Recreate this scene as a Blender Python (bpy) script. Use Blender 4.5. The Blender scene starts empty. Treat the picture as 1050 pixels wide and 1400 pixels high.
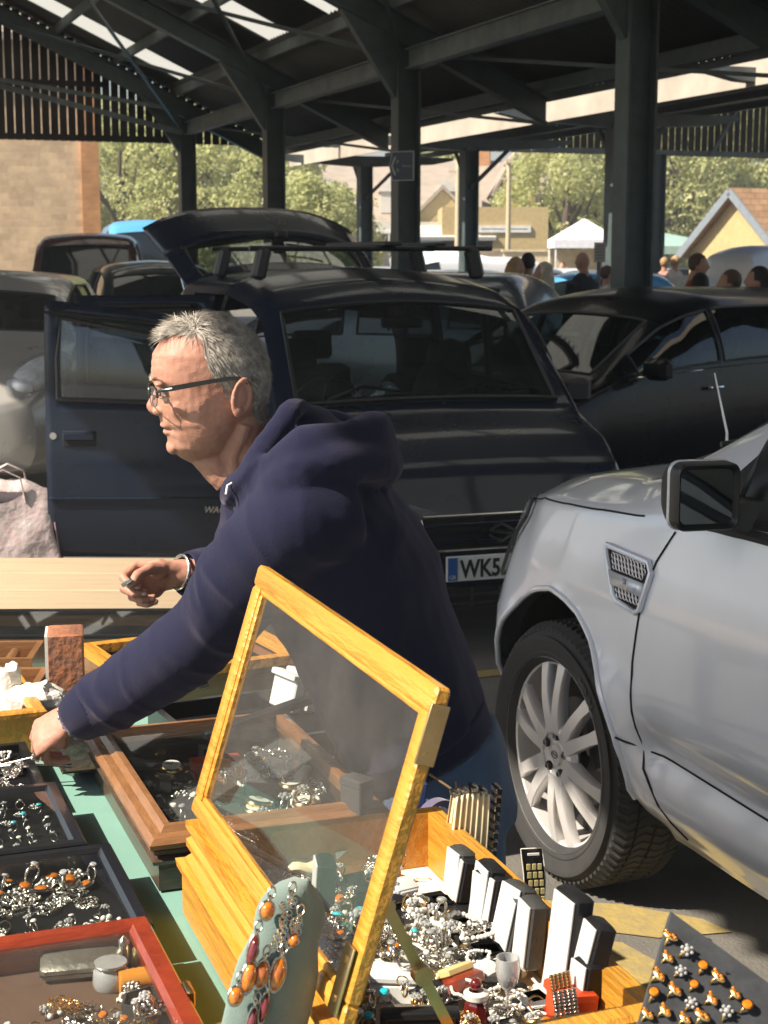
import bpy, math, random
import numpy as np
from mathutils import Vector, Matrix, noise
scene = bpy.context.scene
COL = scene.collection
RD = random.Random(11)
rad = math.radians
# ---------------------------------------------------------------- camera model (also used to read distances off the photograph)
F = 2187.0; CH = 1.75; PIT = math.atan(350/F)
FW = Vector((0, math.cos(PIT), -math.sin(PIT))); UP = Vector((0, math.sin(PIT), math.cos(PIT))); RT = Vector((1, 0, 0))
def ray(px, py): return FW + RT*((px-525)/F) + UP*((700-py)/F)
def PY(px, py, y):
    d = ray(px, py); return Vector((0, 0, CH)) + d*(y/d.y)
def PZ(px, py, z):
    d = ray(px, py); return Vector((0, 0, CH)) + d*((z-CH)/d.z)
cam_d = bpy.data.cameras.new('camera'); cam = bpy.data.objects.new('camera', cam_d); COL.objects.link(cam)
cam.location = (0, 0, CH); cam.rotation_euler = (math.pi/2-PIT, 0, 0)
cam_d.sensor_fit = 'VERTICAL'; cam_d.sensor_height = 36; cam_d.sensor_width = 27; cam_d.lens = 36*F/1400
cam_d.clip_start = .05; cam_d.clip_end = 2000
cam_d.dof.use_dof = True; cam_d.dof.focus_distance = 2.6; cam_d.dof.aperture_fstop = 15.0
scene.camera = cam
# ---------------------------------------------------------------- materials
def new_mat(name):
    m = bpy.data.materials.new(name); m.use_nodes = True
    nt = m.node_tree; nt.nodes.clear()
    out = nt.nodes.new('ShaderNodeOutputMaterial'); b = nt.nodes.new('ShaderNodeBsdfPrincipled')
    nt.links.new(b.outputs[0], out.inputs[0])
    return m, nt, b
def N(nt, t, **k):
    n = nt.nodes.new(t)
    for a, v in k.items():
        if hasattr(n, a): setattr(n, a, v)
        else: n.inputs[a.replace('_', ' ')].default_value = v
    return n
def ramp(nt, fac, stops):
    r = nt.nodes.new('ShaderNodeValToRGB'); e = r.color_ramp.elements
    while len(e) < len(stops): e.new(.5)
    for i, (p, c) in enumerate(stops):
        e[i].position = p; e[i].color = (c[0], c[1], c[2], 1)
    nt.links.new(fac, r.inputs[0]); return r
def mat(name, col, rough=.5, metal=0., var=.12, vs=8., col2=None, bump=0., bs=60., coat=0., spec=.5, stretch=(1, 1, 1), sub=0., sheen=0., trans=0., alpha=1., rv=0.):
    m, nt, b = new_mat(name)
    tc = N(nt, 'ShaderNodeTexCoord'); mp = N(nt, 'ShaderNodeMapping'); mp.inputs['Scale'].default_value = stretch
    nt.links.new(tc.outputs['Object'], mp.inputs[0])
    n1 = N(nt, 'ShaderNodeTexNoise', Scale=vs, Detail=6.0, Roughness=.6); nt.links.new(mp.outputs[0], n1.inputs['Vector'])
    if col2 is None: lo = [c*(1-var) for c in col]; hi = [min(1, c*(1+var)) for c in col]
    else: lo, hi = col, col2
    r = ramp(nt, n1.outputs['Fac'], [(.3, lo), (.7, hi)]); nt.links.new(r.outputs[0], b.inputs['Base Color'])
    b.inputs['Roughness'].default_value = rough; b.inputs['Metallic'].default_value = metal
    b.inputs['Specular IOR Level'].default_value = spec
    if rv:
        mr = N(nt, 'ShaderNodeMapRange'); nt.links.new(n1.outputs['Fac'], mr.inputs[0]); mr.inputs[3].default_value = max(0, rough-rv); mr.inputs[4].default_value = rough+rv
        nt.links.new(mr.outputs[0], b.inputs['Roughness'])
    if coat: b.inputs['Coat Weight'].default_value = coat; b.inputs['Coat Roughness'].default_value = .03
    if sub: b.inputs['Subsurface Weight'].default_value = sub; b.inputs['Subsurface Radius'].default_value = (.012, .005, .003); b.inputs['Subsurface Scale'].default_value = 1.
    if sheen: b.inputs['Sheen Weight'].default_value = sheen; b.inputs['Sheen Roughness'].default_value = .6
    if trans: b.inputs['Transmission Weight'].default_value = trans
    if alpha < 1: b.inputs['Alpha'].default_value = alpha
    if bump:
        n2 = N(nt, 'ShaderNodeTexNoise', Scale=bs, Detail=4.0); nt.links.new(mp.outputs[0], n2.inputs['Vector'])
        bp = N(nt, 'ShaderNodeBump', Strength=min(1, bump), Distance=.6/bs); nt.links.new(n2.outputs['Fac'], bp.inputs['Height']); nt.links.new(bp.outputs[0], b.inputs['Normal'])
    return m
def wood(name, c1, c2, rough=.35, stretch=(3, 3, 30), coat=.3):
    return mat(name, c1, rough, col2=c2, vs=6, stretch=stretch, bump=.15, bs=14, coat=coat)
def glass(name, tint=(1, 1, 1), dens=.06, rough=.02, hazecol=(.6, .6, .6), ior=1.45, dust=0.0, thick=True):
    # clear pane: transparent, fresnel gloss and a little dust
    m, nt, b = new_mat(name); out = [n for n in nt.nodes if n.type == 'OUTPUT_MATERIAL'][0]
    tr = N(nt, 'ShaderNodeBsdfTransparent'); tr.inputs[0].default_value = (*tint, 1)
    gl = N(nt, 'ShaderNodeBsdfGlossy'); gl.inputs['Roughness'].default_value = rough
    df = N(nt, 'ShaderNodeBsdfDiffuse'); df.inputs[0].default_value = (*hazecol, 1)
    fr = N(nt, 'ShaderNodeFresnel'); fr.inputs[0].default_value = ior
    m1 = N(nt, 'ShaderNodeMixShader'); m2 = N(nt, 'ShaderNodeMixShader')
    if dust:
        tc = N(nt, 'ShaderNodeTexCoord'); n1 = N(nt, 'ShaderNodeTexNoise', Scale=5., Detail=8., Roughness=.7); nt.links.new(tc.outputs['Object'], n1.inputs['Vector'])
        mr = N(nt, 'ShaderNodeMapRange'); nt.links.new(n1.outputs['Fac'], mr.inputs[0]); mr.inputs[1].default_value = .35; mr.inputs[2].default_value = .75; mr.inputs[3].default_value = dens*.4; mr.inputs[4].default_value = dens+dust
        nt.links.new(mr.outputs[0], m1.inputs[0])
    else: m1.inputs[0].default_value = dens
    nt.links.new(tr.outputs[0], m1.inputs[1]); nt.links.new(df.outputs[0], m1.inputs[2])
    ge = N(nt, 'ShaderNodeNewGeometry'); mu = N(nt, 'ShaderNodeMath', operation='MULTIPLY'); iv = N(nt, 'ShaderNodeMath', operation='SUBTRACT'); iv.inputs[0].default_value = 1
    fr.inputs[0].default_value = ior; cmb = N(nt, 'ShaderNodeMath', operation='MULTIPLY'); cmb.inputs[1].default_value = 1.0
    if thick: nt.links.new(ge.outputs['Backfacing'], iv.inputs[1])
    else: iv.inputs[1].default_value = 0
    nt.links.new(fr.outputs[0], mu.inputs[0]); nt.links.new(iv.outputs[0], mu.inputs[1]); nt.links.new(mu.outputs[0], m2.inputs[0]); nt.links.new(m1.outputs[0], m2.inputs[1]); nt.links.new(gl.outputs[0], m2.inputs[2])
    nt.links.new(m2.outputs[0], out.inputs[0]); nt.nodes.remove(b)
    return m
# ---------------------------------------------------------------- mesh builder
def rotm(rx=0, ry=0, rz=0): return Matrix.Rotation(rz, 4, 'Z') @ Matrix.Rotation(ry, 4, 'Y') @ Matrix.Rotation(rx, 4, 'X')
def TR(loc=(0, 0, 0), r=(0, 0, 0), s=(1, 1, 1)):
    return Matrix.Translation(loc) @ rotm(*r) @ Matrix.Diagonal((*s, 1))
def frame(a, b):
    d = (Vector(b)-Vector(a)); z = d.normalized()
    x = z.cross(Vector((0, 0, 1)))
    if x.length < 1e-4: x = Vector((1, 0, 0))
    x.normalize(); y = z.cross(x); return x, y, z
class MB:
    def __init__(s): s.v = []; s.f = []; s.m = []; s.mi = 0
    def add(s, vs, fs, M=None):
        o = len(s.v)
        if M is not None: vs = [M @ Vector(p) for p in vs]
        s.v += [tuple(p) for p in vs]; s.f += [tuple(i+o for i in f) for f in fs]; s.m += [s.mi]*len(fs); return s
    def merge(s, o, M=None): return s.add(o.v, o.f, M)
    def box(s, c=(0, 0, 0), d=(1, 1, 1), r=(0, 0, 0), M=None, bv=0.):
        x, y, z = d[0]/2, d[1]/2, d[2]/2
        T = Matrix.Translation(c) @ rotm(*r)
        if M is not None: T = M @ T
        if bv <= 0:
            vs = [(-x, -y, -z), (x, -y, -z), (x, y, -z), (-x, y, -z), (-x, -y, z), (x, -y, z), (x, y, z), (-x, y, z)]
            return s.add(vs, [(0, 3, 2, 1), (4, 5, 6, 7), (0, 1, 5, 4), (1, 2, 6, 5), (2, 3, 7, 6), (3, 0, 4, 7)], T)
        b = min(bv, x*.49, y*.49, z*.49)
        def ring(ix, iy, zz): return [(-ix, -iy+b, zz), (-ix+b, -iy, zz), (ix-b, -iy, zz), (ix, -iy+b, zz), (ix, iy-b, zz), (ix-b, iy, zz), (-ix+b, iy, zz), (-ix, iy-b, zz)]
        rs = [ring(x-b, y-b, -z), ring(x, y, -z+b), ring(x, y, z-b), ring(x-b, y-b, z)]
        return s.loft(rs, caps=True, M=T)
    def loft(s, rings, caps=True, closed=True, M=None):
        n = len(rings[0]); vs = [p for r in rings for p in r]; fs = []
        for i in range(len(rings)-1):
            for j in range(n if closed else n-1):
                k = (j+1) % n; fs.append((i*n+j, i*n+k, (i+1)*n+k, (i+1)*n+j))
        if caps: fs.append(tuple(range(n))[::-1]); fs.append(tuple((len(rings)-1)*n+j for j in range(n)))
        return s.add(vs, fs, M)
    def tube(s, path, r, n=8, caps=True, M=None, sq=1.):
        path = [Vector(p) for p in path]; rs = r if isinstance(r, (list, tuple)) else [r]*len(path)
        rings = []; px = None
        for i, p in enumerate(path):
            t = (path[min(i+1, len(path)-1)]-path[max(i-1, 0)])
            t = t.normalized() if t.length > 1e-9 else Vector((0, 0, 1))
            if px is None:
                px = t.cross(Vector((0, 0, 1)));
                if px.length < 1e-3: px = t.cross(Vector((0, 1, 0)))
            px = (px - t*px.dot(t)).normalized(); py = t.cross(px)
            rings.append([p + px*math.cos(a)*rs[i] + py*math.sin(a)*rs[i]*sq for a in [2*math.pi*k/n for k in range(n)]])
        return s.loft(rings, caps, True, M)
    def bar(s, a, b, w, h, up=(0, 0, 1)):
        a = Vector(a); b = Vector(b); z = (b-a).normalized(); u = Vector(up); x = z.cross(u)
        if x.length < 1e-3: x = z.cross(Vector((0, 1, 0)))
        x.normalize(); y = x.cross(z).normalized()
        rs = [[p + x*(sx*w/2)+y*(sy*h/2) for sx, sy in ((-1, -1), (1, -1), (1, 1), (-1, 1))] for p in (a, b)]
        return s.loft(rs)
    def cyl(s, a, b, r, r2=None, n=16): return s.tube([a, b], [r, r if r2 is None else r2], n)
    def ell(s, c, r, n=12, m=8, M=None, rot=(0, 0, 0)):
        T = Matrix.Translation(c) @ rotm(*rot)
        if M is not None: T = M @ T
        vs = [(0, 0, -r[2])]
        for i in range(1, m):
            a = math.pi*i/m-math.pi/2
            for j in range(n):
                b = 2*math.pi*j/n; vs.append((r[0]*math.cos(a)*math.cos(b), r[1]*math.cos(a)*math.sin(b), r[2]*math.sin(a)))
        vs.append((0, 0, r[2])); fs = []
        for j in range(n): fs.append((0, 1+(j+1) % n, 1+j))
        for i in range(m-2):
            for j in range(n): fs.append((1+i*n+j, 1+i*n+(j+1) % n, 1+(i+1)*n+(j+1) % n, 1+(i+1)*n+j))
        L = len(vs)-1
        for j in range(n): fs.append((L, 1+(m-2)*n+j, 1+(m-2)*n+(j+1) % n))
        return s.add(vs, fs, T)
    def lathe(s, prof, n=24, M=None, caps=False, sy=1.):
        rings = [[(r*math.cos(2*math.pi*k/n), sy*r*math.sin(2*math.pi*k/n), z) for k in range(n)] for r, z in prof]
        return s.loft(rings, caps, True, M)
    def torus(s, c=(0, 0, 0), R=1, r=.1, n=20, m=6, M=None, sx=1., sy=1., a0=0, a1=None, rr=(0, 0, 0)):
        T = Matrix.Translation(c) @ rotm(*rr)
        if M is not None: T = M @ T
        full = a1 is None; a1 = 2*math.pi if full else a1; k = n if full else n+1; rings = []
        for i in range(k):
            a = a0+(a1-a0)*i/n
            rings.append([((R+r*math.cos(b))*math.cos(a)*sx, (R+r*math.cos(b))*math.sin(a)*sy, r*math.sin(b)) for b in [2*math.pi*j/m for j in range(m)]])
        if full: rings.append(rings[0])
        return s.loft(rings, not full, True, T)
    def prism(s, poly, h, M=None):
        n = len(poly); vs = [(x, y, 0) for x, y in poly]+[(x, y, h) for x, y in poly]
        fs = [tuple(range(n))[::-1], tuple(range(n, 2*n))]+[(i, (i+1) % n, n+(i+1) % n, n+i) for i in range(n)]
        return s.add(vs, fs, M)
    def grid(s, fn, nu, nv, M=None, skip=None):
        vs = [fn(i/nu, j/nv) for i in range(nu+1) for j in range(nv+1)]; w = nv+1
        fs = [(i*w+j, (i+1)*w+j, (i+1)*w+j+1, i*w+j+1) for i in range(nu) for j in range(nv) if not (skip and skip(i, j))]
        return s.add(vs, fs, M)
# ---------------------------------------------------------------- objects
WM = {}
def base_props(o, label=None, cat=None, group=None, kind=None):
    if label: o['label'] = label
    if cat: o['category'] = cat
    if group: o['group'] = group
    if kind: o['kind'] = kind
def thing(name, label, cat, loc=(0, 0, 0), rz=0., group=None, parent=None):
    o = bpy.data.objects.new(name, None); COL.objects.link(o); o.location = loc; o.rotation_euler = (0, 0, rz)
    o.empty_display_size = .05
    WM[o.name] = Matrix.Translation(loc) @ Matrix.Rotation(rz, 4, 'Z')
    base_props(o, label, cat, group); return o
def mesh_of(name, mb, mats, smooth=True, angle=38):
    me = bpy.data.meshes.new(name); me.from_pydata([tuple(p) for p in mb.v], [], mb.f)
    mats = mats if isinstance(mats, (list, tuple)) else [mats]
    for m in mats: me.materials.append(m)
    if len(mats) > 1: me.polygons.foreach_set('material_index', mb.m)
    me.update()
    if smooth:
        me.polygons.foreach_set('use_smooth', [True]*len(me.polygons))
        if angle < 180: me.set_sharp_from_angle(angle=rad(angle))
    return me
def obj(name, mb, mats, parent=None, world=False, smooth=True, angle=38, label=None, cat=None, group=None, kind=None, loc=None, rz=0, bevel=0, solid=0):
    if world and parent is not None:
        I = WM[parent.name].inverted(); mb.v = [tuple(I @ Vector(p)) for p in mb.v]
    me = mb if isinstance(mb, bpy.types.Mesh) else mesh_of(name, mb, mats, smooth, angle)
    if isinstance(mb, bpy.types.Mesh) and mats is not None:
        me.materials.clear(); me.materials.append(mats)
    o = bpy.data.objects.new(name, me); COL.objects.link(o)
    M = Matrix.Identity(4)
    if loc is not None: o.location = loc; o.rotation_euler = (0, 0, rz); M = Matrix.Translation(loc) @ Matrix.Rotation(rz, 4, 'Z')
    if parent is not None: o.parent = parent; WM[o.name] = WM[parent.name] @ M
    else: WM[o.name] = M
    if solid:
        sm = o.modifiers.new('s', 'SOLIDIFY'); sm.thickness = solid; sm.offset = 0
    if bevel:
        bm = o.modifiers.new('b', 'BEVEL'); bm.width = bevel; bm.segments = 2; bm.limit_method = 'ANGLE'; bm.angle_limit = rad(40)
    base_props(o, label, cat, group, kind); return o
def dup(root, loc=None, rz=None, label=None, group=None, rot=None, scale=None):
    def cp(o, par):
        c = o.copy(); COL.objects.link(c)
        if par is not None: c.parent = par
        for ch in [x for x in KIDS.get(o.name, [])]: KIDS.setdefault(c.name, []).append(cp(ch, c))
        return c
    r = cp(root, None)
    if loc is not None: r.location = loc
    if rz is not None: r.rotation_euler = (0, 0, rz)
    if rot is not None: r.rotation_euler = rot
    if scale is not None: r.scale = (scale,)*3
    if label: r['label'] = label
    if group: r['group'] = group
    return r
KIDS = {}
def kids_index():
    KIDS.clear()
    for o in list(bpy.data.objects):
        if o.parent: KIDS.setdefault(o.parent.name, []).append(o)
def baked(mb, mods, smooth=True):
    # evaluate modifiers and return a plain mesh
    me = bpy.data.meshes.new('t'); me.from_pydata([tuple(p) for p in mb.v], [], mb.f); me.update()
    o = bpy.data.objects.new('t', me); COL.objects.link(o)
    for t, kw in mods:
        m = o.modifiers.new(t, t)
        for k, v in kw.items(): setattr(m, k, v)
    dg = bpy.context.evaluated_depsgraph_get(); dg.update()
    out = bpy.data.meshes.new_from_object(o.evaluated_get(dg)); bpy.data.objects.remove(o); bpy.data.meshes.remove(me)
    if smooth: out.polygons.foreach_set('use_smooth', [True]*len(out.polygons))
    return out
def remesh(mb, vox, it=4, fac=.5, deform=None, mat=None, it2=0):
    me = baked(mb, [('REMESH', dict(mode='VOXEL', voxel_size=vox)), ('SMOOTH', dict(iterations=it, factor=fac))])
    if deform:
        n = len(me.vertices); co = np.empty(n*3); me.vertices.foreach_get('co', co); co = co.reshape(-1, 3)
        no = np.empty(n*3); me.vertices.foreach_get('normal', no); no = no.reshape(-1, 3)
        co = deform(co, no); me.vertices.foreach_set('co', co.ravel()); me.update()
    if mat: me.materials.append(mat)
    return me
def text_mesh(s, size, ext=.001, font=None, bold=0., sx=1., shear=0.):
    cu = bpy.data.curves.new('t', 'FONT'); cu.body = s; cu.size = size; cu.extrude = ext; cu.offset = bold; cu.align_x = 'LEFT'; cu.shear = shear; cu.resolution_u = 3
    o = bpy.data.objects.new('t', cu); COL.objects.link(o)
    dg = bpy.context.evaluated_depsgraph_get(); dg.update()
    me = bpy.data.meshes.new_from_object(o.evaluated_get(dg)); bpy.data.objects.remove(o)
    mb = MB(); mb.add([(v.co.x*sx, v.co.y, v.co.z) for v in me.vertices], [tuple(p.vertices) for p in me.polygons])
    return mb
def lerp(a, b, t): return a+(b-a)*t
def smooths(a, b, x):
    t = min(1, max(0, (x-a)/(b-a))); return t*t*(3-2*t)
def interp(xs, ys, x): return float(np.interp(x, xs, ys))
def spl(pts, n):
    # Catmull-Rom through points
    P = [Vector(p) for p in pts]; P = [P[0]*2-P[1]]+P+[P[-1]*2-P[-2]]; out = []
    for i in range(1, len(P)-2):
        for k in range(n):
            t = k/n; a, b, c, d = P[i-1:i+3]
            out.append(.5*((2*b)+(c-a)*t+(2*a-5*b+4*c-d)*t*t+(3*b-3*c+d-a)*t**3))
    out.append(P[-2]); return out
# ================================================================ light and sky
SD = Vector((-.80, -.35, .90)).normalized()   # towards the sun
sun_d = bpy.data.lights.new('sun', 'SUN'); sun_d.energy = 5.0; sun_d.angle = rad(.5); sun_d.color = (1, .90, .76)
sun = bpy.data.objects.new('sun', sun_d); COL.objects.link(sun); sun.rotation_euler = SD.to_track_quat('Z', 'Y').to_euler(); sun.location = (-6, -3, 9)
w = bpy.data.worlds.new('World'); scene.world = w; w.use_nodes = True; nt = w.node_tree
bg = nt.nodes['Background']; sky = nt.nodes.new('ShaderNodeTexSky'); sky.sky_type = 'NISHITA'; sky.sun_disc = False
sky.sun_elevation = math.asin(SD.z); sky.sun_rotation = math.atan2(SD.x, SD.y); sky.air_density = 1.2; sky.dust_density = 2.2; sky.ozone_density = 1.6
nt.links.new(sky.outputs[0], bg.inputs[0]); bg.inputs[1].default_value = .078
scene.view_settings.view_transform = 'Standard'; scene.view_settings.look = 'None'; scene.view_settings.exposure = 1.08; scene.view_settings.gamma = 1
scene.cycles.max_bounces = 7; scene.cycles.transparent_max_bounces = 16; scene.cycles.use_denoising = True
scene.cycles.caustics_reflective = False; scene.cycles.caustics_refractive = False
# ================================================================ ground
m_ground = mat('ground_asphalt', (.115, .108, .095), .85, col2=(.17, .158, .138), vs=3, bump=.6, bs=90)
nt = m_ground.node_tree
mb = MB()
rows = [-60, -10, 0, 2, 4, 6, 9, 14, 20, 30, 45, 70, 110, 200, 400, 900]
cols = [-700, -200, -80, -30, -12, -5, -2, 0, 2, 5, 12, 30, 80, 200, 700]
for i in range(len(rows)-1):
    for j in range(len(cols)-1):
        mb.add([(cols[j], rows[i], 0), (cols[j+1], rows[i], 0), (cols[j+1], rows[i+1], 0), (cols[j], rows[i+1], 0)], [(0, 1, 2, 3)])
obj('ground', mb, m_ground, smooth=False, kind='structure')
m_yel = mat('yellow_road_paint', (.40, .29, .08), .8, col2=(.26, .21, .11), vs=14, bump=.3)
US = Vector((-.35, .937, 0)); VS = Vector((.937, .35, 0))
mb = MB()
def gq(pts, z): mb.add([(*Vector(p).xy, z) for p in pts], [tuple(range(len(pts)))])
for a in (((735, 1232), (850, 1238), (960, 1258), (1000, 1276), (900, 1284), (722, 1262)), ((745, 1282), (835, 1352), (1010, 1392), (960, 1350), (850, 1290)), ((560, 1160), (620, 1175), (640, 1160), (600, 1150))):
    gq([PZ(x, y, 0) for x, y in a], .004)
for k in range(5):
    p = Vector((2.2, 1.0, 0))+US*(k*2.6-2); gq([p, p+VS*4.4, p+VS*4.4+US*.1, p+US*.1], .004)
obj('road_marking', mb, m_yel, smooth=False, kind='structure')
# ================================================================ market shed   local x = across (v), local y = along (u)
RZ = math.atan2(.35, .937)
m_steel = mat('painted_steel', (.070, .095, .097), .5, var=.3, vs=5, bump=.1, bs=40, rv=.1)
m_steel2 = mat('weathered_steel', (.19, .215, .21), .6, col2=(.11, .13, .13), vs=4, bump=.15, bs=30)
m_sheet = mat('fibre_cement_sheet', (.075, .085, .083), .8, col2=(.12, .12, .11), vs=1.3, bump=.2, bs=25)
m_slat = mat('timber_slat', (.035, .030, .028), .8, col2=(.06, .045, .038), vs=3, stretch=(4, 4, .5))
m_fascia = mat('cream_fascia', (.44, .39, .32), .6, var=.2, vs=1.5)
m_skyl, nt_, b_ = new_mat('translucent_sheet')
b_.inputs['Base Color'].default_value = (.72, .73, .66, 1); b_.inputs['Roughness'].default_value = .5
tl = N(nt_, 'ShaderNodeBsdfTranslucent'); tl.inputs[0].default_value = (.82, .80, .70, 1); mx = N(nt_, 'ShaderNodeMixShader'); mx.inputs[0].default_value = .75
nt_.links.new(b_.outputs[0], mx.inputs[1]); nt_.links.new(tl.outputs[0], mx.inputs[2]); nt_.links.new(mx.outputs[0], nt_.nodes['Material Output'].inputs[0])
shed = thing('market_shed', 'dark steel market shed with sloping sheet roof over the cars', 'market shed', (0, 0, 0), RZ)
V0, V1, VR, ZR = 6.9, 8.9, 2.4, 6.25
def zr(v): return 4.15-.467*(v-V0) if v >= VR else ZR+.0-.467*(VR-v)
EL = -2.20
UCOL = [-3.8, 1.55, 6.95, 12.35, 17.75, 23.1, 28.5]
def hsec(mb, x, y, z0, z1, w=.28, d=.24, t=.022):
    mb.box((x-w/2+t/2, y, (z0+z1)/2), (t, d, z1-z0)); mb.box((x+w/2-t/2, y, (z0+z1)/2), (t, d, z1-z0)); mb.box((x, y, (z0+z1)/2), (w-2*t, t*.7, z1-z0))
for u in UCOL:
    for v in (V0, -1.9):
        mb = MB(); uu_ = u-1.5 if v < 0 else u; hsec(mb, v, uu_, 0, zr(v)-.002)
        mb.box((v, uu_, .012), (.42, .40, .02)); obj('column', mb, m_steel, shed, angle=20)
def slope_bar(mb, u, v0, v1, dz0, dz1, w):
    mb.loft([[(v0, u-w/2, zr(v0)+dz0), (v0, u+w/2, zr(v0)+dz0), (v0, u+w/2, zr(v0)+dz1), (v0, u-w/2, zr(v0)+dz1)],
             [(v1, u-w/2, zr(v1)+dz0), (v1, u+w/2, zr(v1)+dz0), (v1, u+w/2, zr(v1)+dz1), (v1, u-w/2, zr(v1)+dz1)]])
for u in UCOL:
    for va, vb in ((EL+.25, VR), (VR+.001, V1-.2)):
        mb = MB(); slope_bar(mb, u, va, vb, 0, .018, .17); slope_bar(mb, u, va, vb, .0185, .2815, .016); slope_bar(mb, u, va, vb, .282, .3, .17)
        # haunch at the column
        obj('rafter', mb, m_steel, shed, angle=20)
    mb = MB(); mb.loft([[(V0+s, u-.06, 3.55 if abs(s) < .15 else zr(V0+s)-.03), (V0+s, u+.06, 3.55 if abs(s) < .15 else zr(V0+s)-.03), (V0+s, u+.06, zr(V0+s)-.003), (V0+s, u-.06, zr(V0+s)-.003)] for s in (-.8, -.145)])
    obj('haunch', mb, m_steel, shed, angle=20)
for v in [EL+.3, -1.4, -.3, .8, 1.9, 2.9, 3.65, 4.65, 5.66, 6.72, 7.7, 8.6]:
    mb = MB(); z = zr(v)+.3
    mb.box((v, (29-4.4)/2, z+.075), (.055, 33.2, .148)); mb.box((v+.045, (29-4.4)/2, z+.142), (.03, 33.2, .012)); obj('purlin', mb, m_steel2 if v in (5.66, 6.72, 4.65) else m_steel, shed, angle=20)
mb = MB()
for a, b in zip(UCOL[:-1], UCOL[1:]):
    mb.bar((V0, a+.13, 3.98), (V0, b-.13, 3.98), .03, .2); mb.bar((V0, a+.13, 4.085), (V0, b-.13, 4.085), .14, .014); mb.bar((V0, a+.13, 3.872), (V0, b-.13, 3.872), .14, .014)
obj('eaves_beam', mb, m_steel2, shed, angle=20)
mb = MB()
for a, b in ((UCOL[5], UCOL[6]), (UCOL[4], UCOL[5]), (UCOL[3], UCOL[4])):
    mb.bar((3.6, b-.1, zr(3.6)-.04), (V0-.2, a+.1, zr(V0)-.1), .05, .05); mb.bar((V0-.2, b-.3, zr(V0)-.16), (4.2, a+.1, zr(4.2)-.05), .04, .04)
    mb.bar((V0+.2, b-.1, zr(V0)-.12), (8.9, a+.1, zr(8.9)+.1), .04, .04)
obj('wind_brace', mb, m_steel, shed)
mb = MB(); mb.bar((1.2, 28.38, zr(1.2)-.55), (V0-.1, 28.38, 3.9), .07, .09); mb.bar((3.4, 28.33, 4.72), (6.5, 28.36, 4.32), .05, .07)
obj('gable_strut', mb, m_steel2, shed)
# corrugated sheets with lit translucent strips
SKU = [27.3-2.7*k for k in range(12)]
def corr(mb, v0, v1, u0, u1, dz, nv=1, zf=None):
    zf = zf or zr; n = max(4, int((u1-u0)/.0365))
    mb.grid(lambda a, b: (lerp(v0, v1, a), lerp(u0, u1, b), zf(lerp(v0, v1, a))+dz+.022*math.sin(2*math.pi*lerp(u0, u1, b)/.146)), nv, n)
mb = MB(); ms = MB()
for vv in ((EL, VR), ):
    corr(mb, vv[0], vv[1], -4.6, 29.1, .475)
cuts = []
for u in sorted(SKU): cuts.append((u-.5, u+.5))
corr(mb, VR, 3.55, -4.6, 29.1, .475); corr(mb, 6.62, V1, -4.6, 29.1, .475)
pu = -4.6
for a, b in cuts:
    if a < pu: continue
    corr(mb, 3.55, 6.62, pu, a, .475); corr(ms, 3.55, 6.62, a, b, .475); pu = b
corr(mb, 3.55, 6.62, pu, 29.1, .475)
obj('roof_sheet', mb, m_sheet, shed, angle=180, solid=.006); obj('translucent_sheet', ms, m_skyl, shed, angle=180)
mb = MB(); mb.box((V1-.06, 12.25, zr(V1)+.42), (.03, 33.7, .08)); obj('eaves_board', mb, m_steel, shed)
mb = MB(); zb = 3.74; v = EL
while v < 8.40:
    top = zr(v)+.44
    if top > zb+.1: mb.box((v, 28.86, (zb+top)/2), (.127, .022, top-zb))
    v += .152
mb.box(((EL+V0)/2, 28.80, 3.80), (V0-EL, .06, .10)); mb.box(((EL+V0)/2-.6, 28.80, 4.72), (V0-EL-1.6, .06, .09))
obj('slatted_gable', mb, m_slat, shed, angle=20)
# ---------------------------------------------------------------- neighbouring canopy on T columns
can = thing('platform_canopy', 'dark canopy on tapered T shaped columns beyond the market shed with a sunlit cream edge', 'canopy', (0, 0, 0), RZ)
for u in (9.9, 15.2, 20.5, 25.8, 31.1):
    mb = MB(); hsec(mb, 11.2, u, 0, 3.58, .30 if u < 23 else .26, .26); obj('column', mb, m_steel, can, angle=20)
    mb = MB(); mb.loft([[(11.2+s, u-.09, zt), (11.2+s, u+.09, zt), (11.2+s, u+.09, 3.74), (11.2+s, u-.09, 3.74)] for s, zt in ((-1.9, 3.68), (-1.5, 3.60), (-.2, 3.53), (.2, 3.53), (1.5, 3.60), (1.9, 3.68))])
    obj('tapered_arm', mb, m_steel2, can, angle=20)
    mb = MB(); mb.bar((11.2, u-.05, 2.9), (11.9, u-.05, 3.55), .06, .06); mb.bar((11.2, u+.1, 3.0), (11.2, u+.75, 3.7), .05, .05); obj('knee_brace', mb, m_steel, can)
mb = MB(); corr(mb, 9.93, 13.3, 4, 32, 0, zf=lambda v: 3.90+.02*abs(v-11.2)); obj('roof_sheet', mb, m_sheet, can, angle=180, solid=.006)
for v in (10.1, 10.6, 12.0, 12.8):
    mb = MB(); mb.box((v, 18, 3.82), (.06, 28, .10)); obj('purlin', mb, m_steel, can, angle=20)
mb = MB(); mb.box((9.9, 18, 3.72), (.03, 28, .34));
mb.v = [(x, y, z) for x, y, z in mb.v]; obj('fascia', mb, m_fascia, can)
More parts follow.
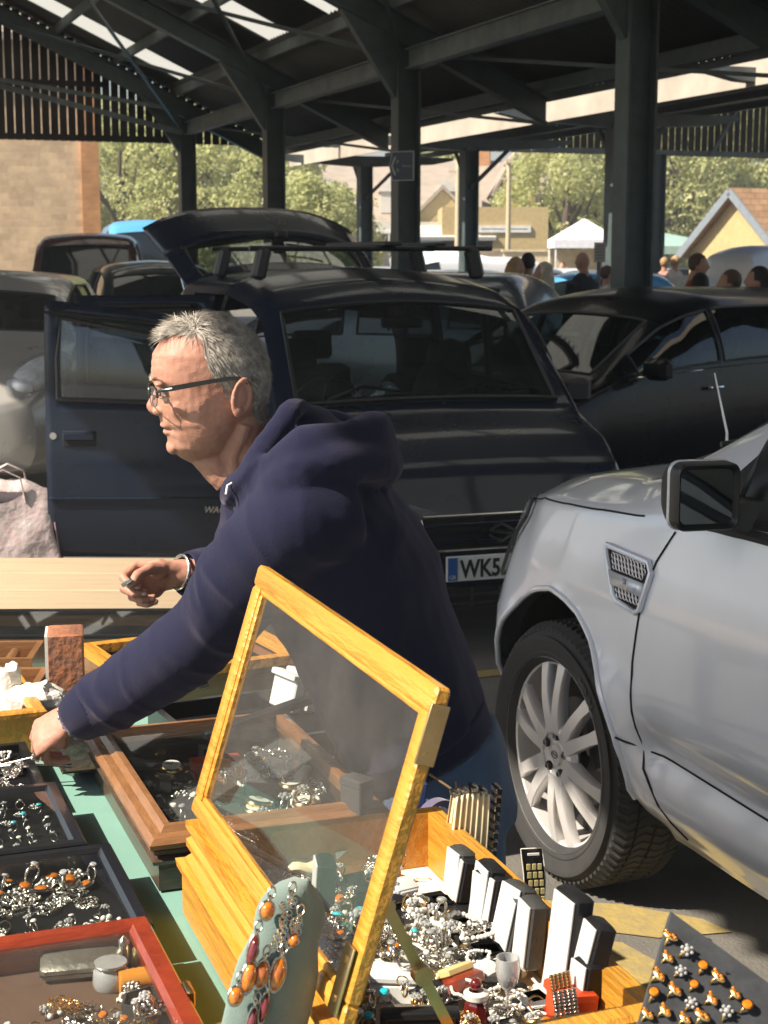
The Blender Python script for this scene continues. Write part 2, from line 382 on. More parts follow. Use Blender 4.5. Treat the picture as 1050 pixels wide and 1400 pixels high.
# far slatted gable over the right-hand bay
far = thing('slatted_screen', 'dark vertical slatted gable screen high on the right behind the canopy', 'slatted screen', (0, 0, 0), RZ)
mb = MB(); v = 8.75
zt = lambda v: 4.05+(v-8.75)*.20
while v < 24:
    mb.box((v, 28.86, (zb+zt(v))/2), (.127, .022, zt(v)-zb)); v += .152
obj('slats', mb, m_slat, far, angle=20)
mb = MB(); mb.box((16.4, 28.80, 3.80), (15.2, .06, .10)); mb.bar((13.3, 28.8, zt(13.3)-.35), (24, 28.8, zt(24)-.5), .06, .09); mb.bar((13.8, 28.74, 3.75), (15.0, 28.74, 4.75), .06, .06); mb.bar((17.8, 28.74, 3.75), (18.6, 28.74, 5.0), .06, .06); obj('rail', mb, m_steel2, far)
for v in (16.5, 23.8): mb = MB(); hsec(mb, v, 28.6, 0, 3.75); obj('column', mb, m_steel, far, angle=20)
mb = MB(); corr(mb, 13.6, 24.2, 21, 29.1, 0, zf=lambda v: zt(v)+.03); obj('roof_sheet', mb, m_sheet, far, angle=180, solid=.006)
# ---------------------------------------------------------------- sign on a column
m_signb = mat('sign_blue', (.012, .03, .06), .45, var=.2); m_signw = mat('sign_white', (.42, .45, .44), .5)
p = PY(549, 227, 17.4); sg = thing('direction_sign', 'small dark blue arrow shaped direction sign fixed to a shed column', 'sign', p, rad(-24))
W_, H_ = .145, .155
mb = MB(); pl = [(-W_*.98, .0), (-W_*.72, -H_), (W_, -H_), (W_, H_), (-W_*.72, H_)]
mb.prism(pl, .012, TR((0, 0, 0), (rad(90), 0, 0))); obj('sign_board', mb, m_signw, sg)
mb = MB(); mb.prism([(x*.93, y*.93) for x, y in pl], .003, TR((0, -.0125, 0), (rad(90), 0, 0))); obj('blue_panel', mb, m_signb, sg)
mb = MB(); mb.bar((-.065, -.019, .095), (-.105, -.019, 0), .02, .004, (0, 1, 0)); mb.bar((-.105, -.019, 0), (-.065, -.019, -.095), .02, .004, (0, 1, 0)); obj('arrow', mb, m_signw, sg)
for s, x, z, sz in (('P', -.055, .02, .06), ('b', -.05, -.06, .06), ('Market', .015, -.012, .036)):
    obj('lettering', text_mesh(s, sz, .001), m_signw, sg, loc=(x, -.017, z)).rotation_euler = (rad(90), 0, 0)
mb = MB(); mb.box((.08, .03, 0), (.05, .06, .08)); obj('bracket', mb, m_steel, sg)
m_paper = mat('notice_paper', (.40, .35, .29), .7)
nb = thing('notice_board', 'small beige notice fixed low on a canopy column above the crowd', 'notice', PY(820, 345, 21.5), rad(0))
mb = MB(); mb.box((0, 0, 0), (.15, .012, .26)); obj('board', mb, m_paper, nb); mb = MB()
for k in range(5): mb.box((0, -.008, .08-.04*k), (.11, .002, .012))
obj('print_lines', mb, m_steel2, nb)
mb = MB(); mb.tube([(0, .04, -1.8), (0, .04, .1)], .03, 8); obj('post', mb, m_steel2, nb)
# ================================================================ far buildings, trees
def brick_mat(name, c1, c2, mortar, scale=1., bw=.22, rh=.075, bias=0.):
    m, nt, b = new_mat(name); tc = N(nt, 'ShaderNodeTexCoord'); sp = N(nt, 'ShaderNodeSeparateXYZ'); ad = N(nt, 'ShaderNodeMath', operation='ADD'); cb = N(nt, 'ShaderNodeCombineXYZ')
    nt.links.new(tc.outputs['Object'], sp.inputs[0]); nt.links.new(sp.outputs[0], ad.inputs[0]); nt.links.new(sp.outputs[1], ad.inputs[1]); nt.links.new(ad.outputs[0], cb.inputs[0]); nt.links.new(sp.outputs[2], cb.inputs[1])
    br = N(nt, 'ShaderNodeTexBrick'); br.inputs['Color1'].default_value = (*c1, 1); br.inputs['Color2'].default_value = (*c2, 1); br.inputs['Mortar'].default_value = (*mortar, 1)
    br.inputs['Scale'].default_value = scale; br.inputs['Brick Width'].default_value = bw; br.inputs['Row Height'].default_value = rh; br.inputs['Mortar Size'].default_value = .008; br.inputs['Bias'].default_value = bias
    nt.links.new(cb.outputs[0], br.inputs['Vector'])
    n1 = N(nt, 'ShaderNodeTexNoise', Scale=1.7, Detail=8.0, Roughness=.75); nt.links.new(tc.outputs['Object'], n1.inputs['Vector'])
    r = ramp(nt, n1.outputs['Fac'], [(.25, (.62, .58, .55)), (.75, (1.25, 1.2, 1.15))]); mx = N(nt, 'ShaderNodeMix'); mx.data_type = 'RGBA'; mx.blend_type = 'MULTIPLY'; mx.inputs[0].default_value = 1
    nt.links.new(br.outputs[0], mx.inputs[6]); nt.links.new(r.outputs[0], mx.inputs[7]); nt.links.new(mx.outputs[2], b.inputs['Base Color'])
    b.inputs['Roughness'].default_value = .85; bp = N(nt, 'ShaderNodeBump', Strength=.6, Distance=.02); nt.links.new(br.outputs['Fac'], bp.inputs['Height']); bp.invert = True; nt.links.new(bp.outputs[0], b.inputs['Normal'])
    return m
m_stone = brick_mat('coursed_stone', (.80, .58, .35), (.64, .45, .27), (.68, .54, .38), 1, .36, .15)
m_brick = brick_mat('orange_brick', (.66, .30, .11), (.56, .24, .08), (.45, .33, .2), 1, .22, .075)
m_slate = mat('slate_roof', (.30, .25, .20), .7, col2=(.40, .33, .26), vs=2, stretch=(1, 1, 4), bump=.3, bs=8)
m_tile = brick_mat('clay_tile', (.42, .26, .14), (.32, .19, .10), (.2, .12, .07), 1, .3, .16)
m_white = mat('white_render', (.62, .60, .55), .8); m_cream = mat('cream_render', (.55, .46, .30), .8); m_yelr = mat('ochre_render', (.48, .36, .17), .8)
m_win = mat('window_glass', (.05, .06, .07), .15, spec=.6); m_frame = mat('window_frame', (.7, .7, .68), .5)
m_pale = mat('pale_blue_cladding', (.34, .42, .50), .6)
def house(name, label, c, w, d, h, roof_h, wall, roof, rz=0., gable='x', wins=(), dormers=(), chim=None, ov=.3):
    t = thing(name, label, 'house' if 'house' in name else 'building', c, rz)
    mb = MB(); mb.box((0, 0, h/2), (w, d, h))
    if roof_h > 0:
        if gable == 'y': tri = [[(-w/2, s*d/2, h), (w/2, s*d/2, h), (0, s*d/2, h+roof_h)] for s in (-1, 1)]   # gable faces the camera
        else: tri = [[(s*w/2, -d/2, h), (s*w/2, d/2, h), (s*w/2, 0, h+roof_h)] for s in (-1, 1)]
        mb.loft(tri)
    obj('wall', mb, wall, t, smooth=False)
    if roof_h > 0:
        mb = MB(); th = .14
        for s in (-1, 1):
            if gable == 'y':
                L = math.hypot(w/2, roof_h); nx, nz = s*roof_h/L, (w/2)/L; e = ov/L
                a = (s*(w/2)*(1+e), h-roof_h*e); b = (0, h+roof_h)
                mb.loft([[(a[0]+nx*o, y, a[1]+nz*o), (b[0]+nx*o*0, y, b[1]+(th*1.2 if o > .1 else 0)+.02)] for y, o in ()] or [[(a[0]+nx*.02, y, a[1]+nz*.02), (b[0], y, b[1]+.025), (b[0], y, b[1]+th*1.15+.025), (a[0]+nx*th, y, a[1]+nz*th)] for y in (-d/2-ov, d/2+ov)])
            else:
                L = math.hypot(d/2, roof_h); ny, nz = s*roof_h/L, (d/2)/L; e = ov/L
                a = (s*(d/2)*(1+e), h-roof_h*e); b = (0, h+roof_h)
                mb.loft([[(x, a[0]+ny*.02, a[1]+nz*.02), (x, b[0], b[1]+.025), (x, b[0], b[1]+th*1.15+.025), (x, a[0]+ny*th, a[1]+nz*th)] for x in (-w/2-ov, w/2+ov)])
        rf = obj('roof', mb, roof, t, smooth=False)
        if chim:
            mb = MB(); mb.box((chim[0], 0, h+roof_h+.1), (.7, .6, 1.3), bv=.03); mb.tube([(chim[0], 0, h+roof_h+.7), (chim[0], 0, h+roof_h+1.1)], .12, 10); obj('chimney', mb, m_brick, rf)
        for x, z, ww, hh in dormers:
            mb = MB(); y0 = -d/2*(1-(z-h)/roof_h)
            mb.box((x, y0+.5, z+hh/2), (ww, 1.6, hh)); mb.loft([[(x-ww/2-.1, yy, z+hh+.01), (x+ww/2+.1, yy, z+hh+.01), (x, yy, z+hh+.5)] for yy in (y0-.38, y0+1.5)])
            dm = obj('dormer', mb, m_white, rf, smooth=False)
    for x, z, ww, hh in wins:
        mb = MB(); yf = -d/2
        for sx in (-1, 1): mb.box((x+sx*(ww/2), yf-.02, z), (.09, .1, hh+.09))
        for sz in (-1, 1): mb.box((x, yf-.02, z+sz*hh/2), (ww-.09, .1, .09))
        mb.box((x, yf-.02, z), (.05, .08, hh-.09)); wf = obj('window', mb, m_frame, t, smooth=False)
        mb = MB(); mb.box((x, yf-.005, z), (ww-.09, .02, hh-.09)); obj('pane', mb, m_win, wf, smooth=False)
    return t
def gx(px, y): return (px-525)/F*y*.99
# big stone building at the left
bd = thing('stone_building', 'tall coursed stone building with orange brick corner at the left edge', 'building', (gx(140, 37)-6.55*math.cos(rad(11))-4.08*math.sin(rad(11)), 37-6.55*math.sin(rad(11))+4.08*math.cos(rad(11)), 0), rad(11))
mb = MB(); mb.box((0, 0, 3.3), (12.4, 8, 6.6)); mb.loft([[(s, -4, 6.6), (s, 4, 6.6), (s, 0, 9.2)] for s in (-6.2, 6.2)]); obj('wall', mb, m_stone, bd, smooth=False)
mb = MB(); mb.box((6.35, -3.9, 3.3), (.40, .35, 6.6)); obj('brick_corner', mb, m_brick, bd, smooth=False)
mb = MB(); mb.loft([[(s, -4.3, 6.45), (s, 0, 9.25), (s, 0, 9.42), (s, -4.3, 6.62)] for s in (-6.5, 6.6)]); obj('roof', mb, m_slate, bd, smooth=False)
house('pitched_house', 'pale rendered house with large beige roof and dormers seen left of the signed column', (gx(490, 62), 66, 0), 9, 8, 2.4, 3.0, m_cream, m_slate, 0, 'x', wins=((-1, 1.6, .8, .9), (2, 1.6, .8, .9)), dormers=((-1.2, 3.4, .7, .8), (1.2, 3.4, .7, .8), (3.4, 3.4, .7, .8)))
house('hipped_house', 'house with beige tiled roof, dormer and chimney between two posts', (gx(672, 66), 70, 0), 4.6, 6, 3.2, 2.4, m_brick, m_slate, 0, 'x', wins=((-.6, 2.2, .8, .9),), dormers=((.6, 4.0, .6, .7),), chim=(-.2,))
house('red_gable_house', 'small red brick gable with round window beside the dormered house', (gx(706, 64), 67, 0), 1.6, 4, 4.2, 1.5, m_brick, m_slate, 0, 'y', wins=((0, 4.0, .35, .4),), ov=.15)
house('white_building', 'low white and blue clad building behind the left gazebo', (gx(600, 55), 58, 0), 6.5, 5, 2.9, 0, m_white, m_slate, 0, wins=((1.5, 2.3, .7, .5), (-1.7, 2.3, .7, .5)))
house('blue_clad_shed', 'pale blue clad low shed in front of the white building', (gx(622, 52), 53, 0), 2.4, 2, 2.25, .3, m_pale, m_white, 0, 'x', ov=.1)
house('ochre_building', 'flat ochre building with dark gutter between posts', (gx(682, 50), 54, 0), 3.4, 4, 3.3, 0, m_yelr, m_slate, 0, wins=((.3, 2.6, 1.6, .12),))
house('yellow_gable_building', 'yellow gabled cottage end behind the signed column', (gx(606, 60), 62.5, 0), 2.4, 3, 3.0, 1.2, m_yelr, m_slate, 0, 'y', ov=.15)
house('tiled_farmhouse', 'ochre gabled farmhouse with grey bargeboards and clay tiles at the right edge', (gx(1003, 42)+3.25, 44.1, 0), 3.4, 7.6, 1.85, 1.45, m_yelr, m_tile, rad(-58), 'y', wins=((.7, 1.75, .35, .35),), ov=.25)
mb = MB()
for s in (-1, 1): mb.bar((s*1.95, -4.08, 1.66), (0, -4.08, 3.38), .05, .2, (0, 0, 1))
fh = [o for o in bpy.data.objects if o.name == 'tiled_farmhouse'][0]; obj('bargeboard', mb, mat('grey_board', (.20, .23, .26), .6), fh)
m_wall = mat('low_stone_wall', (.30, .24, .18), .9, col2=(.20, .16, .12), vs=6, bump=.6, bs=20)
mb = MB(); mb.box((gx(640, 44), 44, .95), (3.0, .35, 1.9)); obj('stone_wall', mb, m_wall, smooth=False, label='brown rubble stone wall behind the parked cars in the centre', cat='wall')
mb = MB(); mb.box((gx(770, 43), 43, .93), (3.2, .3, 1.86)); mb.box((gx(770, 43), 43, 1.89), (3.3, .4, .06)); obj('beige_wall', mb, m_cream, smooth=False, label='long low beige wall below the white gazebo', cat='wall')
for px, y, h, lb in ((578+47, 46, 4.6, 'pale metal pole beside the signed column'), (694, 48, 4.5, 'cream utility pole in front of the ochre building')):
    mb = MB(); mb.tube([(gx(px, y), y, 0), (gx(px, y), y, h)], [.09, .06], 8); mb.box((gx(px, y), y, h-.5), (.5, .06, .06)); mb.box((gx(px, y), y, h), (.2, .2, .12)); obj('utility_pole', mb, m_cream, label=lb, cat='pole')
def gazebo(px, y, w, h, hp, m, label):
    t = thing('gazebo', label, 'gazebo', (gx(px, y), y, 0)); mb = MB(); e = w/2
    mb.loft([[(-e, -e, h), (e, -e, h), (e, e, h), (-e, e, h)], [(-e, -e, h+.22), (e, -e, h+.22), (e, e, h+.22), (-e, e, h+.22)], [(-.5*e, -.5*e, h+.2+hp*.38), (.5*e, -.5*e, h+.2+hp*.38), (.5*e, .5*e, h+.2+hp*.38), (-.5*e, .5*e, h+.2+hp*.38)], [(-.02, -.02, h+hp), (.02, -.02, h+hp), (.02, .02, h+hp), (-.02, .02, h+hp)]], caps=False)
    obj('canopy', mb, m, t, angle=25)
    for sx in (-1, 1):
        for sy in (-1, 1): mb = MB(); mb.tube([(sx*(e-.05), sy*(e-.05), 0), (sx*(e-.05), sy*(e-.05), h+.1)], .025, 6); obj('leg', mb, m_frame, t)
m_tentw = mat('white_canvas', (.75, .76, .80), .8); m_tentg = mat('green_canvas', (.28, .42, .36), .8)
gazebo(797, 42, 1.7, 1.95, .75, m_tentw, 'white pointed market gazebo left of the big column'); gazebo(905, 46, 3.0, 1.8, .6, m_tentg, 'pale green market gazebo right of the big column'); gazebo(600, 40, 2.4, 1.5, .4, m_tentw, 'white market gazebo behind the signed column')
# trees
m_leaf, nt_, b_ = new_mat('tree_leaves')
tc = N(nt_, 'ShaderNodeTexCoord'); n1 = N(nt_, 'ShaderNodeTexNoise', Scale=1.1, Detail=5.); nt_.links.new(tc.outputs['Object'], n1.inputs['Vector'])
r = ramp(nt_, n1.outputs['Fac'], [(.3, (.34, .38, .15)), (.55, (.56, .57, .26)), (.8, (.74, .70, .38))]); nt_.links.new(r.outputs[0], b_.inputs['Base Color']); b_.inputs['Roughness'].default_value = .7
tl = N(nt_, 'ShaderNodeBsdfTranslucent'); nt_.links.new(r.outputs[0], tl.inputs[0]); mx = N(nt_, 'ShaderNodeMixShader'); mx.inputs[0].default_value = .5
nt_.links.new(b_.outputs[0], mx.inputs[1]); nt_.links.new(tl.outputs[0], mx.inputs[2]); nt_.links.new(mx.outputs[0], nt_.nodes['Material Output'].inputs[0])
m_bark = mat('bark', (.10, .07, .05), .9, bump=.5, bs=12)
def tree(px, y, w, h, label, n=10500, seed=0, z0=None):
    rd = random.Random(seed); t = thing('broadleaf_tree', label, 'tree', (gx(px, y), y, 0), 0, 'trees along the far side of the car park')
    mb = MB(); path = [(0, 0, 0), (.1, 0, h*.2), (-.05, .1, h*.45), (.1, 0, h*.75)]; mb.tube(path, [w*.05, w*.04, w*.03, w*.01], 8)
    for k in range(7):
        a = rd.uniform(0, 6.28); z = h*rd.uniform(.25, .5); r1 = w*rd.uniform(.25, .42)
        mb.tube([(0, 0, z), (r1*.5*math.cos(a), r1*.5*math.sin(a), z+h*.12), (r1*math.cos(a), r1*math.sin(a), z+h*.3)], [w*.02, w*.014, w*.005], 6)
    obj('trunk', mb, m_bark, t)
    cl = []
    for k in range(62):
        a = rd.uniform(0, 6.28); zz = rd.uniform(-1, 1); rr = math.sqrt(1-zz*zz)*rd.uniform(.55, 1)
        cl.append((Vector((rr*math.cos(a)*w*.46, rr*math.sin(a)*w*.4, h*.56+zz*h*.38)), rd.uniform(.08, .18)*w))
    vs = []; fs = []; s = .009*w+.028
    for k in range(n):
        c, r0 = cl[rd.randrange(len(cl))]; d = Vector((rd.gauss(0, 1), rd.gauss(0, 1), rd.gauss(0, 1))).normalized()
        p = c+d*r0*rd.uniform(.75, 1.05); nrm = (d+Vector((rd.gauss(0, .5), rd.gauss(0, .5), rd.gauss(0, .5)))).normalized()
        x = nrm.orthogonal().normalized(); yv = nrm.cross(x); a = rd.uniform(0, 6.28); x, yv = x*math.cos(a)+yv*math.sin(a), yv*math.cos(a)-x*math.sin(a); q = s*rd.uniform(.7, 1.5)
        o = len(vs); vs += [p-x*q, p-yv*q*.7, p+x*q, p+yv*q*.7]; fs.append((o, o+1, o+2, o+3))
    mb = MB(); mb.add(vs, fs); obj('crown', mb, m_leaf, t, smooth=False)
places = [(165, 62, 5.5, 7.6), (215, 66, 5.5, 7.0), (275, 60, 6, 7.8), (330, 64, 5.5, 7.4), (385, 58, 4.5, 6.2), (425, 50, 3.6, 4.2), (452, 54, 3.6, 3.9), (598, 74, 5.0, 7.6), (615, 80, 4, 7.8),
          (740, 60, 3.6, 5.9), (775, 56, 4.6, 6.6), (820, 60, 5, 7.4), (915, 58, 5.5, 7.4), (965, 62, 6, 7.8), (1015, 66, 6, 8.2), (1060, 60, 5.5, 7.4), (870, 64, 5, 7.4), (120, 70, 6, 7.6), (-20, 60, 6, 7.5), (560, 84, 5, 7.0), (480, 86, 5, 7.2)]
hints = ['just right of the stone building', 'above the blue van', 'left of the second post', 'right of the second post', 'behind the third post', 'dark low behind the hanging sign beam', 'low and bright above the raised tailgate', 'left of the thin centre post', 'behind the pale pole', 'small left of the white gazebo', 'large above the white gazebo', 'beside the canopy column', 'just right of the big column', 'above the green gazebo', 'behind the farmhouse roof', 'at the right edge of the picture', 'hidden behind the big column', 'behind the stone building corner', 'beyond the left edge', 'far off behind the houses at centre', 'far off behind the beige roof']
for i, (a, b, c, d) in enumerate(places): tree(a, b, c, d, 'sunlit broadleaf tree '+hints[i], seed=i+3)
# ================================================================ vehicles
m_rub = mat('tyre_rubber', (.022, .022, .023), .75, col2=(.04, .038, .036), vs=9, bump=.1)
m_blackpl = mat('black_plastic', (.018, .019, .02), .45, var=.3, bump=.15, bs=200)
m_alloy = mat('alloy', (.80, .77, .75), .32, metal=.45, var=.06)
m_chrome = mat('chrome', (.75, .75, .74), .12, metal=1.)
m_dark = mat('dark_cavity', (.008, .008, .008), .9)
m_seat = mat('seat_fabric', (.03, .03, .032), .9, var=.3, vs=40)
m_cglass = glass('car_glass', (.30, .37, .38), .03, .015, (.25, .28, .28), 1.9, dust=.05)
m_pglass = mat('dark_car_glass', (.010, .014, .016), .06, spec=.7, var=.3, coat=.3)
m_red = mat('tail_lamp_red', (.65, .03, .02), .15, coat=.6); m_orange = mat('indicator_orange', (.8, .25, .03), .2)
m_refl = mat('lamp_reflector', (.75, .75, .74), .3, metal=.2, var=.3, vs=14)
m_lampg = glass('lamp_glass', (.9, .92, .94), .10, .03, (.7, .7, .7), 1.5)
def paint(name, col, flake=.3, rough=.28, coat=.7, dirt=.0):
    m = mat(name, col, rough, metal=flake, var=.08, vs=2.2, coat=coat, rv=.05)
    m.node_tree.nodes['Principled BSDF'].inputs['Coat Roughness'].default_value = .07; m.node_tree.nodes['Principled BSDF'].inputs['Specular IOR Level'].default_value = .5 if col[0] > .1 else .12
    return m
p_blue = paint('dark_blue_paint', (.009, .015, .030), .0, coat=.35); p_black = paint('black_paint', (.003, .0035, .005), .0, coat=.2); p_silver = paint('silver_paint', (.80, .825, .87), .18, .30, coat=1.)
p_silver2 = paint('pale_silver_paint', (.50, .48, .45), .4); p_grey = paint('grey_paint', (.16, .18, .20), .4); p_maroon = paint('maroon_paint', (.09, .035, .03), .2)
p_sky = paint('sky_blue_paint', (.10, .36, .62), .0, .4); p_white = paint('white_paint', (.72, .72, .72), .0, .4); p_dk = paint('dark_green_paint', (.03, .04, .04), .2)
def sm1(v, n):
    k = np.array([1, 2, 1])/4.
    for _ in range(n):
        e = np.concatenate([[2*v[0]-v[1]], v, [2*v[-1]-v[-2]]]); v = np.convolve(e, k, 'valid')
    return v
class Shell:
    NS = (3, 8, 7, 9, 9)
    def __init__(s, S, dx=.05, smooth=3, flare=None):
        s.S = S; X0, X1 = S['x']; n = int((X1-X0)/dx); s.X = np.linspace(X0, X1, n+1)
        g = {}
        for k in ('zb', 'wb', 'zm', 'wm', 'zs', 'ws', 'zr', 'wr', 'cr'):
            v = S[k]; g[k] = sm1(np.interp(s.X, [a for a, b in v], [b for a, b in v]) if isinstance(v, (list, tuple)) else np.full(n+1, float(v)), smooth)
        s.g = g; s.J = sum(s.NS); P = np.zeros((n+1, s.J+1, 3))
        for i, x in enumerate(s.X):
            q = {k: g[k][i] for k in g}
            pts = [(0, q['zb']), (q['wb'], q['zb']), (q['wm'], q['zm']), (q['ws'], q['zs']), (q['wr'], max(q['zs']+.012, q['zr']-q['cr'])), (0, q['zr'])]
            j = 0
            for sgi, m in enumerate(s.NS):
                a, b = pts[sgi], pts[sgi+1]
                for k in range(m + (1 if sgi == 4 else 0)):
                    t = k/m; y = lerp(a[0], b[0], t); z = lerp(a[1], b[1], t)
                    if sgi == 1: y = lerp(a[0], b[0], math.sin(t*math.pi/2))
                    if sgi == 2: y += .012*math.sin(t*math.pi)
                    if sgi == 3: y += .03*math.sin(t*math.pi)*min(1, (b[1]-a[1])/.4)
                    if sgi == 4: z = lerp(a[1], b[1], math.sin(t*math.pi/2)**.9)
                    P[i, j] = (x, y, z); j += 1
        for _ in range(S.get('rs', 2)):
            Q = P.copy(); Q[:, 1:-1] = (P[:, :-2]+2*P[:, 1:-1]+P[:, 2:])/4; P = Q
        s.P = P; s.n = n; s.creases = S.get('creases')
        if flare: flare(s)
    def at(s, x, j, side=1, off=0.):
        X0, X1 = s.X[0], s.X[-1]; f = min(max((x-X0)/(X1-X0)*s.n, 0), s.n-1e-6); i = int(f); t = f-i; j = min(max(j, 0), s.J-1e-6); k = int(j); u = j-k
        p = (s.P[i, k]*(1-t)+s.P[i+1, k]*t)*(1-u)+(s.P[i, k+1]*(1-t)+s.P[i+1, k+1]*t)*u
        if off:
            a = s.P[i+1, k]-s.P[i, k]; b = s.P[i, k+1]-s.P[i, k]; nn = np.cross(a, b); nn = -nn/(np.linalg.norm(nn)+1e-9)
            if nn[1] < 0 and k < s.J-3: nn = -nn
            if k >= s.J-3 and nn[2] < 0: nn = -nn
            p = p+nn*off
        return Vector((p[0], p[1]*side, p[2]))
    def jz(s, x, z):   # row at height z on the side
        i = min(max(int(round((x-s.X[0])/(s.X[-1]-s.X[0])*s.n)), 0), s.n); col = s.P[i, 3:, 2]
        for k in range(len(col)-1):
            if col[k] <= z <= col[k+1] or col[k] >= z >= col[k+1]:
                return 3+k+(z-col[k])/((col[k+1]-col[k]) or 1)
        return 20
    def line(s, pts, r=.004, side=1, off=.001, n=6):
        # seam following the body: pts are (x, z)
        out = []
        for (xa, za), (xb, zb) in zip(pts[:-1], pts[1:]):
            m = max(2, int(math.hypot(xb-xa, zb-za)/.04))
            for k in range(m): t = k/m; x, z = lerp(xa, xb, t), lerp(za, zb, t); out.append(s.at(x, s.jz(x, z), side, off))
        out.append(s.at(pts[-1][0], s.jz(*pts[-1]), side, off)); mb = MB(); mb.tube(out, r, n); return mb
def build_shell(s, t, pm, windows, arches, gm, end0=True, end1=True, cut=None, seal=True, pn='body'):
    n, J = s.n, s.J; P = s.P; W = 2*J
    def vid(i, j, side):
        if j == 0: return i*W
        if j == J: return i*W+J
        return i*W+(j if side > 0 else W-j)
    vs = np.zeros(((n+1)*W, 3))
    for i in range(n+1):
        for j in range(J+1):
            for sd in (1, -1): vs[vid(i, j, sd)] = P[i, j]*[1, sd, 1]
    quads = {}
    for i in range(n):
        for j in range(J):
            for sd in (1, -1):
                q = (vid(i, j, sd), vid(i+1, j, sd), vid(i+1, j+1, sd), vid(i, j+1, sd))
                quads[(i, j, sd)] = q if sd < 0 else q[::-1]
    inside = np.zeros(len(vs), bool)
    for (cx, cz, R0) in arches:
        dx = vs[:, 0]-cx; dz = vs[:, 2]-cz; r = np.hypot(dx, dz); low = (vs[:, 2] < cz)
        rr = np.where(low, np.abs(dx), r); m = (rr < R0) & (np.abs(vs[:, 1]) > .45); inside |= m
    # snap ring: inside vertices that touch an outside vertex
    touch = np.zeros(len(vs), bool)
    for q in quads.values():
        a = inside[list(q)]
        if a.any() and not a.all():
            for v in q:
                if inside[v]: touch[v] = True
    for v in np.where(touch)[0]:
        for (cx, cz, R0) in arches:
            dx = vs[v, 0]-cx; dz = vs[v, 2]-cz
            if abs(dx) < R0+.01:
                if dz < 0: vs[v, 0] = cx+math.copysign(R0, dx)
                elif math.hypot(dx, dz) < R0+.01:
                    r = math.hypot(dx, dz) or 1; vs[v, 0] = cx+dx/r*R0; vs[v, 2] = cz+dz/r*R0
    gone = set()
    for k, q in quads.items():
        if all(inside[v] for v in q): gone.add(k)
    for (cx, cz, R0) in arches:
        for sg_ in (1, -1):
            ids = [v for v in np.where(touch)[0] if vs[v, 1]*sg_ > .3 and abs(vs[v, 0]-cx) < R0+.02]
            ids.sort(key=lambda v: (math.atan2(vs[v, 2]-cz, vs[v, 0]-cx)+1.6) % (2*math.pi)); ys = np.array([vs[v, 1] for v in ids])
            for _ in range(6):
                if len(ys) > 4: ys[1:-1] = (ys[:-2]+ys[1:-1]*2+ys[2:])/4
            for v, y_ in zip(ids, ys): vs[v, 1] = y_
    near = [v for v in range(len(vs)) if abs(vs[v, 1]) > .45 and any(math.hypot(vs[v, 0]-cx, vs[v, 2]-cz) < R0+.10 for cx, cz, R0 in arches)]
    if arches and near:
        ns_ = set(near); adj = {v: set() for v in near}
        for k, q in quads.items():
            if k in gone: continue
            for a, b in zip(q, q[1:]+q[:1]):
                if a in ns_: adj[a].add(b)
                if b in ns_: adj[b].add(a)
        for _ in range(8):
            nw_ = {v: .5*vs[v, 1]+.5*sum(vs[b, 1] for b in adj[v])/len(adj[v]) for v in near if adj[v]}
            for v, y_ in nw_.items(): vs[v, 1] = y_
    nm = {}
    out = []
    for (name, x0, x1, j0, j1, sides) in windows:
        for sd in sides:
            ks = [k for k in quads if k[2] == sd and j0 <= k[1] < j1 and x0 <= (s.X[k[0]]+s.X[k[0]+1])/2 < x1]
            if sd == 1 and -1 in sides and j1 >= J: ks += [k for k in quads if k[2] == -1 and j0 <= k[1] < j1 and x0 <= (s.X[k[0]]+s.X[k[0]+1])/2 < x1]
            if sd == -1 and j1 >= J and 1 in sides: continue
            out.append((name, ks)); gone.update(ks)
    if cut: gone.update(k for k in quads if cut(s.X[k[0]], k[1], k[2]))
    def sub(keys, off=0.):
        idx = {}; V = []; Fc = []
        for k in keys:
            f = []
            for v in quads[k]:
                if v not in idx: idx[v] = len(V); V.append(vs[v].copy())
                f.append(idx[v])
            Fc.append(tuple(f))
        V = np.array(V) if V else np.zeros((0, 3))
        if off and len(V):
            nn = np.zeros_like(V)
            for f in Fc:
                c = np.cross(V[f[2]]-V[f[0]], V[f[3]]-V[f[1]])
                for q in f: nn[q] += c
            nn /= (np.linalg.norm(nn, axis=1, keepdims=True)+1e-9); V = V+nn*off
        mb = MB(); mb.add(V, Fc); return mb
    keep = [k for k in quads if k not in gone]
    body = sub(keep)
    if end0 or end1:
        o = MB()
        for i, e in ((0, end0), (n, end1)):
            if e:
                ring = [tuple(vs[i*W+k]) for k in range(W)]; c = np.mean(np.array(ring), axis=0)
                sg_ = 1 if i else -1; rs_ = [ring]+[[tuple(lerp(np.array(p), c, f)+np.array([sg_*d*s.S.get('capd', 1.), 0, 0])) for p in ring] for f, d in ((.10, .030), (.28, .055), (.6, .072))]
                o.loft(rs_ if i else rs_[::-1], caps=False); inner = rs_[-1]
                o.add(inner, [tuple(range(W)) if i else tuple(range(W))[::-1]])
        body.merge(o)
    bo = obj(pn, body, pm, t, angle=50)
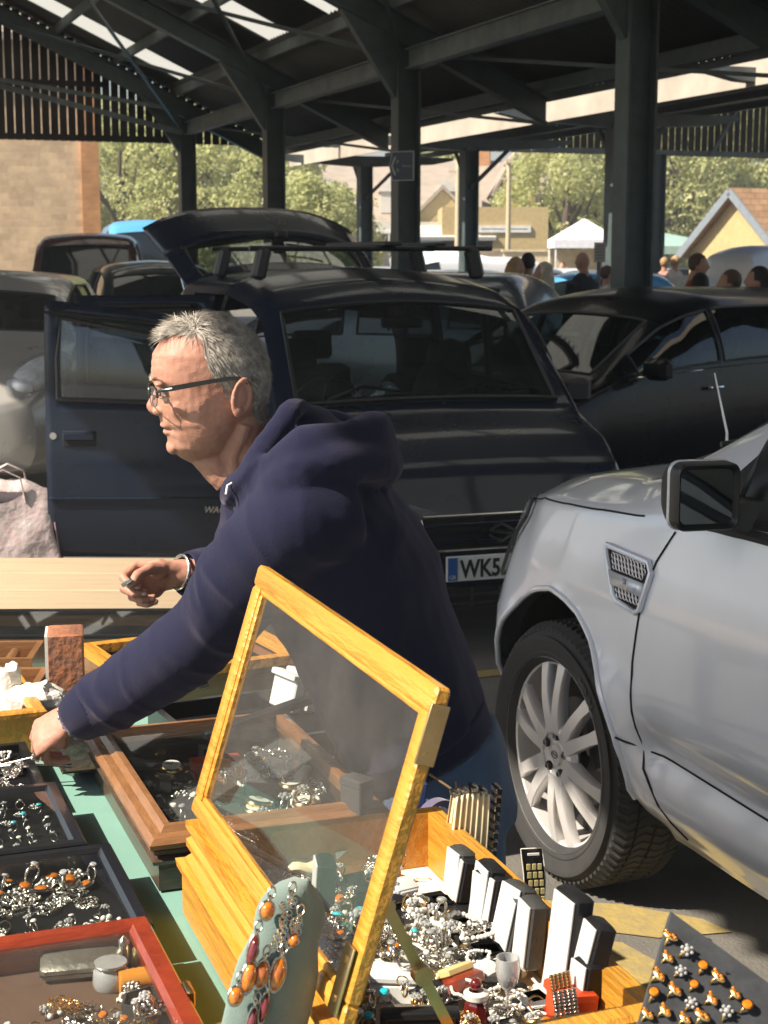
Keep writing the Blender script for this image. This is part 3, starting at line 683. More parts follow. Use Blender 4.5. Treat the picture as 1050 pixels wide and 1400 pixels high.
    for name, ks in out:
        g = sub(ks, -.006); wo = obj(name, g, gm, t, angle=180)
        if seal:
            edges = {}
            for k in ks:
                q = quads[k]
                for a, b in zip(q, q[1:]+q[:1]): e = (min(a, b), max(a, b)); edges[e] = edges.get(e, 0)+1
            be = [e for e, c in edges.items() if c == 1]; nb_ = {}
            for a, b in be: nb_.setdefault(a, []).append(b); nb_.setdefault(b, []).append(a)
            if be:
                st = be[0][0]; loop = [st]; prev = None; cur = st
                while True:
                    nx = [x for x in nb_[cur] if x != prev]
                    if not nx or nx[0] == st or len(loop) > 2000: break
                    prev, cur = cur, nx[0]; loop.append(cur)
                pth = [tuple(vs[v]) for v in loop]+[tuple(vs[st])]
                mb = MB(); mb.tube(pth, .010, 6); obj('window_seal', mb, m_blackpl, wo)
    return bo, quads, vs, sub
def wheel(name, t, cx, cy, cz, R_, rr, w, side, hero=False, steer=0., mrim=None, spokes=10, nm='wheel'):
    # wheel axis along local y; side=+1 outer face towards +y
    wt = bpy.data.objects.new(nm, None); COL.objects.link(wt); wt.parent = t; wt.location = (cx, cy, cz); wt.rotation_euler = (0, 0, steer+(0 if side > 0 else math.pi)); wt.empty_display_size = .05
    WM[wt.name] = WM[t.name] @ Matrix.Translation((cx, cy, cz)) @ Matrix.Rotation(wt.rotation_euler[2], 4, 'Z')
    A = TR(r=(rad(-90), 0, 0))   # lathe z -> +y
    n = 96 if hero else 32; mb = MB()
    sh = .62*(R_-rr)+rr
    prof = [(rr-.012, -w), (rr+.01, -w-.0), (sh, -w-.012), (R_-.025, -w+.005), (R_-.004, -w+.03)]
    if hero:
        gx_ = [-w*.72, -w*.36, 0-.0]; 
        for g0 in (.75, .5, .25): prof += [(R_, -w*g0-.005), (R_-.009, -w*g0-.004), (R_-.009, -w*g0+.004), (R_, -w*g0+.005)]
    prof += [(R_-.004, -.03), (R_-.025, -.005), (R_-.034, -.0005), (R_-.036, .0035), (sh+.004, .012), (sh, .0125), (sh-.012, .011), (rr+.022, .004), (rr+.018, .006), (rr+.008, .004), (rr-.002, -.004), (rr-.012, -.02)]
    mb.lathe(prof, n, A)
    if hero:   # tread blocks: sipes as raised lateral ribs
        for k in range(84):
            a = 2*math.pi*k/84
            for y0, y1, sk in ((-.004, -w*.23, .03), (-w*.27, -w*.48, -.03), (-w*.52, -w*.73, .03), (-w*.77, -w+.004, -.03)):
                mb.loft([[((R_-.006+(.010 if 0 < q < 3 else 0)-(.016 if y == y0 and y0 > -.01 or y < -w+.01 else 0))*math.cos(a+sk*e+.021*(q-1.5)), y, (R_-.006+(.010 if 0 < q < 3 else 0)-(.016 if y == y0 and y0 > -.01 or y < -w+.01 else 0))*math.sin(a+sk*e+.021*(q-1.5))) for q in range(4)] for e, y in ((0, y0), (1, (y0+y1)/2), (0, y1))], caps=True)
    obj('tyre', mb, m_rub, wt, angle=30)
    mb = MB(); mrim = mrim or m_alloy
    mb.lathe([(rr+.004, .003), (rr+.006, -.003), (rr-.004, -.016), (rr-.018, -.022), (rr-.022, -.05), (rr-.03, -w+.03), (rr-.005, -w+.02)], n, A)
    if hero:
        # twin spokes: seven pairs
        ns = 6
        for k in range(ns):
            for s2 in (-1, 1):
                a0 = 2*math.pi*k/ns+rad(90-8); r0, r1 = .062, rr-.012
                def pt(r, off, y): 
                    f = (r-r0)/(r1-r0); c = a0+s2*(.20+.02*math.sin(f*math.pi*.5)-.035*f)*1.0; tx, tz = -math.sin(c), math.cos(c)
                    return (r*math.cos(c)+tx*off, y, r*math.sin(c)+tz*off)
                rings = []
                for q in range(9):
                    f = q/8; r = lerp(r0, r1, f); hw = lerp(.0215, .0165, f)+.006*max(0, f-.75)*4; y = lerp(-.004, -.018, f**1.6)+.012*math.sin(f*math.pi)*.6; d = lerp(.04, .026, f)
                    rings.append([pt(r, -hw, y-.005), pt(r, -hw*.88, y), pt(r, hw*.88, y), pt(r, hw, y-.005), pt(r, hw*.8, y-d), pt(r, -hw*.8, y-d)])
                mb.loft(rings)
        mb.lathe([(0, -.012), (.030, -.012), (.032, -.010), (.034, -.014), (.05, -.016), (.075, -.004), (.088, -.010), (.096, -.03), (.07, -.05)], 48, A)
        obj('rim', mb, mrim, wt, angle=40)
        for k in range(5):
            mb = MB(); a = 2*math.pi*k/5+.4; mb.lathe([(.0, .0005), (.008, .0005), (.0135, -.0), (.0135, -.006)], 14, Matrix.Translation((.056*math.cos(a), -.008, .056*math.sin(a))) @ A); obj('nut_recess', mb, m_dark, wt)
        for k in range(5):
            mb = MB(); a = 2*math.pi*k/5+.4; mb.lathe([(0, .006), (.006, .006), (.0085, .004), (.009, -.008)], 6, Matrix.Translation((.056*math.cos(a)+.002, -.007, .056*math.sin(a)-.001)) @ A); obj('wheel_nut', mb, m_chrome, wt)
        mb = MB(); mb.lathe([(0, -.0075), (.027, -.008), (.0285, -.010), (.0285, -.014)], 28, A); cp = obj('hub_cap', mb, mrim, wt)
        mb = MB(); mb.torus((0, -.0068, 0), .016, .0016, 24, 6, sx=1, sy=.62, rr=(rad(90), 0, 0)); mb.bar((-.009, -.0066, -.002), (.009, -.0066, .003), .003, .0016); obj('emblem', mb, m_blackpl, cp)
        # brake disc
        mb = MB(); mb.lathe([(.06, -.085), (.155, -.085), (.155, -.10), (.06, -.10)], 48, A); obj('brake_disc', mb, mat('cast_iron', (.13, .12, .115), .5, metal=.6), wt)
        mb = MB(); mb.box((-.12, -.10, .06), (.09, .06, .16), (0, rad(28), 0), bv=.012); obj('brake_caliper', mb, m_blackpl, wt)
        mb = MB(); mb.lathe([(.02, -.12), (rr-.03, -.12), (rr-.03, -.14)], 32, A); obj('backing_plate', mb, m_dark, wt)
        tm = text_mesh('MINN', .034, .0012, bold=.0012); out = MB(); V = []
        for (x, y, z) in tm.v:
            a = rad(58)-x/(R_*.80)*1.05; r = R_*.80+y*1.0-.004; V.append((r*math.cos(a)*1, .0128+z*.6, r*math.sin(a)))
        out.add([( -p[0], p[1], p[2]) for p in V], tm.f); obj('tyre_lettering', out, mat('tyre_letter', (.05, .05, .05), .6), wt)
    else:
        for k in range(spokes):
            a = 2*math.pi*k/spokes; mb.bar((.05*math.cos(a), -.02, .05*math.sin(a)), ((rr-.01)*math.cos(a), -.022, (rr-.01)*math.sin(a)), .035, .02, (0, 1, 0))
        mb.lathe([(0, -.008), (.06, -.012), (.07, -.03)], 20, A); mb.lathe([(0, -.07), (rr-.02, -.07), (rr-.02, -.08)], 20, A); obj('rim', mb, mrim, wt, angle=30)
    return wt
def arch_liner(t, cx, cz, R0, y0, y1):
    mb = MB(); mb.grid(lambda a, b: (cx+R0*math.cos(math.pi*(1.12*a-.06)), lerp(y0, y1, b), cz+R0*math.sin(math.pi*(1.12*a-.06))), 24, 2)
    pl = [(cx+R0*math.cos(math.pi*(1.12*a/24-.06)), y1, cz+R0*math.sin(math.pi*(1.12*a/24-.06))) for a in range(25)]; mb.add(pl, [tuple(range(25))])
    obj('wheel_arch_liner', mb, m_blackpl, t)
def lamp_patch(t, s, x0, x1, zlo, zhi, side, nm='headlight', n=14, m=6):
    f = lambda off: (lambda a, b: tuple(s.at(lerp(x0, x1, a), s.jz(lerp(x0, x1, a), lerp(zlo(a), zhi(a), b)), side, off)))
    mb = MB(); mb.grid(f(.002), n, m); r = obj(nm, mb, m_refl, t, angle=180); mb = MB(); mb.grid(f(.016), n, m); obj('lens', mb, m_lampg, r, angle=180)
    g = f(.014); mb = MB(); mb.tube([g(k/n, 0) for k in range(n+1)]+[g(1, k/m) for k in range(1, m+1)]+[g(1-k/n, 1) for k in range(1, n+1)]+[g(0, 1-k/m) for k in range(1, m+1)], .006, 6); obj('lamp_trim', mb, m_blackpl, r)
    mb = MB()
    for k in range(3): p = Vector(g(.25+.22*k, .5)); q = Vector(f(-.02)(.25+.22*k, .5)); mb.ell(q.lerp(p, .35), (.03, .012, .03), 14, 8)
    obj('lamp_bowl', mb, m_chrome, r); return r
def lamp(t, s, corners, side, m=None, nm='headlight', depth=.05, inner=True):
    # headlamp unit on the surface: corners (x, row) list; lens + chrome bowl
    pts = [s.at(x, j, side, .004) for x, j in corners]; c = sum(pts, Vector())/len(pts); mb = MB(); n = len(pts)
    mb.add([tuple(p) for p in pts]+[tuple(c+(c-Vector((c.x-.6, 0, c.z))).normalized()*.015)], [(i, (i+1) % n, n) for i in range(n)])
    lo = obj(nm, mb, m or m_lampg, t)
    if inner:
        mb = MB(); q = [lerp(p, c, .04)-(c-Vector((c.x-.5, 0, c.z))).normalized()*.018 for p in pts]; cc = c-(c-Vector((c.x-.5, 0, c.z))).normalized()*depth
        mb.add([tuple(p) for p in q]+[tuple(cc)], [(i, (i+1) % n, n) for i in range(n)]); obj('reflector', mb, m_chrome, lo, angle=20)
    return lo
def simple_car(name, label, cat, C0, hd, S, pm, wheels, windows, hi=.08, lamps=True, plate=None, group=None, gm=None, arch_r=.36, end=(True, True)):
    t = thing(name, label, cat, (C0[0], C0[1], 0), math.atan2(hd[1], hd[0]), group)
    s = Shell(S, hi)
    build_shell(s, t, pm, windows, [(x, .31, arch_r) for x in wheels], gm or m_pglass, *end)
    hw = max(b for a, b in S['wm']) if isinstance(S['wm'], (list, tuple)) else S['wm']
    for x in wheels:
        for sd in (1, -1):
            wheel(name, t, x, sd*(hw-.03), .31, .31, .20, .2, sd); arch_liner(t, x, .31, arch_r-.005, sd*(hw-.03), sd*.45)
    return t, s
# body profiles ---------------------------------------------------------------------------------------------
def prof_mpv(L=3.5, H=1.66, W=.80, hood=.98, nose=.62, cowl=.92, head=.42, tail=.1, gw=.76):
    h = L/2
    return dict(x=(-h, h), zb=[(-h, .32), (-h+.2, .22), (h-.2, .20), (h, .26)], wb=[(-h, W*.8), (-h+.2, W*.9), (h-.3, W*.88), (h, W*.62)],
                zm=[(-h, .6), (h-.2, .55), (h, .48)], wm=[(-h, W*.88), (-h+.15, W*.97), (-h+.5, W), (h-.5, W), (h-.25, W*.96), (h-.08, W*.84), (h, W*.70)],
                zs=[(-h, 1.02), (cowl-.1, hood), (cowl+.35, hood-.10), (h-.22, hood-.2), (h-.06, nose-.06), (h, nose-.12)], ws=[(-h, W*.9), (-h+.3, W*.97), (cowl, W*.96), (h-.5, W*.93), (h-.2, W*.84), (h, W*.66)],
                zr=[(-h, H-.16-tail), (-h+.06, H-.08-tail*.5), (-h+.3, H-.02), (-.3, H), (head-.2, H-.06), (head, H-.14), (cowl, hood+.03), (cowl+.35, hood-.06), (h-.2, hood-.18), (h-.07, nose+.02), (h, nose-.04)],
                wr=[(-h, W*(gw-.04)), (-h+.2, W*(gw+.02)), (head, W*gw), (cowl, W*min(.93, gw+.10)), (cowl+.2, W*.82), (h-.25, W*.74), (h, W*.58)], cr=[(-h, .06), (head-.1, .08), (head+.05, .05), (cowl, .02), (h, .02)])
# 1. dark blue MPV with open door and raised tailgate -------------------------------------------------------
HV = Vector((.32, -.947)); rzv = math.atan2(HV.y, HV.x)
van = thing('blue_car', 'dark blue tall hatchback facing us with its door and tailgate open and WK5 number plate', 'car', (-.06, 8.61, 0), rzv)
sv = Shell(dict(prof_mpv(H=1.69, W=.82, hood=1.0, nose=.66, gw=.86), capd=.12), .035, 3)
NSJ = np.cumsum((0,)+Shell.NS)   # 0,3,11,18,27,36
JB, JR = 18, 27
doorcut = lambda x, j, sd: sd < 0 and ((-.30 <= x < .74) or (-1.10 <= x < -.34)) and 5 <= j < 26
_, quads, vsv, subv = build_shell(sv, van, p_blue, [('windscreen', .44, .90, JR+1, 36, (1, -1)), ('side_window', -.22, .62, JB+1, JR-1, (1,)), ('side_window', -1.05, -.34, JB+1, JR-1, (1,)), ('rear_side_window', -1.6, -1.2, JB+1, JR-2, (1, -1))],
                               [(1.08, .30, .34), (-1.27, .30, .34)], m_cglass, end0=False, cut=doorcut)
def opened_door(x0, x1, hinge, ang, win, label, xl0, xl1):
    d = thing('t', None, None); bpy.data.objects.remove(d)
    e = bpy.data.objects.new('side_door', None); COL.objects.link(e); e.parent = van; e.location = (hinge[0], hinge[1], 0); e.rotation_euler = (0, 0, ang); e.empty_display_size = .05; e['label'] = label
    WM[e.name] = WM[van.name] @ Matrix.Translation(e.location) @ Matrix.Rotation(ang, 4, 'Z')
    ks = [k for k in quads if k[2] == -1 and x0 <= sv.X[k[0]] < x1 and 5 <= k[1] < 26]
    ws_ = [k for k in ks if JB+1 <= k[1] < JR-2 and win[0] <= sv.X[k[0]] < win[1]]
    I = Matrix.Translation((-hinge[0], -hinge[1], 0))
    def rel(mb): mb.v = [tuple(I @ Vector(p)) for p in mb.v]; return mb
    outer = subv([k for k in ks if k not in ws_], 0)
    me = mesh_of('door', rel(outer), p_blue, True, 60); o = bpy.data.objects.new('door_skin', me); COL.objects.link(o); o.parent = e; sm = o.modifiers.new('s', 'SOLIDIFY'); sm.thickness = .055; sm.offset = -1
    WM[o.name] = WM[e.name]
    if ws_:
        g = rel(subv(ws_, -.012)); obj('door_window', g, m_cglass, e, angle=180)
        loop = [sv.at(x, j, -1, .001) for x, j in [(win[0], JB+1.0), (win[1], JB+1.0), (win[1]+.01, JB+4), (win[1]-.01, JR-2.2), (win[0]+.02, JR-2.2), (win[0], JB+4), (win[0], JB+1.0)]]
        mb = MB(); mb.tube([I @ p for p in loop], .011, 6); obj('window_seal', mb, m_blackpl, e)
    # handle, lock, trim
    mb = MB(); x = x0+.17; z = .885; p = I @ sv.at(x, sv.jz(x, z), -1, .004)
    mb.box(p, (.16, .012, .075), bv=.006); hd_ = obj('handle_recess', mb, m_dark, e); mb = MB(); mb.box(p+Vector((0, -.012, .012)), (.15, .022, .038), bv=.009); obj('door_handle', mb, p_blue, hd_)
    mb = MB(); p = I @ sv.at(x0+.045, sv.jz(x0, .90), -1, .003); mb.cyl(p+Vector((0, -.004, 0)), p+Vector((0, .004, 0)), .017, n=14); obj('lock_barrel', mb, m_chrome, e)
    mb = MB(); mb.tube([I @ sv.at(xx, sv.jz(xx, .60), -1, .006) for xx in np.linspace(x0+.02, x1-.03, 9)], .014, 8, sq=.4); obj('rubbing_strip', mb, p_blue, e)
    mb = MB(); mb.tube([I @ sv.at(xx, JR-2.0, -1, .022) for xx in np.linspace(x0+.02, x1-.12, 8)], .035, 6, sq=.22); obj('wind_deflector', mb, m_blackpl, e)
    return e
d1 = opened_door(-.31, .735, (.75, -.79), rad(72), (-.24, .50), 'open dark blue front door with pale sky in its window', 0, 0)
d2 = opened_door(-1.10, -.345, (-.34, -.79), rad(76), (-1.02, -.42), 'open rear door just behind the front one', 0, 0)
tm = text_mesh('WAGON', .042, .002, bold=.0015, shear=.25); p = Vector((.75, -.79)); mb = MB(); tm.v = [(-.34+x, -.835-z*1.0+.0, .535+y) for x, y, z in tm.v]
tm.v = [(x, -.028-(z if False else 0)-abs(.0), zz) for x, z, zz in tm.v]
mbT = MB(); base = text_mesh('WAGON', .042, .0015, bold=.0015, shear=.25)
mbT.add([(-.30+x, 0, .53+y) for x, y, z in base.v], base.f)
xx_ = .75-.30
pz_ = sv.at(.50, sv.jz(.50, .55), -1, .006)
mbT.v = [(x, pz_.y+.79-.004, z) for x, y, z in mbT.v]; obj('door_lettering', mbT, m_chrome, d1)
# hinge-side inner sill and cabin
mb = MB(); mb.box((-.35, 0, .30), (2.7, 1.44, .06)); obj('cabin_floor', mb, m_seat, van)
def seat(t, x, y, z=.36):
    mb = MB(); mb.box((x, y, z+.12), (.48, .46, .16), bv=.05); s_ = obj('seat', mb, m_seat, t); mb = MB(); mb.box((x-.24, y, z+.46), (.13, .44, .58), (0, rad(-12), 0), bv=.05); obj('backrest', mb, m_seat, s_)
    mb = MB(); mb.box((x-.33, y, z+.86), (.08, .24, .17), (0, rad(-8), 0), bv=.035); obj('headrest', mb, m_seat, s_)
for y in (-.36, .36): seat(van, .05, y)
seat(van, -.85, 0)
mb = MB(); mb.loft([[(.86, y, .95), (.62, y, 1.0), (.45, y, .96), (.42, y, .60), (.86, y, .60)] for y in (-.66, -.2, .2, .66)]); obj('dashboard', mb, m_seat, van)
mb = MB(); T = TR((.30, -.36, .97), (0, rad(-62), 0)); mb.torus((0, 0, 0), .185, .014, 28, 8, M=T); mb.bar(T @ Vector((-.18, 0, 0)), T @ Vector((.18, 0, -.0)), .03, .02); mb.bar(T @ Vector((0, 0, 0)), (.45, -.36, .90), .06, .06); obj('steering_wheel', mb, m_blackpl, van)
mb = MB(); mb.box((.47, 0, 1.42), (.03, .22, .06), bv=.012); obj('rear_view_mirror', mb, m_blackpl, van)
# dark bundle added for the shadowy shape on the passenger seat
ct = thing('coat', 'added dark bundle with a dull red collar heaped on the passenger seat behind the windscreen', 'coat', WM[van.name] @ Vector((.12, .34, .58)), rzv); mb = MB(); mb.ell((.04, 0, .30), (.13, .22, .32), 24, 16); mb.ell((.0, .05, .58), (.10, .12, .16), 20, 12); mb.ell((.12, -.12, .12), (.16, .14, .12), 20, 12); mb.v = [tuple(Vector(p)*(1+.16*noise.noise(Vector(p)*9))) for p in mb.v]; obj('bundle_fabric', mb, m_seat, ct); mb = MB(); mb.torus((.08, .05, .60), .07, .016, 20, 8, rr=(0, rad(50), 0)); obj('collar', mb, mat('maroon_cloth', (.05, .012, .01), .9), ct)
# bonnet details
mb = sv.line([(.93, .975), (1.25, .90), (1.5, .80), (1.62, .74)], .004); obj('bonnet_seam', mb, m_dark, van); mb = sv.line([(.93, .975), (1.25, .90), (1.5, .80), (1.62, .74)], .004, -1); obj('bonnet_seam', mb, m_dark, van)
mb = MB(); mb.tube([sv.at(.895, JR+j, sd, .012) for sd, j in [(1, 1), (1, 3), (1, 5), (1, 7), (-1, 8), (-1, 5), (-1, 3), (-1, 1)]], .02, 6, sq=.5); obj('cowl_strip', mb, m_blackpl, van)
for y0, y1 in ((.05, .55), (-.55, -.08)):
    mb = MB(); a = sv.at(.90, JR+4, 1 if y0 > 0 else -1, .03)
    P_ = [Vector((.93, y0, 1.035)), Vector((.86, y0+.05, 1.075)), Vector((.80, (y0+y1)/2, 1.125)), Vector((.82, y1, 1.09))]; mb.tube(P_, .008, 6); mb.bar(P_[1]+Vector((0, -.02, -.012)), P_[3]+Vector((.0, 0, -.012)), .012, .02); obj('wiper', mb, m_blackpl, van)
for y in (-.25, .3): mb = MB(); mb.box((1.02, y, 1.0), (.03, .02, .015), bv=.004); obj('washer_jet', mb, m_blackpl, van)
# grille, emblem, plate, bumper
gz0, gz1 = .485, .625
mb = MB(); mb.box((1.755, 0, (gz0+gz1)/2), (.03, .80, gz1-gz0)); obj('grille', mb, m_dark, van)
mb = MB()
for z in (.515, .555, .595): mb.box((1.775, 0, z), (.02, .76, .016), bv=.004)
obj('grille_bar', mb, p_blue, van)
mb = MB(); mb.tube([(1.778, -.36, gz1+.012), (1.778, .36, gz1+.012)], .006, 8); mb.tube([(1.778, -.37, gz1), (1.780, -.345, gz0+.03), (1.782, -.30, gz0), (1.782, .30, gz0), (1.780, .345, gz0+.03), (1.778, .37, gz1)], .006, 8); obj('chrome_surround', mb, m_chrome, van)
mb = MB(); e = [(-.062, 0), (0, .042), (.062, 0), (0, -.042)]
for (a, b) in (((.058, .008), (0, .040)), ((0, .040), (-.058, .010)), ((-.058, .010), (.03, -.006)), ((.058, .002-.012), (-.03, .008)), ((.058, -.008), (0, -.040)), ((0, -.040), (-.058, -.010))):
    mb.bar((1.792, a[0], .555+a[1]), (1.792, b[0], .555+b[1]), .012, .011, (1, 0, 0))
obj('emblem', mb, m_chrome, van)
m_plate = mat('plate_white', (.70, .69, .66), .4); m_gb = mat('plate_blue', (.02, .10, .32), .4); m_ink = mat('plate_ink', (.01, .01, .01), .5)
mb = MB(); mb.box((1.800, -.0, .405), (.012, .52, .112), bv=.005); pl = obj('number_plate', mb, m_plate, van)
mb = MB(); mb.box((1.808, -.232, .405), (.004, .044, .100)); obj('plate_band', mb, m_gb, pl)
def on_plate(s, size, y, z, x, m, sx=1., bold=0.):
    tm = text_mesh(s, size, .0006, bold=bold, sx=sx); mb = MB(); mb.add([(x+zz, y+xx, z+yy) for xx, yy, zz in tm.v], tm.f); obj('plate_lettering', mb, m, pl)
on_plate('WK5', .108, -.196, .367, 1.8075, m_ink, .80, .003); on_plate('GB', .024, -.250, .362, 1.8110, m_plate)
mb = MB(); mb.box((1.765, 0, .27), (.03, 1.0, .09)); obj('lower_intake', mb, m_dark, van); mb = MB()
for z in (.245, .285): mb.box((1.784, 0, z), (.012, .98, .010))
for y in np.linspace(-.4, .4, 7): mb.box((1.784, y, .27), (.010, .012, .08))
obj('intake_bars', mb, m_blackpl, van)
for sd in (1, -1): lamp(van, sv, [(1.60, 25), (1.72, 31), (1.748, 26), (1.748, 18), (1.70, 15), (1.60, 17)], sd)
for sd in (1, -1):
    for x in (1.08, -1.27): wheel('w', van, x, sd*.775, .30, .30, .19, .18, sd); arch_liner(van, x, .30, .335, sd*.78, sd*.45)
# side mirror left side, roof rails
def mirror(t, x, y, z, m, sd, sz=(.10, .16, .13)):
    mb = MB(); mb.box((x, y+sd*.10, z), sz, (0, 0, sd*rad(-8)), bv=.03); mo = obj('door_mirror', mb, m, t); mb = MB(); mb.bar((x+.02, y, z-.03), (x, y+sd*.06, z-.02), .05, .04); obj('mirror_arm', mb, m_blackpl, mo)
    mb = MB(); mb.box((x-sz[0]/2-.002, y+sd*.10, z), (.006, sz[1]*.8, sz[2]*.8), (0, 0, sd*rad(-8)), bv=.002); obj('mirror_glass', mb, m_pglass, mo)
mirror(van, .62, .80, 1.06, m_blackpl, 1)
m_rack = m_blackpl
for x in (-.05, -.95):
    mb = MB(); mb.tube([(x, -.66, 1.79), (x, .70, 1.79)], .017, 8, sq=.8)
    rk = obj('roof_bar', mb, m_rack, van)
    for sd in (-1, 1): mb = MB(); mb.box((x, sd*.60, 1.71), (.09, .07, .17), (sd*rad(14), 0, 0), bv=.02); obj('bar_foot', mb, m_rack, rk)
mb = MB(); mb.box((-.5, .1, 1.815), (1.1, .10, .025), bv=.008); mb.box((-.5, .35, 1.812), (1.2, .06, .02), bv=.008); obj('roof_rack_slat', mb, m_rack, van)
# raised tailgate, hinged at the back of the roof
tg = bpy.data.objects.new('tailgate', None); COL.objects.link(tg); tg.parent = van; tg.location = (-1.66, 0, 1.64); tg['label'] = 'raised tailgate with its window above the roof'; WM[tg.name] = WM[van.name] @ Matrix.Translation((-1.66, 0, 1.64))
def tgp(u, v, off=0.):
    # u -1..1 across, v 0..1 from hinge to lower edge; rises up and back
    w = lerp(.62, .72, v); ang = rad(16); L = 1.15
    bulge = .10*math.sin(v*math.pi*.5)-.14*(abs(u)**3)
    return Vector((-L*v*math.cos(ang)-.0, u*w, L*v*math.sin(ang)*1.0+bulge+off))
def tgq(u0, u1, v0, v1, off, n=10): 
    mb = MB(); mb.grid(lambda a, b: tgp(lerp(u0, u1, a), lerp(v0, v1, b), off), n, n); return mb
mb = MB()
for a, b, c, d in ((-1, 1, 0, .10), (-1, 1, .52, 1), (-1, -.84, .10, .52), (.84, 1, .10, .52)):
    mb.grid(lambda s_, q: tgp(lerp(a, b, s_), lerp(c, d, q)), 14, 8)
def rimmed(mb, o): return mb
o = obj('tailgate_panel', mb, p_blue, tg, angle=60, solid=.05); mb = MB(); mb.grid(lambda s_, q: tgp(lerp(-.84, .84, s_), lerp(.10, .52, q)), 14, 8); obj('tailgate_window', mb, m_cglass, tg, angle=180)
mb = MB(); mb.tube([tgp(-.84, .1, .0), tgp(0, .1, .0), tgp(.84, .1), tgp(.86, .3), tgp(.82, .52), tgp(0, .52), tgp(-.82, .52), tgp(-.86, .3), tgp(-.84, .1)], .018, 6); obj('window_seal', mb, m_blackpl, tg)
for sd in (-1, 1): mb = MB(); mb.tube([(.10, sd*.62, -.35), tgp(sd*.93, .42, -.03)], .012, 8); obj('gas_strut', mb, m_chrome, tg)
mb = MB(); mb.tube([tgp(.1, .30, .045), tgp(.5, .26, .05)], .008, 6); mb.box(tgp(.1, .44, .05), (.10, .08, .05), bv=.01); obj('rear_wiper', mb, m_blackpl, tg)
# things on the dashboard (their own things)
def vanpt(x, y, z): return WM[van.name] @ Vector((x, y, z))
m_foil = mat('crumpled_foil', (.7, .72, .72), .22, metal=1., bump=1., bs=50)
mb = MB(); rd = random.Random(3); me = MB(); me.ell((0, 0, 0), (.05, .12, .035), 24, 14); me.v = [tuple(Vector(p)*(1+rd.uniform(-.25, .3))+Vector((0, 0, .03*math.cos(p[1]*40)))) for p in me.v]
obj('foil_ball', me, m_foil, loc=vanpt(.72, -.16, 1.07), rz=rzv, smooth=True, angle=20, label='crumpled silver foil lying on the dashboard behind the windscreen', cat='foil')
m_bunny = mat('white_plush', (.65, .63, .55), .9); mb = MB(); mb.ell((0, 0, .035), (.02, .024, .035)); mb.ell((0, 0, .082), (.018, .02, .02)); mb.ell((0, -.010, .115), (.005, .006, .024), rot=(rad(12), 0, 0)); mb.ell((0, .012, .115), (.005, .006, .024), rot=(rad(-18), 0, 0)); mb.ell((.01, .022, .045), (.01, .018, .008)); mb.ell((.01, -.022, .045), (.01, .018, .008)); mb.ell((.01, .014, .008), (.018, .011, .009)); mb.ell((.01, -.014, .008), (.018, .011, .009))
obj('rabbit_toy', mb, m_bunny, loc=vanpt(.80, -.34, .995), rz=rzv, label='little white rabbit figure at the foot of the windscreen', cat='toy')
m_redp = mat('red_card', (.45, .06, .03), .6); tk = thing('dashboard_card', 'red printed card lying inside the windscreen on the right', 'card', vanpt(.80, .34, 1.0), rzv); mb = MB(); mb.box((0, 0, .025), (.006, .26, .045), (0, rad(-20), 0)); obj('card', mb, m_redp, tk)
mb = MB()
for k in range(9): mb.box((.007, -.10+.022*k, .02+.004*(k % 3)), (.002, .010, .012+.008*(k % 2)), (0, rad(-20), 0))
obj('print', mb, m_bunny, tk)
mb = MB(); rd = random.Random(5)
for k in range(16): mb.ell((rd.uniform(-.02, .02), rd.uniform(-.07, .07), rd.uniform(0, .03)), (.016, .018, .012), 8, 6)
obj('artificial_flowers', mb, mat('dried_flowers', (.36, .22, .10), .9, col2=(.45, .10, .08), vs=30), loc=vanpt(.80, -.47, 1.015), rz=rzv, label='faded flowers on the dashboard left of the rabbit', cat='flowers')
# badge on the bonnet edge: small dark bow with white edging, seen just right of the hood
# 2. silver SUV at the right --------------------------------------------------------------------------------
HS = Vector((-.334, .9426)); LSv = Vector((-.9426, -.334)); p0 = PZ(755, 1032, .365); so = p0.xy - LSv*.905
suv = thing('silver_suv', 'large silver off road car on the right with black door mirror and alloy wheel', 'car', (so.x, so.y, 0), math.atan2(HS.y, HS.x))
S = dict(x=(-3.45, .86), rs=1, capd=.15, zb=[(-3.45, .42), (-3.1, .33), (-.9, .30), (-.4, .30), (.5, .30), (.86, .38)], wb=[(-3.45, .70), (-3.1, .84), (-.5, .84), (.3, .82), (.6, .70), (.86, .42)],
         zm=[(-3.45, .72), (-.6, .70), (.4, .72), (.86, .62)], wm=[(-3.45, .80), (-3.2, .90), (-2.6, .945), (-.6, .945), (-.1, .945), (.18, .925), (.38, .905), (.55, .84), (.70, .69), (.80, .52), (.86, .40)],
         zs=[(-3.45, 1.14), (-2, 1.17), (-.6, 1.12), (-.3, 1.105), (.1, 1.08), (.35, 1.045), (.6, .98), (.76, .90), (.86, .78)], ws=[(-3.45, .74), (-2.8, .86), (-.6, .885), (-.1, .88), (.2, .85), (.4, .79), (.6, .67), (.75, .52), (.86, .38)],
         zr=[(-3.45, 1.42), (-3.35, 1.66), (-3, 1.74), (-2, 1.78), (-1.55, 1.75), (-1.30, 1.70), (-.40, 1.235), (-.22, 1.20), (.1, 1.175), (.4, 1.13), (.62, 1.055), (.77, .95), (.86, .82)],
         wr=[(-3.45, .58), (-3.1, .66), (-1.3, .665), (-.42, .765), (-.25, .745), (.2, .70), (.5, .62), (.7, .48), (.86, .33)], cr=[(-3.45, .07), (-1.5, .07), (-1.3, .05), (-.52, .025), (-.3, .03), (.6, .04), (.86, .03)])
AR = .445; ACX = -.045
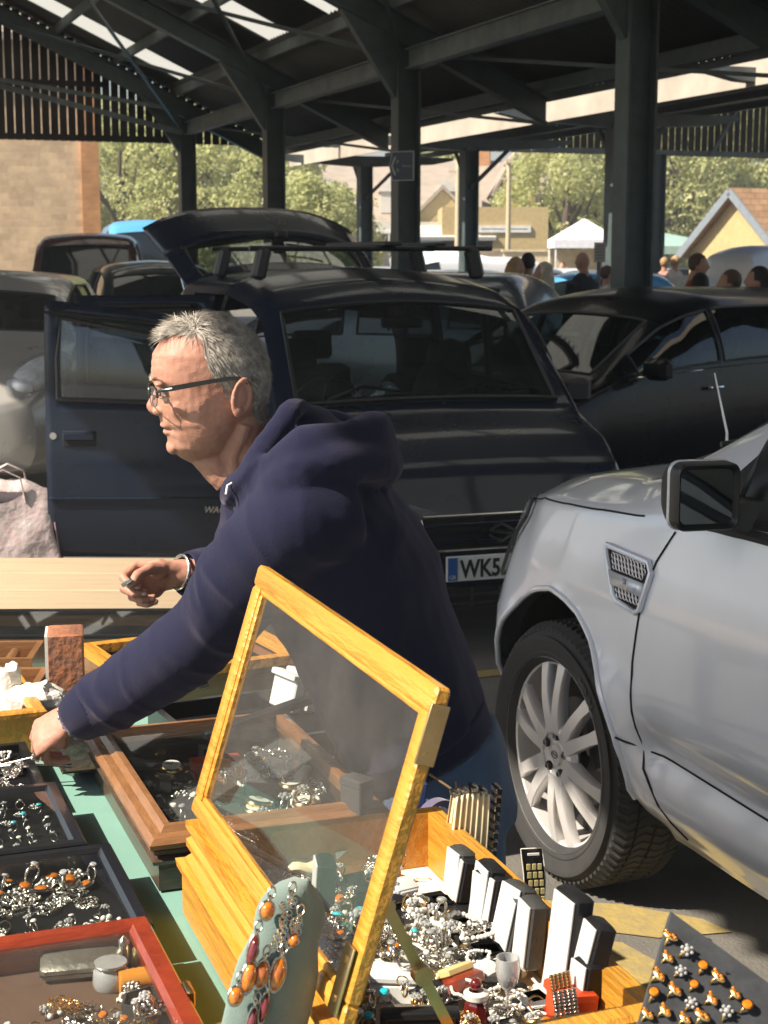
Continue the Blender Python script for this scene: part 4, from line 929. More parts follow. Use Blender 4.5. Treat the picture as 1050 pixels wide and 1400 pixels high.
def flare(s):
    for i in range(s.n+1):
        for j in range(2, 20):
            x, y, z = s.P[i, j]
            for cx in (ACX, -2.66):
                dx = x-cx; dz = z-.40; r = math.hypot(dx, dz) if dz > 0 else abs(dx); f = math.exp(-((r-AR)/.085)**2) if r > AR else 1.
                g = .030*f*smooths(.15, .35, z); s.P[i, j, 1] += g
            # door crease and sill bulge
            if -2.2 < x < -.5:
                s.P[i, j, 1] += .012*math.exp(-((z-(.83-.02*x))/.018)**2)*smooths(-.5, -.66, x)
                s.P[i, j, 1] -= .035*math.exp(-((z-.56)/.045)**2)*smooths(-.45, -.62, x)
                s.P[i, j, 1] += .030*math.exp(-((z-.42)/.06)**2)*smooths(-.45, -.62, x)
Shell.NS = (3, 16, 14, 9, 9); ss = Shell(S, .024, 2, flare)
JB2 = 33; JR2 = 42
m_side = glass('suv_glass', (.20, .24, .24), .02, .015, (.1, .1, .1), 1.7)
_, _, suvv, _ = build_shell(ss, suv, p_silver, [('windscreen', -1.24, -.44, JR2+1, 51, (1, -1)), ('side_window', -1.62, -.86, JB2+1, JR2-1, (1, -1)), ('side_window', -2.5, -1.72, JB2+1, JR2-1, (1, -1)), ('rear_side_window', -3.2, -2.6, JB2+1, JR2-1, (1, -1))], [(ACX, .40, AR), (-2.66, .40, AR)], m_side)
wheel('w', suv, 0, .905, .365, .372, .272, .235, 1, hero=True, steer=rad(3)); wheel('w', suv, 0, -.905, .365, .372, .272, .235, -1)
wheel('w', suv, -2.66, .905, .365, .372, .272, .235, 1); wheel('w', suv, -2.66, -.905, .365, .372, .272, .235, -1)
for x in (0, -2.66):
    for sd in (1, -1):
        x = ACX if x > -1 else x; arch_liner(suv, x, .40, AR-.004, sd*.87, sd*.5)
        bp_ = sorted([((math.atan2(v[2]-.40, v[0]-x)+1.2) % (2*math.pi), tuple(v)) for v in suvv if v[1]*sd > .45 and abs(math.hypot(v[0]-x, v[2]-.40)-AR) < .004 and v[2] > .36]); pts = [Vector(v) for a, v in bp_[::2]]; mb = MB()
        for k in range(0):
            a = math.pi*(-.06+1.12*k/30); X_ = x+AR*math.cos(a); Z_ = max(.33, .40+AR*math.sin(a)); X2 = x+(AR+.03)*math.cos(a); Z2 = max(.36, .40+(AR+.03)*math.sin(a)); q = ss.at(X2, ss.jz(X2, Z2), sd, .0); pts.append(Vector((X_, q.y-sd*.006, Z_)))
        mb.tube(pts, .009, 8); obj('arch_lip', mb, p_silver, suv)
for sd in (1, -1):
    obj('bonnet_seam', ss.line([(.62, .975), (.45, 1.02), (.2, 1.062), (-.1, 1.085), (-.45, 1.112)], .003, sd), m_dark, suv)
    obj('door_seam', ss.line([(-.62, 1.10), (-.565, 1.02), (-.53, .92), (-.52, .76), (-.54, .60), (-.56, .50), (-.70, .36)], .003, sd), m_dark, suv)
    obj('door_seam', ss.line([(-1.66, 1.14), (-1.66, .80), (-1.66, .50)], .003, sd), m_dark, suv)
    obj('sill_seam', ss.line([(-.57, .545), (-1.2, .535), (-1.66, .53), (-2.15, .55)], .0026, sd), m_dark, suv)
    obj('fender_seam', ss.line([(-.42, .56), (-.50, .555), (-.56, .55)], .003, sd), m_dark, suv)
    obj('belt_trim', ss.line([(-.66, 1.135), (-1.2, 1.150), (-1.9, 1.165), (-2.6, 1.16)], .014, sd), m_blackpl, suv)
# headlamps
for sd in (1, -1):
    lm = lamp_patch(suv, ss, .30, .80, lambda a: .99-.20*min(1, a*2.2)-.04*a, lambda a: 1.035-.15*a*a, sd)
mb = MB(); mb.box((.865, 0, .86), (.03, .60, .10)); obj('grille', mb, m_dark, suv); mb = MB()
for z in (.83, .86, .89): mb.box((.884, 0, z), (.01, .58, .012))
obj('grille_bar', mb, m_alloy, suv)
mb = MB(); mb.box((.87, 0, .52), (.03, .60, .14)); obj('lower_intake', mb, m_dark, suv)
# side vent in the wing
def sp(x, z, off, sd=1): return ss.at(x, ss.jz(x, z), sd, off)
for sd in (1, -1):
    vt = [(-.31, 1.018), (-.54, 1.012), (-.56, .99), (-.535, .895), (-.515, .885), (-.42, .892), (-.395, .905), (-.316, 1.0)]
    mb = MB(); lp = [sp(x, z, .007, sd) for x, z in vt]; mb.tube(lp+[lp[0]], .008, 8); ve = obj('side_vent', mb, p_silver, suv)
    mb = MB(); c = sum(lp, Vector())/len(lp); q = [lerp(p, c, .02)-Vector((0, sd*.004, 0)) for p in lp]; mb.add([tuple(p) for p in q]+[tuple(c-Vector((0, sd*.004, 0)))], [(i, (i+1) % len(q), len(q)) for i in range(len(q))]); obj('vent_recess', mb, m_dark, ve)
    mb = MB()
    for r in range(11):
        for cc in range(12):
            x = -.335-.018*cc-(.009 if r % 2 else 0); z = .998-.0125*r
            if not (.965 < z or z < .925): continue
            lim0 = lerp(-.335, -.415, min(1, max(0, (1.0-z)/.1)))
            if x > lim0-.005 or x < -.525 or z < .902: continue
            p = sp(x, z, .006, sd); mb.torus(p, .0080, .0014, 6, 4, rr=(rad(90), 0, 0))
    obj('honeycomb_mesh', mb, m_alloy, ve, angle=20)
    mb = MB(); a, b, c2, d2_ = sp(-.36, .962, .010, sd), sp(-.54, .960, .010, sd), sp(-.54, .928, .010, sd), sp(-.385, .93, .010, sd); mb.add([a, b, c2, d2_], [(0, 1, 2, 3)]); obj('vent_blade', mb, p_silver, ve, solid=.012)
    mb = MB(); a, b, c2, d2_ = sp(-.45, .957, .018, sd), sp(-.52, .955, .018, sd), sp(-.52, .932, .018, sd), sp(-.46, .933, .018, sd); mb.add([a, b, c2, d2_], [(0, 1, 2, 3)]); obj('side_repeater', mb, m_lampg, ve, solid=.006)
# door mirror: box facing rearwards
for sd in (1, -1):
    e = bpy.data.objects.new('door_mirror', None); COL.objects.link(e); e.parent = suv; e.location = (-.90, sd*.86, 1.232); MS = .74; e.rotation_euler = (0, 0, sd*rad(-6)); e.empty_display_size = .05; WM[e.name] = WM[suv.name] @ Matrix.Translation(e.location) @ Matrix.Rotation(e.rotation_euler[2], 4, 'Z')
    def rr_(w, h, r, x, cy=0., cz=0., n=6):
        out = []
        for qx, qy, a0 in ((1, 1, 0), (-1, 1, 90), (-1, -1, 180), (1, -1, 270)):
            for k in range(n+1): a = rad(a0+90*k/n); out.append((x*MS, (cy+qx*(w*.86/2-r)+r*math.cos(a))*sd*MS, (cz+qy*(h/2-r)+r*math.sin(a))*MS))
        return out
    cy = .165
    mb = MB(); mb.loft([rr_(.13, .13, .05, .115, cy), rr_(.20, .18, .06, .10, cy), rr_(.225, .198, .05, .06, cy), rr_(.235, .205, .035, .02, cy)], caps=False); mb.add(rr_(.13, .13, .05, .115, cy), [tuple(range(28))]); obj('mirror_shell', mb, m_blackpl, e)
    mb = MB(); mb.loft([rr_(.232, .202, .035, .021, cy), rr_(.240, .210, .035, .018, cy), rr_(.240, .210, .035, .008, cy), rr_(.232, .202, .035, .004, cy)], caps=False); obj('silver_band', mb, p_silver, e)
    mb = MB(); mb.loft([rr_(.234, .204, .035, .006, cy), rr_(.232, .200, .03, -.045, cy), rr_(.220, .190, .028, -.052, cy), rr_(.195, .165, .022, -.035, cy), rr_(.19, .16, .02, -.030, cy)], caps=False); obj('mirror_surround', mb, m_blackpl, e)
    mb = MB(); mb.add(rr_(.192, .162, .02, -.034, cy), [tuple(range(28))]); obj('mirror_glass', mb, mat('mirror_surface', (.10, .115, .12), .04, metal=1.), e)
    mb = MB(); mb.loft([[(.03, sd*-.02, -.085), (-.05, sd*-.02, -.085), (-.05, sd*-.02, -.01), (.03, sd*-.02, -.01)], [(.035, sd*.07, -.075), (-.02, sd*.07, -.075), (-.02, sd*.07, -.02), (.035, sd*.07, -.02)]]); obj('mirror_arm', mb, m_blackpl, e)
    # black quarter panel at the foot of the pillar
    mb = MB(); a = [ss.at(-.66, JB2+.6, sd, .007), ss.at(-1.02, JB2+.6, sd, .007), ss.at(-1.02, JR2-2.2, sd, .007), ss.at(-.86, JB2+5.5, sd, .007)]; mb.add(a, [(0, 1, 2, 3)]); obj('quarter_panel', mb, m_blackpl, suv, solid=.004)
    mb = MB(); mb.tube([ss.at(x, JR2+.4, sd, .004) for x in np.linspace(-.5, -1.3, 12)], .006, 6); obj('pillar_gutter', mb, m_blackpl, suv)
mb = MB(); a = ss.at(-.54, 49, -1, 0); b0 = PY(994, 592, 4.9); b1 = PY(977, 510, 4.95); I = WM[suv.name].inverted(); mb.tube([I @ b0-Vector((0, 0, .12)), I @ b0, I @ b1], [.006, .004, .002], 6); obj('aerial', mb, m_alloy, suv)
mb = MB(); mb.box((-.36, .35, 1.225), (.12, .62, .03), (0, rad(16), rad(-4)), bv=.008); cw = obj('cowl_grille', mb, m_blackpl, suv); mb = MB()
for k in range(10): mb.torus((-.36, .10+.055*k, 1.247), .016, .004, 8, 4, sx=1.3)
obj('grille_slots', mb, m_dark, cw)
mb = MB(); mb.tube([(-.42, .1, 1.27), (-.52, .45, 1.315), (-.50, .70, 1.29)], .008, 6); obj('wiper', mb, m_blackpl, suv)
for y in (.4, -.4): seat(suv, -1.45, y, .55)
mb = MB(); mb.loft([[(-.62, y, 1.08), (-.95, y, 1.13), (-1.05, y, 1.08), (-1.05, y, .6), (-.62, y, .6)] for y in (-.7, .7)]); obj('dashboard', mb, m_seat, suv)
mb = MB(); T = TR((-1.15, -.4, 1.10), (0, rad(-62), 0)); mb.torus((0, 0, 0), .185, .014, 28, 8, M=T); obj('steering_wheel', mb, m_blackpl, suv)
mb = MB(); mb.box((-1.7, 0, .42), (3.0, 1.55, .05)); obj('cabin_floor', mb, m_seat, suv)
# 3. the other cars -----------------------------------------------------------------------------------------
Shell.NS = (3, 8, 7, 9, 9)
WIN = lambda cowl, head, L, doors: [('windscreen', head+.03, cowl-.02, JR+1, 36, (1, -1))]+[('side_window', a, b, JB+1, JR-1, (1, -1)) for a, b in doors]+[('rear_window', -L/2+.02, -L/2+.10, JR+1, 36, (1, -1))]
h = Vector((-.70, -.714)); bs = prof_mpv(L=4.4, H=1.53, W=.88, hood=.96, nose=.62, cowl=1.15, head=.35, tail=.25)
bc, sb = simple_car('black_car', 'black car parked behind the silver off road car on the right', 'car', (1.62, 11.55), h, bs, p_black, (1.42, -1.25), [('windscreen', .40, 1.10, JR+1, 36, (1, -1)), ('side_window', -.15, .80, JB+1, JR-1, (1, -1)), ('side_window', -1.15, -.22, JB+1, JR-1, (1, -1)), ('rear_side_window', -1.9, -1.25, JB+1, JR-1, (1, -1))], .05, gm=glass('black_car_glass', (.25, .3, .3), .03, .015, (.1, .12, .12), 1.55, dust=.03))
for sd in (1, -1):
    obj('chrome_strip', sb.line([(.95, .965), (.3, .985), (-.6, 1.0), (-1.6, 1.01)], .007, sd, .006), m_chrome, bc); mirror(bc, .80, sd*.88, 1.03, p_black, sd, (.12, .20, .14)); lamp(bc, sb, [(1.95, 22), (2.1, 28), (2.18, 24), (2.18, 16), (2.0, 16)], sd)
    mb = MB(); x = -.02; q = sb.at(x, sb.jz(x, .86), sd, .02); mb.tube([q+Vector((-.09, 0, 0)), q+Vector((-.07, sd*.015, 0)), q+Vector((.07, sd*.015, 0)), q+Vector((.09, 0, 0))], .012, 8); obj('door_handle', mb, m_chrome, bc)
for y in (-.36, .36): seat(bc, .25, y, .42)
mb = MB(); mb.loft([[(1.05, y, .93), (.75, y, .98), (.62, y, .94), (.6, y, .5), (1.05, y, .5)] for y in (-.7, .7)]); obj('dashboard', mb, m_seat, bc)
mb = MB(); mb.box((-.4, 0, .36), (3.2, 1.5, .05)); obj('cabin_floor', mb, m_seat, bc)
# silver car at the left
HL = Vector((.10, -.995)); cs = prof_mpv(L=4.1, H=1.64, W=.86, hood=1.14, nose=.84, cowl=.98, head=.30, tail=.15)
lc, sl = simple_car('silver_car', 'silver car with round fog lamp and large headlight at the left edge', 'car', (-3.02-.2, 13.05), HL, cs, p_silver2, (1.30, -1.25), [('windscreen', .36, .94, JR+1, 36, (1, -1)), ('side_window', -.25, .66, JB+1, JR-1, (1, -1)), ('side_window', -1.2, -.32, JB+1, JR-1, (1, -1))], .045, gm=m_cglass)
for sd in (1, -1):
    T = TR((1.80, sd*.60, .93), (0, rad(22), sd*rad(-34))); mb = MB(); mb.ell((0, 0, 0), (.30, .20, .115), 28, 16, M=T); lo = obj('headlight', mb, m_lampg, lc); mb = MB(); mb.ell((-.01, 0, -.005), (.27, .17, .09), 24, 14, M=T); obj('reflector', mb, m_refl, lo)
    for q, rr__ in ((.0, .075), (.12, .05)): mb = MB(); mb.lathe([(rr__, .02), (rr__*.9, 0), (rr__*.4, -.035), (0, -.04)], 20, T @ TR((.20, sd*(-.05+q), 0), (0, rad(90), 0))); obj('lamp_bowl', mb, m_chrome, lo)
    mb = MB(); x_ = 2.02; mb.lathe([(.075, .0), (.085, .012), (.06, .02), (.055, .0), (.05, -.03)], 24, TR((x_-.04, sd*.60, .50), (0, rad(90), rad(sd*20)))); fo = obj('fog_lamp', mb, p_silver2, lc); mb = MB(); mb.lathe([(.056, .012), (.04, .02), (0, .024)], 20, TR((x_-.04, sd*.60, .50), (0, rad(90), rad(sd*20)))); obj('lamp_lens', mb, m_pglass, fo)
    mirror(lc, .62, sd*.86, 1.08, p_silver2, sd)
mb = MB(); mb.box((2.05, 0, .50), (.05, .8, .12)); obj('grille', mb, m_dark, lc)
for y in (-.36, .36): seat(lc, .15, y, .46)
mb = MB(); T = TR((.42, -.36, 1.05), (0, rad(-62), 0)); mb.torus((0, 0, 0), .185, .014, 28, 8, M=T); obj('steering_wheel', mb, m_blackpl, lc)
mb = MB(); mb.loft([[(.90, y, .99), (.6, y, 1.02), (.5, y, .98), (.5, y, .5), (.9, y, .5)] for y in (-.7, .7)]); obj('dashboard', mb, m_seat, lc)
# grey hatchback with tail lamp, behind the blue car
hs = prof_mpv(L=3.9, H=1.62, W=.84, hood=1.0, nose=.65, cowl=1.0, head=.4, tail=.35)
gc, sgc = simple_car('grey_hatchback', 'grey hatchback with red tail lamp behind the blue car', 'car', (-.25, 15.1), Vector((-.93, .36)), hs, p_grey, (1.2, -1.2), [('windscreen', .46, .98, JR+1, 36, (1, -1)), ('side_window', -.2, .7, JB+1, JR-1, (1, -1)), ('side_window', -1.05, -.3, JB+1, JR-1, (1, -1)), ('rear_side_window', -1.62, -1.15, JB+2, JR-1, (1, -1))], .07, end=(True, True))
for sd in (1, -1):
    mb = MB(); q = [sgc.at(-1.93, 17, sd, .012), sgc.at(-1.93, 24, sd, .012), sgc.at(-1.80, 22, sd, .012), sgc.at(-1.82, 17, sd, .012)]; mb.add(q, [(0, 1, 2, 3)]); obj('tail_lamp', mb, m_red, gc, solid=.03)
# vans and other cars further back
vp = lambda L, H, W: dict(x=(-L/2, L/2), zb=.28, wb=W*.9, zm=.7, wm=[(-L/2, W*.94), (-L/2+.2, W), (L/2-.5, W), (L/2, W*.7)], zs=[(-L/2, 1.2), (L/2-1.0, 1.15), (L/2-.2, .95), (L/2, .7)], ws=[(-L/2, W*.93), (L/2-.6, W*.97), (L/2, W*.66)],
     zr=[(-L/2, H-.12), (-L/2+.12, H-.02), (L/2-2.0, H), (L/2-1.5, H-.10), (L/2-.85, 1.22), (L/2-.2, 1.0), (L/2, .74)], wr=[(-L/2, W*.80), (L/2-1.5, W*.80), (L/2-.85, W*.86), (L/2, W*.6)], cr=[(-L/2, .07), (L/2-1.4, .06), (L/2-.85, .03), (L/2, .03)])
def van_(name, label, C0, hd, L, H, W, pm, rearwin=False, hi=.12):
    wins = [('windscreen', L/2-1.42, L/2-.92, JR+1, 36, (1, -1)), ('side_window', L/2-1.9, L/2-1.15, JB+1, JR-1, (1, -1))]
    if rearwin: wins.append(('side_window', -L/2+.4, L/2-2.1, JB+1, JR-1, (1, -1)))
    return simple_car(name, label, 'van', C0, hd, vp(L, H, W), pm, (L/2-.95, -L/2+1.0), wins, hi)
van_('maroon_van', 'dark maroon van with black windscreen at the left behind the silver car', (gx(90, 24), 26.0), Vector((.12, -1)), 4.6, 2.12, .92, p_maroon)
van_('sky_blue_van', 'sky blue van parked below the trees on the left', (gx(176, 30), 32.5), Vector((.22, -1)), 5.2, 2.46, .98, p_sky)
van_('white_van', 'white panel van behind the people on the right', (gx(1215, 25), 25.5), Vector((.95, .25)), 5.2, 1.93, .95, p_white)
van_('distant_white_van', 'distant white van between the signed column and the next post', (gx(607, 38), 39), Vector((-.9, -.3)), 4.6, 1.75, .9, p_white)
simple_car('dark_estate_car', 'dark car with pale roof edge between the maroon van and blue car', 'car', (gx(188, 19), 20.6), Vector((.25, -1)), prof_mpv(L=4.2, H=1.70, W=.86, hood=1.05, cowl=1.0, head=.4), p_dk, (1.3, -1.3), WIN(1.0, .4, 4.2, ((-.2, .7), (-1.2, -.3))), .1)
lotc = [(715, 34, p_white, 'white car in the far lot left of the dark haired person'), (690, 30, p_silver2, 'pale silver car behind the blonde woman'), (772, 26, p_sky, 'blue car with pale windscreen beside the man in black'), (665, 42, p_white, 'white hatchback in the far lot below the ochre building'), (745, 44, p_grey, 'grey car along the far beige wall'), (905, 30, p_dk, 'dark car just right of the big column'), (882, 44, p_white, 'distant white car right of the big column'), (925, 48, p_sky, 'distant blue car below the green gazebo'), (462, 40, p_silver2, 'distant silver car seen through the raised tailgate'), (30, 20, p_silver2, 'pale car roof at the far left edge')]
for i, (px, y, pm, lb) in enumerate(lotc):
    simple_car('parked_car', lb, 'car', (gx(px, y), y+1), Vector((1 if i % 2 else -1, -.5+.3*(i % 3))).normalized(), prof_mpv(L=4.1, H=1.5, W=.84, hood=.95, cowl=1.0, head=.3, tail=.25), pm, (1.25, -1.25), WIN(1.0, .3, 4.1, ((-.2, .7), (-1.2, -.3))), .14, group='cars in the far lot')
# ================================================================ tables, cases and jewellery
ZT = .80; RT20 = rad(20.)
XA = Vector((math.cos(RT20), math.sin(RT20), 0)); TA = Vector((-math.sin(RT20), math.cos(RT20), 0))
def TL(a, b, z=ZT): p = XA*a+TA*b; return Vector((p.x, p.y, z))
w_yel = mat('golden_wood', (.49, .215, .024), .42, col2=(.585, .275, .034), vs=2.4, stretch=(7, 1.0, 7), bump=.25, bs=10, coat=.12); w_mid = wood('brown_wood', (.19, .085, .032), (.27, .13, .055), .35, (3, 3, 30), .3)
w_dark = wood('dark_wood', (.055, .035, .025), (.10, .06, .035), .35, (3, 3, 30), .3); w_red = wood('red_mahogany', (.17, .024, .011), (.27, .042, .016), .3, (3, 3, 24), .5)
w_black = mat('black_lacquer', (.010, .011, .013), .3, coat=.3, var=.3); m_vel = mat('black_velvet', (.006, .006, .007), .95, sheen=.0, spec=.08, var=.3, vs=30, bump=.2, bs=300)
w_plank = wood('weathered_plank', (.40, .30, .19), (.50, .39, .26), .6, (.6, 14, 10), 0)
m_cloth = mat('green_cloth', (.13, .30, .24), .9, var=.14, vs=3, bump=.5, bs=500, sheen=.2); m_lin = mat('cream_lining', (.74, .70, .62), .85, var=.05); m_whl = mat('white_satin', (.58, .575, .56), .5, sheen=.3)
m_gvel = mat('sage_velvet', (.155, .215, .19), .9, sheen=.35, var=.12, vs=25, bump=.35, bs=400); m_cvel = mat('charcoal_velvet', (.032, .034, .038), .92, spec=.15, sheen=.12, var=.25, vs=60, bump=.4, bs=500)
m_silver = mat('silver_metal', (.30, .28, .25), .27, metal=1., col2=(.74, .70, .63), vs=45, bump=.3, bs=180); m_gold = mat('gold_metal', (.80, .53, .20), .22, metal=1., var=.1); m_brass = mat('brass', (.55, .40, .20), .3, metal=1., var=.15, vs=30)
m_pearl = mat('pearl', (.78, .74, .68), .25, coat=.6); m_turq = mat('turquoise', (.02, .50, .62), .25, coat=.5); m_amber = mat('amber', (.70, .24, .015), .12, col2=(.42, .07, .01), vs=120, coat=1.); m_garnet = mat('dark_red_glass', (.13, .012, .012), .08, coat=1.)
m_cgl = mat('crystal', (.85, .86, .86), .05, spec=.8, coat=1., trans=.6); m_pane = glass('display_glass', (.97, .98, .97), .012, .010, (.55, .50, .45), 1.6, dust=.03); m_pane2 = glass('clean_display_glass', (.95, .97, .96), .004, .015, (.5, .5, .5), 1.5, dust=.012)
m_bxg = mat('grey_leatherette', (.05, .05, .049), .5, bump=.4, bs=300); m_bxk = mat('black_leatherette', (.012, .012, .014), .45, spec=.3, bump=.4, bs=300); m_bxb = mat('navy_card', (.03, .06, .20), .5); m_bxr = mat('red_card_box', (.62, .07, .02), .45); m_purp = mat('purple_velvet', (.09, .07, .14), .85, sheen=.3)
m_gran = mat('mottled_red_stone', (.22, .12, .085), .5, col2=(.45, .16, .07), vs=28, bump=.5, bs=60); m_paper2 = mat('tissue_paper', (.72, .68, .60), .7, bump=.6, bs=30)
# cloth covered table
tb = thing('market_table', 'long market table under the green cloth', 'table', (0, 0, 0), RT20)
mb = MB(); mb.box(((-.95+.90)/2, (.9+3.75)/2, ZT-.025), (1.84, 2.84, .03)); obj('tabletop', mb, w_mid, tb)
for x in (-.85, .84):
    for y in (1.0, 2.3, 3.65): mb = MB(); mb.bar((x, y, 0), (x, y, ZT-.042), .04, .04); obj('leg', mb, w_mid, tb)
def clothpt(a, b, x0, x1, y0, y1, drop):
    x = lerp(x0-drop, x1+drop, a); y = lerp(y0-drop, y1+drop, b)
    ex = max(0, x0-x, x-x1); ey = max(0, y0-y, y-y1); e = max(ex, ey)
    X = min(max(x, x0), x1); Y = min(max(y, y0), y1); wv = .018*math.sin(x*19)*math.sin(y*17+1)
    z = ZT-.004-e+.0012*noise.noise(Vector((x*7, y*7, 0)))
    if ex > 0: X += math.copysign(.006+ex*.08+wv*ex*4, x-X)
    if ey > 0: Y += math.copysign(.006+ey*.08+wv*ey*4, y-Y)
    return (X, Y, z)
mb = MB(); mb.grid(lambda a, b: clothpt(a, b, -.96, .905, .88, 3.76, .32), 60, 90)
obj('green_cloth', mb, m_cloth, loc=(0, 0, 0), rz=RT20, angle=180, label='sea green cloth covering the jewellery table', cat='tablecloth')
# plank table behind
pt = thing('plank_table', 'bare sunlit plank table behind the jewellery stall', 'table', (-.98, 4.62, 0), rad(-1))
for k in range(3): mb = MB(); mb.box((0, -.25+.25*k, .79), (1.5, .244, .028), bv=.004); obj('plank', mb, w_plank, pt)
mb = MB(); mb.box((0, -.36, .735), (1.46, .03, .08)); obj('apron', mb, w_dark, pt)
for x in (-.68, .68):
    for y in (-.3, .3): mb = MB(); mb.bar((x, y, 0), (x, y, .775), .05, .05); obj('leg', mb, w_dark, pt)
def rect(w, l, z): return [(-w/2, -l/2, z), (w/2, -l/2, z), (w/2, l/2, z), (-w/2, l/2, z)]
def case_body(t, w, l, h, m, wall=.018, floor=.02, prof=None, lin=None, z0=0., name='case_body'):
    prof = prof or [(.0, 0), (.0, h*.60), (.010, h*.64), (.012, h*.72), (.004, h*.76), (.0, h*.80), (.008, h*.86), (.008, h*.94), (.002, h)]
    mb = MB(); rs = [rect(w+2*o, l+2*o, z0+z) for o, z in prof]+[rect(w-2*wall, l-2*wall, z0+h), rect(w-2*wall, l-2*wall, z0+floor)]
    mb.loft(rs, caps=True); b = obj(name, mb, m, t, angle=25)
    if lin: mb = MB(); mb.box((0, 0, z0+floor+.003), (w-2*wall-.002, l-2*wall-.002, .005)); obj('lining', mb, lin, t)
    return b
def pane_lid(t, w, l, z, m, fw=.028, th=.016, glassm=None, name='lid_frame'):
    mb = MB(); mb.loft([rect(w-2*fw, l-2*fw, z), rect(w, l, z), rect(w, l, z+th*.7), rect(w-.008, l-.008, z+th), rect(w-2*fw+.012, l-2*fw+.012, z+th), rect(w-2*fw, l-2*fw, z+th*.55), rect(w-2*fw, l-2*fw, z)], caps=False)
    f = obj(name, mb, m, t, angle=25); mb = MB(); mb.box((0, 0, z+th*.45), (w-2*fw+.001, l-2*fw+.001, .003)); obj('pane', mb, glassm or m_pane2, f); return f
# ------------------------------------------------ main golden case, lid raised
MC = Vector((.019, 1.945, ZT)); RMC = rad(19.5); W1, L1, H1 = .375, .70, .12
mc = thing('display_case', 'open golden wood display case heaped with jewellery, its glass lid raised', 'display case', MC, RMC)
MM = WM[mc.name]
prof = [(.016, 0), (.016, .062), (.012, .067), (.022, .070), (.024, .082), (.012, .086), (.004, .094), (.004, .102), (.010, .105), (.010, .115), (.004, .120)]
case_body(mc, W1, L1, H1, w_yel, .020, .03, prof, m_lin)
mb = MB(); mb.loft([[(-W1/2-.004, y, .1205), (-W1/2+.020, y, .1205), (-W1/2+.020, y, .146), (-W1/2-.012, y, .146), (-W1/2-.012, y, .136)] for y in (-L1/2-.002, L1/2+.002)]); obj('hinge_rail', mb, w_yel, mc, angle=20)
LA = math.atan2(.106, .352); e = bpy.data.objects.new('lid', None); COL.objects.link(e); e.parent = mc; e.location = (-W1/2+.004, 0, .158); e.rotation_euler = (0, LA-math.pi/2, 0); e['label'] = 'raised glazed lid framed in golden wood'; e.empty_display_size = .05
WM[e.name] = MM @ Matrix.Translation(e.location) @ Matrix.Rotation(LA-math.pi/2, 4, 'Y')
# lid in its own plane: x from 0 (hinge) to width, y along, z thickness
def lid_member(x0, x1, y0, y1, z0=-.008, z1=.010):
    mb = MB(); mb.box(((x0+x1)/2, (y0+y1)/2, (z0+z1)/2), (x1-x0, y1-y0, z1-z0), bv=.003); return mb
LW, FWd = .370, .030
def member_prof(mb, axis, a0, a1, s0, s1):
    # moulded member: wide step plus thin bead next to the glass
    pass
for nm_, a in (('top', (LW-FWd, LW, -L1/2, L1/2)), ('bottom', (0, FWd*.8, -L1/2, L1/2)), ('near', (FWd*.8, LW-FWd, -L1/2, -L1/2+FWd)), ('far', (FWd*.8, LW-FWd, L1/2-FWd, L1/2))):
    mb = lid_member(*a); x0, x1, y0, y1 = a
    if nm_ == 'top': mb.merge(lid_member(x0-.008, x0+.001, y0+FWd, y1-FWd, -.004, .006))
    if nm_ == 'bottom': mb.merge(lid_member(x1-.001, x1+.008, y0+FWd, y1-FWd, -.004, .006))
    if nm_ == 'near': mb.merge(lid_member(x0+.008, x1-.008, y1-.001, y1+.008, -.004, .006))
    if nm_ == 'far': mb.merge(lid_member(x0+.008, x1-.008, y0-.008, y0+.001, -.004, .006))
    obj('frame_rail', mb, w_yel, e)
mb = MB(); mb.box((LW/2, 0, 0), (LW-FWd*1.8, L1-FWd*2+.004, .003)); obj('glass_pane', mb, m_pane, e)
for x, y in ((.045, -L1/2+.018), (LW-.05, -L1/2+.004)):
    mb = MB(); mb.box((x, y-.0, .0150 if x < .1 else .0), (.075, .026 if x < .1 else .014, .003 if x < .1 else .028), bv=.001) if x < .1 else mb.box((x, -L1/2-.0015, .001), (.065, .003, .022), bv=.001); pl_ = obj('corner_plate', mb, m_brass, e)
    for dx in (-.022, .022):
        mb = MB()
        if x < .1: mb.cyl((x+dx, y, .016), (x+dx, y, .0185), .0045, n=10)
        else: mb.cyl((x+dx, -L1/2-.002, .001), (x+dx, -L1/2-.005, .001), .004, n=10)
        obj('screw', mb, m_brass, pl_)
# brass folding stay
I = WM[mc.name].inverted(); a = WM[e.name] @ Vector((.13, -L1/2+.02, -.012)); b = MM @ Vector((-.055, -L1/2+.03, H1-.004))
mb = MB(); al, bl = I @ a, I @ b; mid = al.lerp(bl, .52); mb.bar(al, mid, .012, .003, (0, 1, 0)); mb.bar(mid+Vector((0, -.004, 0)), bl+Vector((0, -.004, 0)), .012, .003, (0, 1, 0)); mb.cyl(mid+Vector((0, .004, 0)), mid+Vector((0, -.010, 0)), .011, n=18); mb.cyl(al+Vector((0, .004, 0)), al+Vector((0, -.008, 0)), .008, n=14); obj('lid_stay', mb, m_brass, mc)
def inC(a, b, z=.838): return MM @ Vector((a, b, z-ZT))      # point inside the main case
